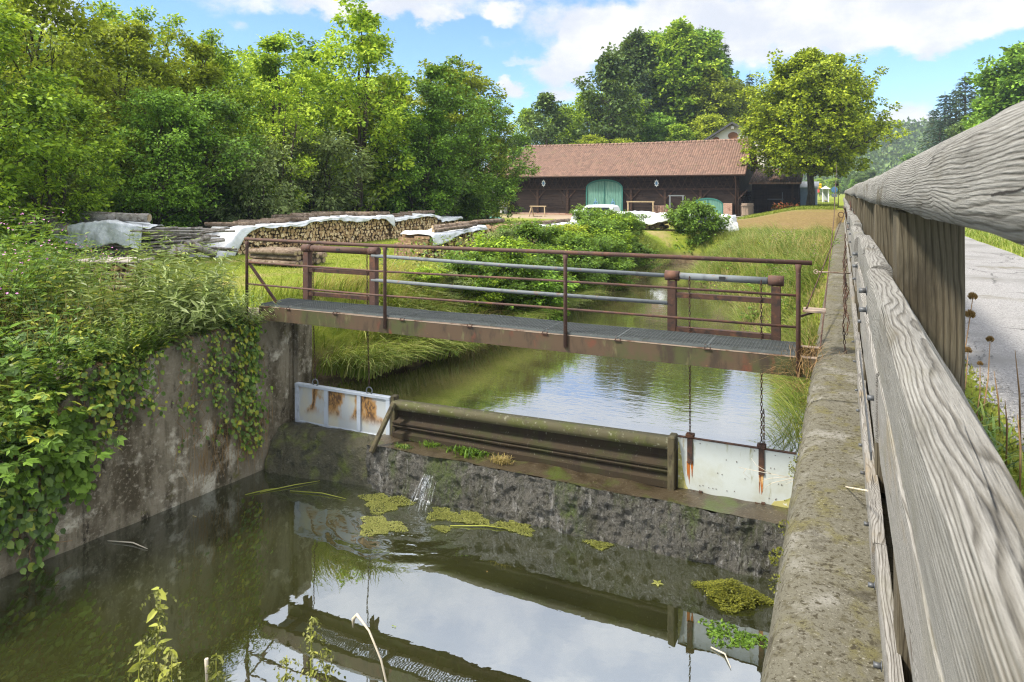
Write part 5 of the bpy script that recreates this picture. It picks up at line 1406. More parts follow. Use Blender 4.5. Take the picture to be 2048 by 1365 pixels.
# ================================================================ TREES
def limb_path(p, az, up, ln, rnd, n=5, curve=.35, wig=.08):
    pts = [Vector(p)]; d = Vector((math.cos(az) * math.cos(up), math.sin(az) * math.cos(up), math.sin(up)))
    for i in range(n):
        d = (d + Vector((rnd.gauss(0, wig), rnd.gauss(0, wig), curve / n + rnd.gauss(0, wig)))).normalized()
        pts.append(pts[-1] + d * ln / n)
    return pts
def tree_proto(seed, H, cb, Rm, prof, nlimb, clump_n, per, leaf, mat, cr=.5, tr=.16, stems=1, up=(.35, .9), sub=3, asp=.62, flat=.55, bark='bark', fill=.25, droop=.25):
    """trunk mesh and crown mesh: limbs end in sprays of leaf-sized blades"""
    rnd = random.Random(seed); wood = MB(); C = []
    for s in range(stems):
        az0 = rnd.uniform(0, 6.28); base = Vector((.22 * math.cos(az0), .22 * math.sin(az0), -.15)) * (1 if stems > 1 else .0) + Vector((0, 0, -.15))
        lean = (.18 if stems > 1 else .03)
        tp = [base]; n = 9
        for i in range(1, n + 1):
            t = i / n
            tp.append(base + Vector((lean * H * .55 * t * math.cos(az0) + rnd.gauss(0, .02 * H * .4), lean * H * .55 * t * math.sin(az0) + rnd.gauss(0, .02 * H * .4), H * .93 * t)))
        rad = [tr * (1 if stems == 1 else .7) * (1.25 if i == 0 else (1 - .9 * i / n)) + .012 for i in range(n + 1)]
        wood.tube(tp, rad, 7)
        k = max(4, nlimb // stems)
        for j in range(k):
            fr = (j + rnd.uniform(.1, .9)) / k; h = cb + (H * .95 - cb) * fr
            ii = min(n - 1, int(h / (H * .93) * n)); tt = h / (H * .93) * n - ii
            p = tp[ii].lerp(tp[min(n, ii + 1)], max(0, min(1, tt)))
            az = j * 2.4 + rnd.uniform(-.5, .5) + az0
            ln = Rm * prof(fr) * rnd.uniform(.72, 1.15)
            lp = limb_path(p, az, rnd.uniform(*up) * (.6 + .6 * fr), ln, rnd)
            r0 = max(.012, rad[ii] * .5)
            wood.tube(lp, [r0 * (1 - .8 * q / 5) for q in range(6)], 5, caps=False)
            for q in (2, 3, 4, 5): C.append((lp[q], cr * (.75 + .12 * q)))
            for u in range(sub):
                b = lp[rnd.choice((2, 3, 4))]
                l2 = limb_path(b, az + rnd.choice((-1, 1)) * rnd.uniform(.5, 1.2), rnd.uniform(.0, .8), ln * rnd.uniform(.3, .55), rnd, 3)
                wood.tube(l2, [r0 * .4, r0 * .3, r0 * .2, r0 * .1], 4, caps=False)
                C += [(l2[2], cr), (l2[3], cr * .9)]
    nf = int(clump_n * fill)
    for j in range(nf):
        fr = rnd.uniform(.02, 1); a = rnd.uniform(0, 6.28); rr_ = Rm * prof(fr) * rnd.uniform(.45, .95) ** .7
        C.append((Vector((rr_ * math.cos(a), rr_ * math.sin(a), cb + (H - cb) * fr)), cr * rnd.uniform(.6, 1)))
    rnd.shuffle(C)
    while len(C) < clump_n:
        p, r = rnd.choice(C); C.append((p + Vector((rnd.gauss(0, .5), rnd.gauss(0, .5), rnd.gauss(0, .4))) * cr * 1.6, r * rnd.uniform(.6, 1)))
    C = C[:max(clump_n, 1)]
    L = Leaves(seed); g = L.r
    cp = np.array([tuple(c) for c, r in C]); crr = np.array([r for c, r in C])
    idx = np.repeat(np.arange(len(C)), per); n = len(idx)
    d = nz(g.normal(0, 1, (n, 3))); rad = g.random(n) ** .45
    off = d * rad[:, None] * crr[idx][:, None] * np.array([1, 1, flat])
    P = cp[idx] + off
    axis_out = cp[idx] * np.array([1, 1, 0]); 
    Ax = nz(off + .25 * nz(axis_out + 1e-6)) + g.normal(0, .45, (n, 3)) + np.array([0, 0, -droop])
    upv = np.array([0, 0, 1.]) + g.normal(0, .45, (n, 3)) + .3 * nz(axis_out + 1e-6)
    ls = leaf * g.uniform(.5, 1.4, n)
    L.add(P, Ax, ls, ls * asp, up=upv, fold=.12)
    return wood.mesh('trunk', M[bark]), L.mesh('crown', mat)

def place(name, proto, x, y, label, cat, group=None, s=1., rz=None, z=None, sz=None, mat=None):
    tm, cm = proto
    e = empty(name, (x, y, gz(x, y) - .05 if z is None else z), label, cat, group, rz if rz is not None else (x * 7.3 + y * 3.1) % 6.28, (s, s, s * (sz or 1)))
    if tm: link('trunk', tm, e)
    c = link('crown', cm, e)
    if mat:
        c.material_slots[0].link = 'OBJECT'; c.material_slots[0].material = mat
    return e

oval = lambda f: (math.sin(math.pi * min(1, max(0, f * .86 + .12))) ** .7)
cone_ = lambda f: 1.0 * (1 - f) ** .8 + .08
broad = lambda f: (min(1, (f + .03) / .13) ** .5) * (1 - max(0, (f - .25) / .75) ** 1.5) ** .8 + .03
tall = lambda f: (.55 + .45 * math.sin(math.pi * min(1, f + .1))) * (1 - max(0, f - .6) / .4 * .75)
PR = {
    'maple': tree_proto(1, 9.5, .9, 2.7, tall, 30, 400, 40, .17, M['lf_maple'], .44, .15, stems=3, up=(.4, 1.0)),
    'mapleB': tree_proto(2, 9.0, .6, 3.0, oval, 34, 480, 42, .17, M['lf_yellow'], .46, .16, stems=2),
    'dense': tree_proto(3, 8.0, .4, 3.1, oval, 30, 440, 44, .16, M['lf_dark'], .48, .16, stems=2),
    'slim': tree_proto(4, 10.5, 1.5, 2.0, tall, 24, 210, 34, .14, M['lf_maple'], .42, .11, stems=2, up=(.6, 1.1), fill=.1),
    'round': tree_proto(5, 7.0, .3, 2.7, oval, 28, 400, 42, .16, M['lf_maple'], .46, .13, stems=3),
    'linden': tree_proto(6, 12.2, 2.5, 5.0, broad, 80, 1350, 60, .22, M['lf_linden'], .58, .29, up=(.02, .6), sub=4, asp=.8, flat=.6, fill=.3),
    'bush': tree_proto(7, 2.4, .1, 1.5, oval, 22, 230, 46, .13, M['lf_dark'], .30, .04, stems=4, sub=2, asp=.55),
    'bushB': tree_proto(8, 2.2, .1, 1.4, oval, 22, 200, 44, .14, M['lf_fresh'], .30, .04, stems=4, sub=2, asp=.5),
    'greybush': tree_proto(9, 2.8, .2, 1.5, oval, 24, 190, 42, .12, M['lf_grey'], .32, .05, stems=4, sub=2, asp=.45, fill=.1),
    'hillA': tree_proto(10, 15, 1.5, 5.0, oval, 40, 520, 44, .42, M['lf_far'], 1.1, .3, asp=.8),
    'hillB': tree_proto(11, 17, 4.0, 4.2, tall, 36, 420, 42, .42, M['lf_maple'], 1.0, .28, asp=.8),
    'hillC': tree_proto(12, 14, 3.0, 3.2, tall, 30, 220, 34, .34, M['lf_far'], .8, .2, asp=.7, fill=.1),
}
def conifer(seed, H, Rm, mat, per=60, whorls=26):
    rnd = random.Random(seed); wood = MB(); Rm *= 1.25; wood.tube([(0, 0, -.2), (.05, 0, H * .5), (0, 0, H)], [.24, .15, .02], 7); L = Leaves(seed); P, Ax, S = [], [], []
    for w in range(whorls):
        f = w / whorls; h = H * .08 + H * .91 * f; R0 = Rm * (1 - f) ** .85 + .15
        nb = rnd.randint(6, 8)
        for b in range(nb):
            az = w * 1.1 + b * 6.283 / nb + rnd.uniform(-.3, .3); ln = R0 * rnd.uniform(.7, 1.12)
            tip = Vector((ln * math.cos(az), ln * math.sin(az), h - ln * .32 + .0)); st = Vector((0, 0, h))
            wood.tube([st, st.lerp(tip, .6) + Vector((0, 0, .05)), tip], [.03, .02, .008], 4, caps=False)
            for k in range(per // 6):
                t = rnd.uniform(.15, 1.02); p = st.lerp(tip, t); side = rnd.choice((-1, 1))
                d = Vector((math.cos(az + side * .9), math.sin(az + side * .9), -.45 + rnd.gauss(0, .25)))
                P.append(tuple(p + Vector((rnd.gauss(0, .1), rnd.gauss(0, .1), rnd.gauss(0, .12))))); Ax.append(tuple(d)); S.append((.35 + .35 * (1 - f)) * rnd.uniform(.6, 1.2) * Rm / 2.6)
    S = np.array(S); L.add(P, Ax, S, S * .34, fold=.05)
    return wood.mesh('trunk', M['bark']), L.mesh('crown', mat)
PR['spruce'] = conifer(20, 18, 3.0, M['lf_conifer']); PR['spruceB'] = conifer(21, 16, 2.6, M['lf_blue'])

# the linden by the road
lp = onz(1620, 425, 2.75)
place('linden_tree', PR['linden'], lp.x, lp.y, 'big round yellow green linden at the right end of the barn', 'tree', rz=.6, z=gz(lp.x, lp.y) - .05, sz=1.0)

# left wood behind the stacks, front row (pixel of trunk, distance, kind, scale)
def tr(px, d, kind, s, label, mat=None, rz=None, sz=None, group=None, name='tree'):
    p = at(px, 400, d); return place(name, PR[kind], p.x, p.y, label, 'tree', group, s, rz, mat=mat and M[mat], sz=sz)
wood_list = [
    (-60, 17.0, 'dense', 1.0, 'dark dense tree leaning in at the far left edge', 'lf_maple', None),
    (40, 22.0, 'mapleB', 1.08, 'tall bright green tree left of the covered trunks', None, 1.1),
    (105, 19.0, 'round', .80, 'round mid green tree behind the left log heap', 'lf_maple', None),
    (165, 27.5, 'slim', 1.08, 'thin loose topped tree rising above the left wood', None, 1.05),
    (225, 25.5, 'mapleB', 1.13, 'broad yellowish tree behind the grey trunks', None, 1.0),
    (300, 22.5, 'dense', .82, 'dark green low tree just behind the branch heap', None, 1.0),
    (290, 32.0, 'slim', 1.32, 'tallest thin tree on the left with sparse top', None, 1.0),
    (355, 27.0, 'maple', 1.08, 'olive green maple left of the main stack', 'lf_yellow', 1.0),
    (415, 24.5, 'round', .98, 'rounded green tree behind the main stack left part', 'lf_dark', 1.0),
    (470, 29.5, 'slim', 1.12, 'slender pale stemmed tree with gaps in its crown', None, 1.0),
    (520, 25.5, 'greybush', 1.7, 'grey green willow like tree behind the main stack', None, 1.0),
    (575, 31.0, 'maple', 1.2, 'high rounded maple in the middle of the wood', None, 1.0),
    (560, 27.0, 'slim', .85, 'thin light tree before the high rounded maple', None, 1.0),
    (640, 29.5, 'greybush', 2.0, 'pale leaved shrubby tree left of the dark stemmed maple', None, 1.0),
    (705, 31.5, 'maple', 1.40, 'tall many stemmed maple with dark trunks showing', None, 1.02),
    (775, 36, 'mapleB', 1.1, 'yellow green tree right of the dark stemmed maple', None, 1.0),
    (855, 39, 'maple', 1.22, 'slim topped tree second from the barn end of the wood', 'lf_yellow', 1.0),
    (935, 41, 'mapleB', 1.32, 'broad yellow green maple nearest to the barn', None, 1.0),
    (968, 44.0, 'round', 1.05, 'low spreading yellowish tree touching the barn roof', 'lf_yellow', .95),
    (820, 36.5, 'bushB', 1.5, 'bright shrub tree behind the second firewood stack', 'lf_yellow', 1.0),
    (890, 38, 'bushB', 1.5, 'yellow green shrub behind the farthest firewood stack', 'lf_yellow', 1.0),
    (940, 43.0, 'dense', .75, 'dark tree filling the gap left of the outbuilding', None, .9),
]
for px, d, k, s, lab, mt, sz in wood_list: tr(px, d, k, s * (.80 if px > 200 else .86), lab, mt, sz=sz)
# second row closing the wood
rr = random.Random(44)
for i in range(17):
    px = -120 + i * 68 + rr.uniform(-15, 15); d = 36 + rr.uniform(-3, 7) - (5 if px < 250 else 0)
    tr(px, d, rr.choice(('dense', 'maple', 'dense', 'round')), rr.uniform(.95, 1.14) * (1.05 if px < 500 else .9 if px < 800 else .8), 'dark tree in the back row of the left wood', rr.choice(('lf_dark', 'lf_maple', 'lf_dark')), group='back row trees of the left wood')
# dark shrubs at the foot of the wood
for i in range(26):
    px = 60 + i * 35 + rr.uniform(-12, 12); d = 23 + (px - 60) / 900 * 14 + rr.uniform(-.4, 1.2)
    k = rr.choice(('bush', 'bush', 'greybush', 'bush')); p = at(px, 400, d)
    place('shrub', PR[k], p.x, p.y, 'leafy shrub at the foot of the wood behind the stacks', 'shrub', 'shrubs at the foot of the wood', rr.uniform(.85, 1.35), mat=M[rr.choice(('lf_maple', 'lf_dark', 'lf_fresh', 'lf_grey'))])
# outbuilding shrubs, wood behind the barn
hill = [
    (1052, 84, 'hillC', .80, 'lf_maple'), (1090, 80, 'hillC', .92, 'lf_far'), (1130, 88, 'hillA', .66, 'lf_maple'), (1172, 83, 'hillC', .92, 'lf_maple'), (1215, 80, 'hillC', 1.22, 'lf_far'), (1240, 86, 'hillA', .80, 'lf_maple'),
    (1275, 94, 'hillB', 1.06, 'lf_far'), (1305, 97, 'hillA', 1.10, 'lf_dark'), (1340, 100, 'spruce', .92, None), (1360, 93, 'hillB', 1.12, 'lf_maple'), (1395, 97, 'hillA', 1.12, 'lf_dark'), (1420, 91, 'hillB', .85, 'lf_yellow'),
    (1450, 100, 'spruce', .98, None), (1462, 95, 'hillA', .86, 'lf_yellow'), (1500, 104, 'spruceB', .98, None), (1520, 98, 'hillA', .76, 'lf_maple'), (1425, 84, 'hillA', .62, 'lf_yellow'), (1180, 76, 'hillA', .48, 'lf_yellow'), (1240, 74, 'hillA', .45, 'lf_yellow'),
    (1310, 86, 'hillA', .55, 'lf_dark'), (1360, 84, 'hillA', .5, 'lf_maple'), (1035, 78, 'hillA', .5, 'lf_far'), (1255, 104, 'hillB', .9, 'lf_far'), (1290, 90, 'spruce', .75, None), (1480, 90, 'hillA', .55, 'lf_maple'), (1400, 104, 'spruce', .95, None), (1115, 74, 'hillA', .38, 'lf_maple'),
    (1080, 72, 'bushB', 2.2, 'lf_maple'), (1150, 71, 'bushB', 2.4, 'lf_fresh'), (1285, 72, 'bushB', 2.4, 'lf_dark'),
]
words_ = ['thin pale tree', 'thin pale tree', 'low green tree', 'light green tree', 'tall see-through tree', 'mid green tree', 'tall pine like tree', 'dark broad tree', 'dark spruce top', 'tall yellow green tree', 'broad green tree', 'yellow green tree', 'pointed dark spruce', 'rounded yellowish tree', 'bluish spruce', 'green tree']
for i, (px, d, k, s, mt) in enumerate(hill):
    p = at(px, 300, d)
    lab = (words_[i] if i < len(words_) else 'bushy tree') + ' on the slope behind the barn roof' + ('' if i < 2 or i >= len(words_) else ', ' + ('above its left part', 'above its middle', 'near the house gable')[0 if i < 6 else 1 if i < 11 else 2])
    place('spruce_tree' if 'spruce' in k else 'tree', PR[k], p.x, p.y, lab, 'tree', 'trees on the slope behind the barn', s, mat=mt and M[mt])
# right of the road: conifers and tall trees
right = [(1868, 128, 'spruceB', .92), (1890, 120, 'spruceB', 1.02), (1912, 124, 'spruceB', 1.1), (1930, 118, 'spruce', 1.05), (1950, 126, 'spruceB', 1.1), (1880, 112, 'spruceB', .72)]
for px, d, k, s in right:
    p = at(px, 300, d); place('spruce_tree', PR[k], p.x, p.y, 'bluish dark spruce in the group across the road', 'tree', 'spruces across the road', s * 1.75, z=3.6, sz=.64)
for i, (px, d, k, s, mt) in enumerate([(1975, 80, 'hillA', .66, 'lf_dark'), (2010, 72, 'hillA', .78, 'lf_dark'), (2055, 66, 'hillA', .98, 'lf_dark'), (1940, 100, 'hillA', .72, 'lf_far'), (2075, 74, 'hillB', 1.0, 'lf_dark'), (2020, 88, 'hillA', .9, 'lf_dark')]):
    p = at(px, 300, d); place('tree', PR[k], p.x, p.y, ('rounded dark green tree above the hand rail left of the tall one', 'bushy dark green tree beside the tallest tree over the hand rail', 'tallest dark green tree above the hand rail', 'low far green tree beside the spruces', 'dark green tree behind the tallest roadside tree', 'dark green tree filling behind the roadside trees')[i], 'tree', None, s, mat=M[mt], z=3.3)
# nearer tree line across the valley
rr = random.Random(9)
for i in range(34):
    px = 1640 + i * 8 + rr.uniform(-4, 4); d = rr.uniform(165, 300)
    p = at(px, 360, d); place('tree', PR[rr.choice(('hillA', 'hillC', 'hillA'))], p.x, p.y, 'bushy green tree in the valley tree line beyond the road', 'tree', 'trees in the valley tree line', rr.uniform(.42, .75) * (1.0 if px > 1780 else .75), z=3., mat=M[rr.choice(('lf_far', 'lf_dark', 'lf_maple'))])

# far wooded hills: one mass of crowns
def far_woods():
    L = Leaves(3); g = L.r; P = []
    for k in range(5200):
        x = g.uniform(-160, 420); y = g.uniform(330, 560)
        if abs(x - y * .1) > 330: continue
        z = gz(x, y)
        if z < 5: 
            if g.random() > .25: continue
        P.append((x, y, z))
    P = np.array(P); n = len(P); per = 34
    idx = np.repeat(np.arange(n), per); r = g.uniform(3.2, 6.0, n)
    d = nz(g.normal(0, 1, (len(idx), 3))); d[:, 2] = np.abs(d[:, 2]) * 1.25
    Q = P[idx] + d * r[idx][:, None] * np.array([.9, .9, 1.5]) + np.array([0, 0, 1.5])
    Ax = d + g.normal(0, .6, d.shape); s = g.uniform(1.4, 2.8, len(idx))
    L.add(Q, Ax, s, s * .8, fold=.1)
    tag(L.build('far_woods', M['lf_far']), kind='stuff')
far_woods()
# ================================================================ GRASS AND HERBS
def scatter(n, x0, x1, y0, y1, seed, ok=None):
    g = np.random.default_rng(seed); P = []
    X = g.uniform(x0, x1, n); Y = g.uniform(y0, y1, n)
    for x, y in zip(X, Y):
        if ok is None or ok(x, y): P.append((x, y, gz(x, y) - .02))
    return np.array(P)
# lawn
P = scatter(60000, -16.4, -8.6, 6.3, 26, 1, lambda x, y: x < (stream_left(y) - .8 if y > 8.9 else -8.9))
L = Leaves(11); L.blades(P, L.r.uniform(.04, .12, len(P)), .5, .012, seg=2); tag(L.build('lawn_grass', M['grass']), kind='stuff')
# long grass over the stream banks
def bank_ok(x, y):
    if y < 9: return False
    xl, xr = stream_left(y), stream_right(y); z = gz(x, y)
    if z < 1.08: return False
    return (xl - 1.7 < x < xl + .35) or (xr - .25 < x < -.3)
L = Leaves(12)
P = scatter(19000, -9.9, -6.0, 9.0, 31, 2, bank_ok); n = len(P)
az = np.where(P[:, 0] < -5, 0.0, np.pi)
L.blades(P, L.r.uniform(.35, .80, n), L.r.uniform(.5, 1.1, n), .016, az, 1.0, 3)
P = scatter(1500, -7.95, -6.9, 9.02, 12.3, 5, None); P[:, 2] = np.maximum(P[:, 2], 1.25)
L.blades(P, L.r.uniform(.6, 1.05, len(P)), L.r.uniform(.7, 1.2, len(P)), .02, -.25, 1.15, 4)
P = scatter(3800, -7.5, -6.2, 10.0, 19, 35, lambda x, y: abs(x - stream_left(y) + .15) < .35); P[:, 2] = np.maximum(P[:, 2], 1.2)
L.blades(P, L.r.uniform(.5, .95, len(P)), L.r.uniform(.8, 1.25, len(P)), .016, 0., 1.2, 4)
P = scatter(34000, -6, -.25, 11.0, 33, 3, bank_ok); n = len(P)
cl = np.array([.65 + .6 * n1(x * .9, y * .9, 2) for x, y, z in P])
L.blades(P, L.r.uniform(.45, 1.05, n) * np.clip(cl, .35, 1.3), L.r.uniform(.4, 1.0, n), .017, np.pi, 1.0, 3)
P = scatter(2600, -1.6, -.4, 9.2, 15, 33, lambda x, y: gz(x, y) > .9); n = len(P)
L.blades(P, L.r.uniform(.4, .9, n), L.r.uniform(.5, 1.1, n), .015, np.pi, 1.0, 3)
tag(L.build('bank_grass', M['grass_long']), kind='stuff')
L = Leaves(13)
P = np.concatenate([scatter(900, -7.4, -6.2, 11.6, 14.6, 7, None), scatter(1500, -7.5, -6.0, 21, 27.5, 8, None), scatter(900, -9.6, -7.6, 10, 13.5, 9, None)]); P = P[P[:, 2] > .9]
L.blades(P, L.r.uniform(.4, .85, len(P)), L.r.uniform(.5, 1.0, len(P)), .013, 0., 1., 3)
P = scatter(2600, -4.6, -.4, 13, 27, 10, bank_ok); L.blades(P, L.r.uniform(.5, .95, len(P)), .5, .008, None, .8, 3)
P = scatter(2600, -12.6, -9.6, 4.4, 7.2, 14, lambda x, y: n1(x * .8, y * .8, 5) > -.05); L.blades(P, L.r.uniform(.4, .8, len(P)), .9, .009, 0., 1., 3)
P = scatter(900, -13.5, -8.7, 3.6, 8.3, 77, lambda x, y: x < left_wall_x(y) - .3); L.blades(P, L.r.uniform(.5, 1.15, len(P)), L.r.uniform(.15, .6, len(P)), .007, None, .8, 3)
tag(L.build('dry_grass', M['grass_dry']), kind='stuff')
# gravel and grit along the path edges
G = MB(); rg_ = random.Random(3)
for k in range(1500):
    y = 1.5 + 12 * rg_.random() ** 1.6; x = (.62 + abs(rg_.gauss(0, .10))) if rg_.random() < .7 else 2.52 - abs(rg_.gauss(0, .12)); r_ = rg_.uniform(.004, .013)
    G.add([(x - r_, y, 3.303), (x, y - r_, 3.303), (x + r_ * .9, y, 3.303), (x, y + r_ * .8, 3.303), (x + r_ * .2, y, 3.306 + r_ * .8)], [(0, 1, 4), (1, 2, 4), (2, 3, 4), (3, 0, 4)])
tag(G.build('gravel', M['asphalt']), kind='stuff')
# meadow beyond, towards the barn and the road
P = scatter(52000, -6.5, -.3, 27, 75, 4, lambda x, y: gz(x, y) > 1.8 and (x + 1.6) ** 2 + (y - 43) ** 2 > 60)
L = Leaves(14); L.blades(P, L.r.uniform(.10, .32, len(P)), .5, .03, seg=2); tag(L.build('meadow_grass', M['grass']), kind='stuff')
# verge beyond the cycle path
P = scatter(9000, 2.55, 3.3, 2.5, 40, 6); P[:, 2] = 3.29
L = Leaves(15); L.blades(P, L.r.uniform(.05, .20, len(P)), .6, .012, seg=2); tag(L.build('verge_grass', M['grass_long']), kind='stuff')
P = scatter(2600, .38, .70, 1.2, 14, 16); P[:, 2] = 3.28
L = Leaves(16); L.blades(P, L.r.uniform(.015, .05, len(P)), .5, .008, seg=2); tag(L.build('path_moss', M['mushy']), kind='stuff')

# ---------------------------------------------------------------- leafy plants (own stems and leaves)
def herb_proto(seed, stems, H, spread, leafL, asp, pairs, mat, lean=.35, curl=.2, tip=None, kind=6, stemr=.006, droop=.3):
    rnd = random.Random(seed); W = MB(); L = Leaves(seed); P, Ax, S, U = [], [], [], []
    fl = Leaves(seed + 1); FP, FA = [], []
    for s in range(stems):
        az = rnd.uniform(0, 6.28); r0 = spread * .35 * rnd.random(); h = H * rnd.uniform(.65, 1.1)
        p = Vector((r0 * math.cos(az), r0 * math.sin(az), -.08)); lp = limb_path(p, az, 1.45 - lean * rnd.uniform(.3, 1.1), h, rnd, 7, curve=-lean * .9, wig=.05)
        W.tube(lp, [stemr * (1 - .7 * q / 7) for q in range(8)], 5, caps=False)
        for k in range(pairs):
            t = .12 + .88 * (k + rnd.uniform(.2, .8)) / pairs; i = min(6, int(t * 7)); q = lp[i].lerp(lp[i + 1], t * 7 - i); dd = (lp[i + 1] - lp[i]).normalized()
            a0 = rnd.uniform(0, 6.28)
            for sd in (0, 1):
                a = a0 + sd * 3.14 + rnd.uniform(-.4, .4); v = Vector((math.cos(a), math.sin(a), rnd.uniform(-.35, .4) - droop * .3)) + dd * .5
                P.append(tuple(q)); Ax.append(tuple(v)); S.append(leafL * rnd.uniform(.6, 1.15) * (1 - .45 * t ** 3)); U.append((rnd.gauss(0, .3), rnd.gauss(0, .3), 1))
        if tip:
            for k in range(rnd.randint(0, 3)): FP.append(tuple(lp[-1] + Vector((rnd.gauss(0, .05), rnd.gauss(0, .05), rnd.gauss(0, .06))))); FA.append((rnd.gauss(0, 1), rnd.gauss(0, 1), rnd.gauss(0, 1)))
    S = np.array(S); L.add(P, Ax, S, S * asp, up=np.array(U), fold=.14, kind=kind, curl=curl)
    f = None
    if tip: fl.add(FP, FA, .035, .03); f = fl.mesh('flower', tip)
    return W.mesh('stem', M['brown_twig'] if mat is M['nettle'] else M['lf_fresh']), L.mesh('foliage', mat), f
def palm_proto(seed, n, size, spread, mat, stemr=.005, H=.5):
    """stems carrying lobed maple-like leaves"""
    rnd = random.Random(seed); W = MB(); L = Leaves(seed); P, Ax, S, U = [], [], [], []
    for s in range(n):
        az = rnd.uniform(0, 6.28); lp = limb_path((0, 0, -.05), az, rnd.uniform(.3, 1.3), H * rnd.uniform(.5, 1.1), rnd, 4, curve=-.5); W.tube(lp, [stemr, stemr, stemr * .8, stemr * .6, stemr * .4], 4, caps=False)
        for q in (2, 3, 4):
            c = lp[q]; a = az + rnd.uniform(-1.2, 1.2); tilt = rnd.uniform(-.5, .15); sz = size * rnd.uniform(.7, 1.15)
            ax = Vector((math.cos(a), math.sin(a), tilt)).normalized(); upv = Vector((rnd.gauss(0, .25), rnd.gauss(0, .25), 1)); sdv = ax.cross(upv).normalized()
            for b, l in ((0, 1.), (.75, .85), (-.75, .85), (1.5, .55), (-1.5, .55)):
                P.append(tuple(c + ax * .02)); Ax.append(tuple(ax * math.cos(b) + sdv * math.sin(b))); S.append(sz * l); U.append(tuple(upv))
    S = np.array(S); L.add(P, Ax, S, S * .58, up=np.array(U), fold=.05, kind=4, curl=.08)
    return W.mesh('stem', M['lf_fresh']), L.mesh('foliage', mat), None
HB = {
    'balsam': herb_proto(1, 9, 1.25, .8, .15, .34, 9, M['lf_fresh'], .35, tip=M['petal']),
    'herb': herb_proto(2, 12, .85, .9, .14, .42, 8, M['lf_ivy'], .5),
    'willow': herb_proto(3, 18, 2.0, 1.0, .26, .20, 17, M['lf_willow'], .36, .25),
    'bramble': herb_proto(4, 12, .8, .9, .12, .6, 7, M['lf_dark'], .8),
    'palm': palm_proto(5, 22, .11, .6, M['lf_fresh']), 'palmB': palm_proto(6, 22, .13, .6, M['lf_ivy'], H=.7),
    'grape': palm_proto(7, 36, .12, 1.2, M['lf_fresh'], H=1.1),
}
def herb(kind, x, y, z, label, group=None, s=1., rz=None, name='plant', cat='plant', tilt=(0, 0)):
    a, b, f = HB[kind]
    e = empty(name, (x, y, z), label, cat, group, rz if rz is not None else (x * 9.1 + y * 5.7) % 6.28, s)
    e.rotation_euler.x, e.rotation_euler.y = tilt
    link('stem', a, e); link('foliage', b, e)
    if f: link('flower', f, e)
    return e
rr = random.Random(17)
# left bank above the pool wall
def bank(n, kinds, x0, x1, y0, y1, label, group, s0, s1, cat='plant', name='plant', tilt=.0):
    for k in range(n):
        y = rr.uniform(y0, y1); x = rr.uniform(x0, x1) + (left_wall_x(y) + 8.5 if y < 9 else 0)
        herb(rr.choice(kinds), x, y, (gz(x, y) if x < left_wall_x(y) - 1.0 or y > 8.9 else max(gz(x, y), left_wall_top(y))) - .03, label, group, rr.uniform(s0, s1), name=name, cat=cat, tilt=(rr.uniform(-.15, .15), tilt + rr.uniform(-.1, .15)))
bank(40, ('herb', 'bramble', 'palm', 'herb', 'balsam'), -11.0, -8.9, 3.0, 6.2, 'low leafy plant covering the bank above the left wall', 'low plants on the left bank', .8, 1.25, tilt=.2)
bank(46, ('herb', 'palmB', 'palm', 'herb', 'bramble', 'grape'), -9.45, -8.65, 3.2, 5.35, 'leafy plant spilling over the low part of the left wall', 'plants spilling over the left wall', .8, 1.2, tilt=.45)
bank(7, ('balsam', 'herb'), -13.2, -10.2, 4.4, 7.4, 'tall balsam with pink flowers at the left edge of the bank', 'tall balsams on the left bank', .85, 1.15, name='balsam', cat='balsam')
for k in range(34):
    ppx = rr.uniform(-60, 170); p = at(ppx, 500, rr.uniform(10.0, 14.0)); herb(rr.choice(('herb', 'balsam', 'herb', 'balsam')), p.x, p.y, gz(p.x, p.y) - .03, 'tall leafy plant in front of the left log heap', 'tall plants before the left log heap', rr.uniform(.7, .95) + .5 * sm(110, 20, ppx))
bank(12, ('bramble', 'herb', 'herb', 'palmB'), -10.2, -8.9, 5.6, 8.0, 'leafy plant on the bank between slab stack and footbridge', 'plants between slab stack and footbridge', .55, .85)
bank(26, ('herb', 'willow', 'bramble', 'palmB'), -8.75, -8.5, 5.5, 7.9, 'small leafy plant hanging over the top of the left wall', 'plants on the wall top', .3, .5, tilt=.5)
for i, (px, py, d, s, t) in enumerate(((300, 690, 9.75, 1.05, .2), (375, 665, 10.1, .95, .4), (235, 650, 9.9, 1.05, .1), (430, 668, 10.3, .7, .75), (325, 640, 10.6, .95, .1), (400, 640, 10.7, .72, .4), (466, 640, 10.8, .5, .7))):
    p = at(px, py, d); herb('willow', p.x, p.y, max(gz(p.x, p.y), left_wall_top(p.y)) - .05, ('narrow leaved willow shoot bending over the wall top', 'biggest narrow leaved willow left of the footbridge', 'narrow leaved willow beside the slab stack', 'narrow leaved willow hanging towards the pier', 'narrow leaved willow behind the biggest one', 'slender willow near the rail brace', 'small willow at the end of the handrail')[i], None, s * .78, name='willow_shrub', cat='willow', tilt=(0, t))
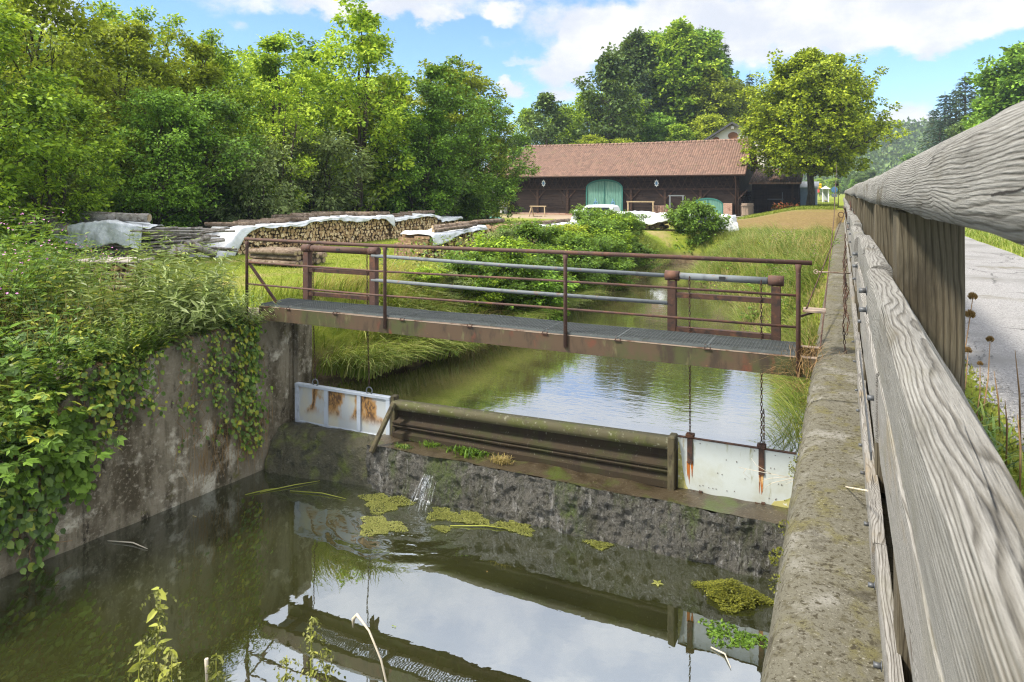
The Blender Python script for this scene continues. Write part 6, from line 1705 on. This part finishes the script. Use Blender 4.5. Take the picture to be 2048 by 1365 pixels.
# creepers hanging down the wall
def creeper(y0, n, ln, mat, seed, label, size=.07, dens=34, wall=None, zt=None):
    rnd = random.Random(seed); W = MB(); L = Leaves(seed); P, Ax, S, U = [], [], [], []
    x0 = left_wall_x(y0) + .03; z0 = zt or left_wall_top(y0)
    e = empty('creeper', (x0, y0, z0), label, 'creeper')
    for s in range(n):
        y = y0 + rnd.gauss(0, .16); l = ln * rnd.uniform(.5, 1.1); pts = [Vector((left_wall_x(y) - .15, y, z0 + .04))]; k = 12
        for i in range(k + 1):
            yy = y + rnd.gauss(0, .025) * i ** .5; pts.append(Vector((left_wall_x(yy) + .045 + abs(rnd.gauss(0, .03)), yy, z0 - l * i / k)))
        W.tube(pts, .004, 4, caps=False)
        for q in range(dens):
            i = rnd.randint(1, k); c = pts[i].lerp(pts[min(k + 1, i + 1)], rnd.random()) + Vector((abs(rnd.gauss(0, .03)), rnd.gauss(0, .05), rnd.gauss(0, .03)))
            P.append(tuple(c)); Ax.append((.5 + rnd.gauss(0, .3), rnd.gauss(0, .6), -.8)); S.append(size * rnd.uniform(.55, 1.25)); U.append((1, rnd.gauss(0, .3), .35))
    S = np.array(S); L.add(P, Ax, S, S * .85, up=np.array(U), fold=.08, kind=6, curl=.1)
    put(W.build('vine', M['brown_twig']), e); put(L.build('leaves', mat), e)
creeper(7.55, 10, 1.9, M['lf_ivy'], 1, 'thick curtain of green creeper beside the abutment pier', .07, 60)
creeper(7.1, 8, 1.65, M['lf_ivy'], 2, 'yellowish creeper hanging low on the wall left of the pier', .06, 45)
creeper(6.75, 4, 1.75, M['lf_ivy'], 3, 'thin creeper strand hanging almost to the water', .055, 16)
creeper(5.15, 9, 1.35, M['lf_fresh'], 4, 'dark green broad leaved creeper over the wall corner', .10, 40)
creeper(4.85, 7, 1.5, M['lf_ivy'], 5, 'creeper with yellow leaves at the lower wall', .11, 18)
creeper(4.5, 8, 1.2, M['lf_ivy'], 6, 'leafy creeper covering the wall near the left edge', .09, 30)
creeper(4.15, 8, 1.05, M['lf_fresh'], 7, 'leafy creeper covering the wall at the picture edge', .09, 30)
creeper(6.05, 5, 1.0, M['lf_ivy'], 10, 'loose creeper with small leaves on the middle of the left wall', .06, 26)
creeper(5.75, 4, .7, M['lf_fresh'], 11, 'short leafy creeper below the broken wall corner', .08, 22)
creeper(5.5, 2, 1.9, M['lf_ivy'], 8, 'single thin vine trailing into the pool', .05, 14)
creeper(7.9, 4, 2.0, M['lf_dark'], 9, 'dark creeper in the hollow under the footbridge end', .06, 34)
for k in range(16):
    y = rr.uniform(4.9, 6.3); x = left_wall_x(y) - rr.uniform(.02, .3)
    herb(rr.choice(('grape', 'palm', 'herb', 'palmB')), x, y, left_wall_top(y) - .04, 'leafy plant tumbling over the broken corner of the left wall', 'plants at the broken wall corner', rr.uniform(.45, .8), tilt=(rr.uniform(-.2, .2), .6))
creeper(5.55, 8, 1.05, M['lf_ivy'], 12, 'mixed green creeper under the broken wall corner', .08, 30)
# dry hanging roots under the creepers
L = Leaves(31); g = L.r; n = 260
yy = np.concatenate([g.normal(7.1, .25, n // 2), g.normal(7.7, .2, n // 2)]); P = np.column_stack([[left_wall_x(y) + .05 for y in yy], yy, g.uniform(.5, 1.2, n)])
L.add(P, np.column_stack([g.normal(0.05, .1, n), g.normal(0, .2, n), -np.ones(n)]), g.uniform(.25, .6, n), .006); tag(L.build('dry_roots', M['dry_flower']), kind='stuff')
# undergrowth that fills the bank between the single plants
L = Leaves(41); g = L.r
def under(n, x0, x1, y0, y1, seed, hmax, size):
    P = scatter(n, x0, x1, y0, y1, seed, lambda x, y: x < (left_wall_x(y) - .35 if y < 8.9 else stream_left(y) - .6))
    P[:, 2] += g.random(len(P)) ** 1.3 * hmax
    A_ = np.column_stack([g.normal(.2, .8, len(P)), g.normal(-.2, .8, len(P)), g.normal(-.1, .45, len(P))]); s = size * g.uniform(.5, 1.3, len(P))
    L.add(P, A_, s, s * .5, fold=.12)
under(9500, -11.5, -8.4, 2.5, 6.4, 51, .42, .10); under(1200, -10.2, -8.4, 6.4, 8.8, 56, .3, .09); under(2500, -15.5, -11, 3.5, 6.3, 57, .5, .10); under(5000, -19, -13, 5, 11, 52, .6, .11); under(5200, -10.5, -7.3, 13, 30, 53, .7, .11)
tag(L.build('undergrowth', M['lf_ivy']), kind='stuff')

# shrubs on the upstream banks
def shrub(kind, px, py, d, s, label, mat=None, sz=None, group=None):
    p = at(px, py, d); return place('shrub', PR[kind], p.x, p.y, label, 'shrub', group, s, mat=mat and M[mat], sz=(sz or 1) * .85, z=max(gz(p.x, p.y), 1.15) - .1)
for i, (px, d, k, s, mt, sz) in enumerate(((1010, 16.5, 'bush', .80, 'lf_fresh', .85), (1075, 17.2, 'bush', .9, 'lf_dark', .9), (1060, 20.5, 'bushB', .95, None, .85), (1140, 20.5, 'bushB', .9, None, .85), (1130, 24.5, 'bushB', .8, 'lf_yellow', .7), (1215, 23.0, 'bush', .9, 'lf_fresh', .8), (1190, 28.0, 'bushB', .95, 'lf_fresh', .95), (1265, 26.5, 'bush', .9, 'lf_fresh', .85), (1255, 31.5, 'bushB', .85, None, .85), (950, 16.0, 'bushB', .62, 'lf_maple', .8), (900, 15.5, 'greybush', .5, None, .7), (845, 15.0, 'bush', .5, 'lf_maple', .7), (1000, 20.0, 'greybush', .6, 'lf_grey', .8))):
    shrub(k, px, 480, d, s * .78, ('low green shrub by the water behind the second rail post', 'dark shrub at the water in mid bridge', 'bright shrub behind the dark mid bridge shrub', 'bright shrub at the bend of the left bank', 'yellow green shrub before the stacks by the stream', 'leafy shrub overhanging the stream left bank', 'fresh green shrub below the white car', 'dark shrub over the stream near its bend', 'bright shrub before the white heap', 'small maple shrub on the bank above the tall grass', 'grey green little shrub behind the left hoist', 'little maple shrub beside the left hoist', 'greyish shrub before the near covered stack')[i], mt, sz)
for k in range(16):
    y = 14.2 + k * .85 + rr.uniform(-.3, .3); x = stream_left(y) - rr.uniform(.35, 1.3)
    place('shrub', PR[('bushB', 'bush', 'bushB')[k % 3]], x, y, 'fresh green shrub in the thicket along the left stream bank', 'shrub', 'shrubs of the stream bank thicket', rr.uniform(.5, .72), mat=M[('lf_fresh', 'lf_fresh', 'lf_maple')[k % 3]], z=max(gz(x, y), 1.2) - .1)
p = onz(1395, 520, 1.1)
place('shrub', PR['bush'], p.x, p.y, 'round dark green bush standing alone in the stream bend', 'shrub', None, 1.12, mat=M['lf_fresh'], z=1.05, sz=1.05)
# pale grassy herbs and balsams on the right bank
for k in range(26):
    y = rr.uniform(12.5, 27); x = rr.uniform(max(stream_right(y) + .2, -4.2), -.5)
    herb(rr.choice(('herb', 'bramble', 'palm')), x, y, gz(x, y) - .03, 'green leafy weed among the long grass of the right bank', 'weeds on the right bank', rr.uniform(.6, 1.0))
for k in range(30):
    y = rr.uniform(14, 27); x = rr.uniform(max(stream_right(y) + .6, -3.8), -.6)
    herb(rr.choice(('balsam', 'balsam', 'herb')), x, y, gz(x, y) - .03, 'pale balsam with pink flowers in the long grass of the right bank', 'balsams on the right bank', rr.uniform(.45, .75), name='balsam', cat='balsam')
# pale flowering bushes at the left: white flowers in front of the wood
for i, (px, d, s) in enumerate(((110, 21.5, 1.0), (165, 22, .8), (455, 25, .65), (40, 21, 1.0))):
    p = at(px, 420, d); place('shrub', PR['greybush'], p.x, p.y, ('pale flowering shrub behind the covered trunks', 'small pale shrub beside the dark wood edge', 'pale shrub peeping over the main stack', 'pale shrub at the far left of the log heap')[i], 'shrub', None, s)
# tuft of leaves at the right bridge end
L = Leaves(61); g = L.r; p = ony(1610, 745, 8.1); n = 260
P = np.column_stack([g.normal(p.x, .10, n), g.normal(p.y, .25, n), g.normal(2.44, .06, n)]); L.blades(P, g.uniform(.12, .35, n), g.uniform(.6, 1.3, n), .006, None, 1.2, 3)
n = 90; P = np.column_stack([g.normal(p.x - .05, .06, n), g.normal(p.y - .1, .2, n), g.normal(2.3, .08, n)]); L.blades(P, g.uniform(.2, .45, n), 1.3, .006, np.pi, 1.6, 3)
tag(L.build('dry_grass_tuft', M['dry_flower']), 'tuft of brown dry grass where the bridge meets the right wall', 'grass tuft')
# plants on the weir apron
def tuft(px, py, r, h, mat, label, seed, n=240, w=.012):
    L = Leaves(seed); p = onz(px, py, .64); d = np.column_stack([L.r.normal(p.x, r, n), L.r.normal(p.y, r * .5, n), np.full(n, .63)]); L.blades(d, L.r.uniform(h * .5, h, n), L.r.uniform(.4, 1.1, n), w, None, 1.2, 3)
    o = L.build('grass_tuft', mat); tag(o, label, 'grass tuft')
tuft(943, 905, .16, .16, M['lf_fresh'], 'bright green weed tuft on the weir top', 71, 420, .022)
tuft(866, 892, .10, .14, M['lf_fresh'], 'small green tuft below the left end of the guard rail', 72, 160)
tuft(1002, 925, .07, .17, M['grass_dry'], 'straw coloured tuft beside the green weed on the weir', 73, 220, .008)
tuft(1043, 918, .06, .08, M['lf_fresh'], 'tiny green tuft right of the straw coloured one', 74, 90)
tuft(805, 893, .08, .07, M['lf_ivy'], 'flat green moss tuft beside the timber prop', 75, 120)

# ---------------------------------------------------------------- floating things
def mat_patch(px, py, wx, wy, label, seed, mat='duckweed', group=None, n=900, hgt=.012, z0=.005):
    n = int(n * 2.6) if mat == 'duckweed' else n
    p = onz(px, py, 0); L = Leaves(seed); g = L.r
    t = g.uniform(0, 6.283, n); r = np.sqrt(g.random(n)) * (1 + .28 * np.sin(t * 3 + seed) + .16 * np.sin(t * 7 + seed * 2))
    P = np.column_stack([p.x + wx * r * np.cos(t), p.y + wy * r * np.sin(t), z0 + g.random(n) * hgt * (1.2 - np.minimum(1.1, r))])
    A_ = np.column_stack([g.normal(0, 1, n), g.normal(0, 1, n), g.normal(0, .15, n)])
    ks = .6 if mat == 'duckweed' else .6 if mat == 'mushy' else 1.
    L.add(P, A_, g.uniform(.012, .05, n) * ks, g.uniform(.010, .035, n) * ks, up=np.array([0, 0, 1.]) + g.normal(0, .25, (n, 3)), fold=.05)
    o = L.build('weed_mat', M[mat]); tag(o, label, 'floating weed', group)
mat_patch(770, 1006, .34, .26, 'yellow green weed mat floating left of the little spill', 81, n=1500)
mat_patch(760, 1053, .30, .22, 'yellow green weed mat nearest to the viewer left of the spill', 82, n=1300)
mat_patch(885, 1030, .20, .17, 'weed mat just right of the little spill', 83, n=700)
mat_patch(940, 1038, .26, .16, 'elongated weed mat in the middle of the floating row', 84, n=900)
mat_patch(1030, 1055, .26, .15, 'weed mat at the right end of the floating row', 85, n=900)
mat_patch(885, 1058, .12, .07, 'small weed scrap below the floating row', 86, n=240)
mat_patch(1198, 1090, .15, .09, 'small lone weed mat in front of the weir', 87, n=420)
mat_patch(1465, 1195, .34, .22, 'brown green mossy clump rising from the water in the right corner', 88, 'mushy', n=6500, hgt=.17)
mat_patch(1468, 1273, .32, .17, 'loose small leaved weed mat below the mossy clump', 89, 'lf_fresh', n=650, hgt=.005)
def floating_leaf(px, py, size, mat, label, lobes):
    p = onz(px, py, 0); L = Leaves(90); 
    for b in np.linspace(0, 6.283, lobes + 1)[:-1]: L.add([(p.x, p.y, .008)], [(math.cos(b), math.sin(b), .02)], size, size * .5, up=np.array([[0, 0, 1.]]), fold=.04)
    tag(L.build('floating_leaf', M[mat]), label, 'leaf')
floating_leaf(1315, 1168, .075, 'duckweed', 'pale maple leaf floating on the pool', 5)
floating_leaf(1361, 1110, .05, 'lf_yellow', 'small yellow leaf floating in front of the weir', 1)
floating_leaf(788, 1254, .03, 'lf_yellow', 'tiny yellow leaf over the bridge reflection', 2)
floating_leaf(972, 1144, .03, 'dry_flower', 'small orange leaf on the sky reflection', 1)
floating_leaf(389, 1034, .04, 'grass_dry', 'white petal floating on the dark water', 2)
for i, (a, b3, lab) in enumerate((((520, 985), (640, 962), 'green reed stalk floating below the rounded sill'), ((580, 982), (692, 998), 'pale thick reed stalk bent on the water'), ((490, 990), (560, 976), 'thin reed blade on the dark water by the creepers'), ((900, 1052), (1030, 1060), 'flat green reed leaf along the weed row'), ((1422, 1295), (1462, 1336), 'short straw floating near the right wall'), ((215, 1082), (295, 1098), 'brown curved stalk floating at the foot of the left wall'))):
    pa, pb = onz(*a, .01), onz(*b3, .012); m_ = pa.lerp(pb, .5) + Vector((.03, .05, .01))
    mb = MB().tube([pa, m_, pb], [.007, .008, .003], 5)
    tag(mb.build('reed_stalk', M['nettle'] if i < 4 else M['dry_twig']), lab, 'reed stalk')
# bleached twig across the wall
tw = empty('dry_branch', (-.3, 7, 2.2), 'bleached bare branch lying from the fence over the wall', 'branch')
pts = [onx(1735, 982, .10), onx(1640, 965, -.22), ony(1590, 957, 7.2), ony(1530, 946, 7.5), ony(1478, 935, 7.7)]
put(MB().tube(pts, [.004, .0045, .004, .003, .002], 5).build('main_twig', M['dry_twig']), tw)
rnd = random.Random(5)
for i in (1, 2, 2, 3, 3, 3, 4):
    p = pts[i].lerp(pts[i - 1], rnd.random()); d = Vector((rnd.uniform(-.3, .05), rnd.uniform(-.1, .1), rnd.choice((-1, 1)) * rnd.uniform(.08, .2)))
    put(MB().tube([p, p + d * .5 + Vector((-.05, 0, 0)), p + d], [.003, .0025, .001], 4).build('side_twig', M['dry_twig']), tw)

# ---------------------------------------------------------------- plants close to the camera
# earth bank at the near end of the pool (below the picture) carrying the nettles
def nb(u, v):
    x = -4.6 + 3.6 * u; y = -3 + 3.9 * v
    return (x, y, -.7 + 2.0 * math.sin(math.pi * u) ** .4 * min(1, (1 - v) * 5) ** .5 + .06 * n1(x * 3, y * 3))
tag(rough_surface('bank_earth', M['ground'], nb, 40, 40), kind='structure')
def nettle(px, pytop, d, zb, seed, label, big=1.):
    top = at(px, pytop, d); rnd = random.Random(seed); base = Vector((top.x + rnd.uniform(-.05, .05), top.y - .05, zb))
    e = empty('nettle', base, label, 'nettle'); n = 10
    pts = [base.lerp(top, i / n) + Vector((rnd.gauss(0, .008), rnd.gauss(0, .008), 0)) for i in range(n + 1)]
    put(MB().tube(pts, [.006 * (1 - .75 * i / n) for i in range(n + 1)], 6).build('stem', M['nettle']), e)
    L = Leaves(seed); P, Ax, S = [], [], []; Fl = Leaves(seed + 9); FP, FA, FS = [], [], []
    H = (top - base).length; k = 0; h = H
    while h > .15:
        t = h / H; q = base.lerp(top, t); gap = .05 + .05 * (1 - t)
        sz = min(.115, .035 + .5 * (H - h) * .16) * big
        a0 = (k % 2) * 1.57 + rnd.uniform(-.3, .3)
        for s in (0, 1):
            a = a0 + 3.14 * s; P.append(tuple(q)); Ax.append((math.cos(a), math.sin(a), rnd.uniform(-.6, .1))); S.append(sz * rnd.uniform(.8, 1.2))
        if H - h < .55:
            for b in range(7):   # drooping strings of seed clusters
                a = rnd.uniform(0, 6.28); ln = rnd.uniform(.02, .06)
                for j in range(8): FP.append(tuple(q + Vector((math.cos(a), math.sin(a), 0)) * ln * j / 8 + Vector((0, 0, -.05 * (j / 8) ** 2)))); FA.append((rnd.gauss(0, 1), rnd.gauss(0, 1), -1)); FS.append(.012)
        h -= gap; k += 1
    S = np.array(S); L.add(P, Ax, S, S * .5, fold=.12, kind=6, curl=.15); put(L.build('leaves', M['nettle']), e)
    Fl.add(FP, FA, np.array(FS), .008); put(Fl.build('seed_strings', M['duckweed']), e)
nettle(317, 1180, 1.95, 1.0, 101, 'tall yellowing nettle standing at the pool edge in front', 1.)
nettle(284, 1290, 1.9, 1.0, 102, 'shorter nettle left of the tall one', .9)
nettle(340, 1300, 1.8, 1.0, 107, 'leafy nettle right of the tall one', 1.)
nettle(434, 1312, 2.0, 1.0, 103, 'small thin nettle between the tall one and the bent grass', .5)
nettle(627, 1236, 2.1, 1.0, 104, 'thin nettle in front of the bridge reflection', .5)
nettle(655, 1300, 2.1, 1.0, 105, 'short nettle tip right of the thin one', .5)
nettle(572, 1318, 2.1, 1.0, 106, 'lowest nettle tip before the bridge reflection', .5)
a = at(775, 1375, 2.0); b3 = at(738, 1262, 2.05); c3 = at(714, 1230, 2.1); d3 = at(706, 1256, 2.1)
base = Vector((a.x + .05, a.y - .1, 1.0))
o = MB().tube([base, a, a.lerp(b3, .5) + Vector((.01, 0, 0)), b3, b3.lerp(c3, .6), c3, c3.lerp(d3, .5) + Vector((-.006, 0, .006)), d3], [.0035, .003, .003, .003, .0035, .005, .006, .002], 6).build('bent_grass', M['dry_twig'])
tag(o, 'single bent dry grass stalk with hooked tip in front', 'grass stalk')
o = MB().tube([Vector((at(414, 1375, 2).x, at(414, 1375, 2).y, 1.0)), at(414, 1375, 2), at(413, 1318, 2)], [.003, .003, .006], 5).build('grass_stalk', M['dry_twig']); tag(o, 'short upright dry grass ear beside the nettles', 'grass stalk')
# wild carrot with dry seed heads beside the post
def carrot(px, py, d, r, base, label, seed):
    t = at(px, py, d); e = empty('wild_carrot', base, label, 'wild carrot'); b0 = Vector(base)
    put(MB().tube([b0, b0.lerp(t, .5) + Vector((.01, .01, 0)), t], [.0035, .003, .002], 5).build('stem', M['brown_twig']), e)
    L = Leaves(seed); g = L.r; n = 150; dv = nz(g.normal(0, 1, (n, 3))); dv[:, 2] = np.abs(dv[:, 2]) * 1.2
    r *= .85; P = np.array(t)[None] + dv * r * np.array([.65, .65, .9]) * .5; L.add(P, dv * .6 + np.array([0, 0, .8]), r * .65, r * .16); put(L.build('seed_head', M['dry_flower']), e)
bx_, by_ = .52, 3.75
carrot(1945, 600, 3.75, .045, (bx_ - .03, by_ + .2, 3.29), 'tallest dry wild carrot head beside the fence post', 111)
carrot(1940, 637, 3.65, .05, (bx_ - .05, by_ + .1, 3.29), 'second dry wild carrot head just below the tallest', 112)
carrot(1980, 685, 3.5, .036, (bx_ + .02, by_ - .2, 3.29), 'dry wild carrot head leaning towards the path', 113)
carrot(1936, 707, 3.5, .036, (bx_ - .04, by_ - .05, 3.29), 'small dry wild carrot head close to the post', 114)
carrot(1960, 732, 3.45, .026, (bx_, by_ - .2, 3.29), 'tiny dry wild carrot head low over the path edge', 115)
carrot(1907, 722, 3.2, .055, (.44, 3.1, 3.28), 'big brown dry wild carrot head behind the lower fence plank', 116)
for i, (px0, py0, px1, py1, d) in enumerate(((2030, 700, 2042, 880, 2.6), (1988, 742, 2000, 860, 2.9), (2035, 830, 2040, 960, 2.2), (2010, 800, 2012, 905, 2.5))):
    b3 = at(px1, py1, d); t3 = at(px0, py0, d)
    o = MB().tube([(b3.x, b3.y, 3.285), b3.lerp(t3, .5) + Vector((.005, 0, 0)), t3], [.003, .0035, .001], 5).build('dry_stalk', M['brown_twig']); tag(o, 'thin reddish dry stalk standing at the path edge', 'dry stalk', 'dry stalks at the path edge')
L = Leaves(120); g = L.r; n = 300; P = np.column_stack([g.normal(.50, .05, n), g.uniform(2.9, 3.9, n), np.full(n, 3.28)]); L.blades(P, g.uniform(.05, .16, n), .8, .012, None, 1., 3); tag(L.build('grass_tuft', M['lf_ivy']), 'green weeds growing at the foot of the fence post by the path', 'grass tuft')

# ================================================================ AIR
def haze():
    m = bpy.data.materials.new('haze'); m.use_nodes = True; nt = m.node_tree; nt.nodes.clear()
    t = NT(nt); o = t.n('ShaderNodeOutputMaterial'); v = t.n('ShaderNodeVolumePrincipled', Color=(.72, .84, 1.0), Density=HAZE, Anisotropy=0.)
    nt.links.new(v.outputs[0], o.inputs['Volume'])
    ob = MB().box(-900, 900, -100, 2600, -3, 75).build('haze', m)
    tag(ob, kind='stuff')
if HAZE: haze()
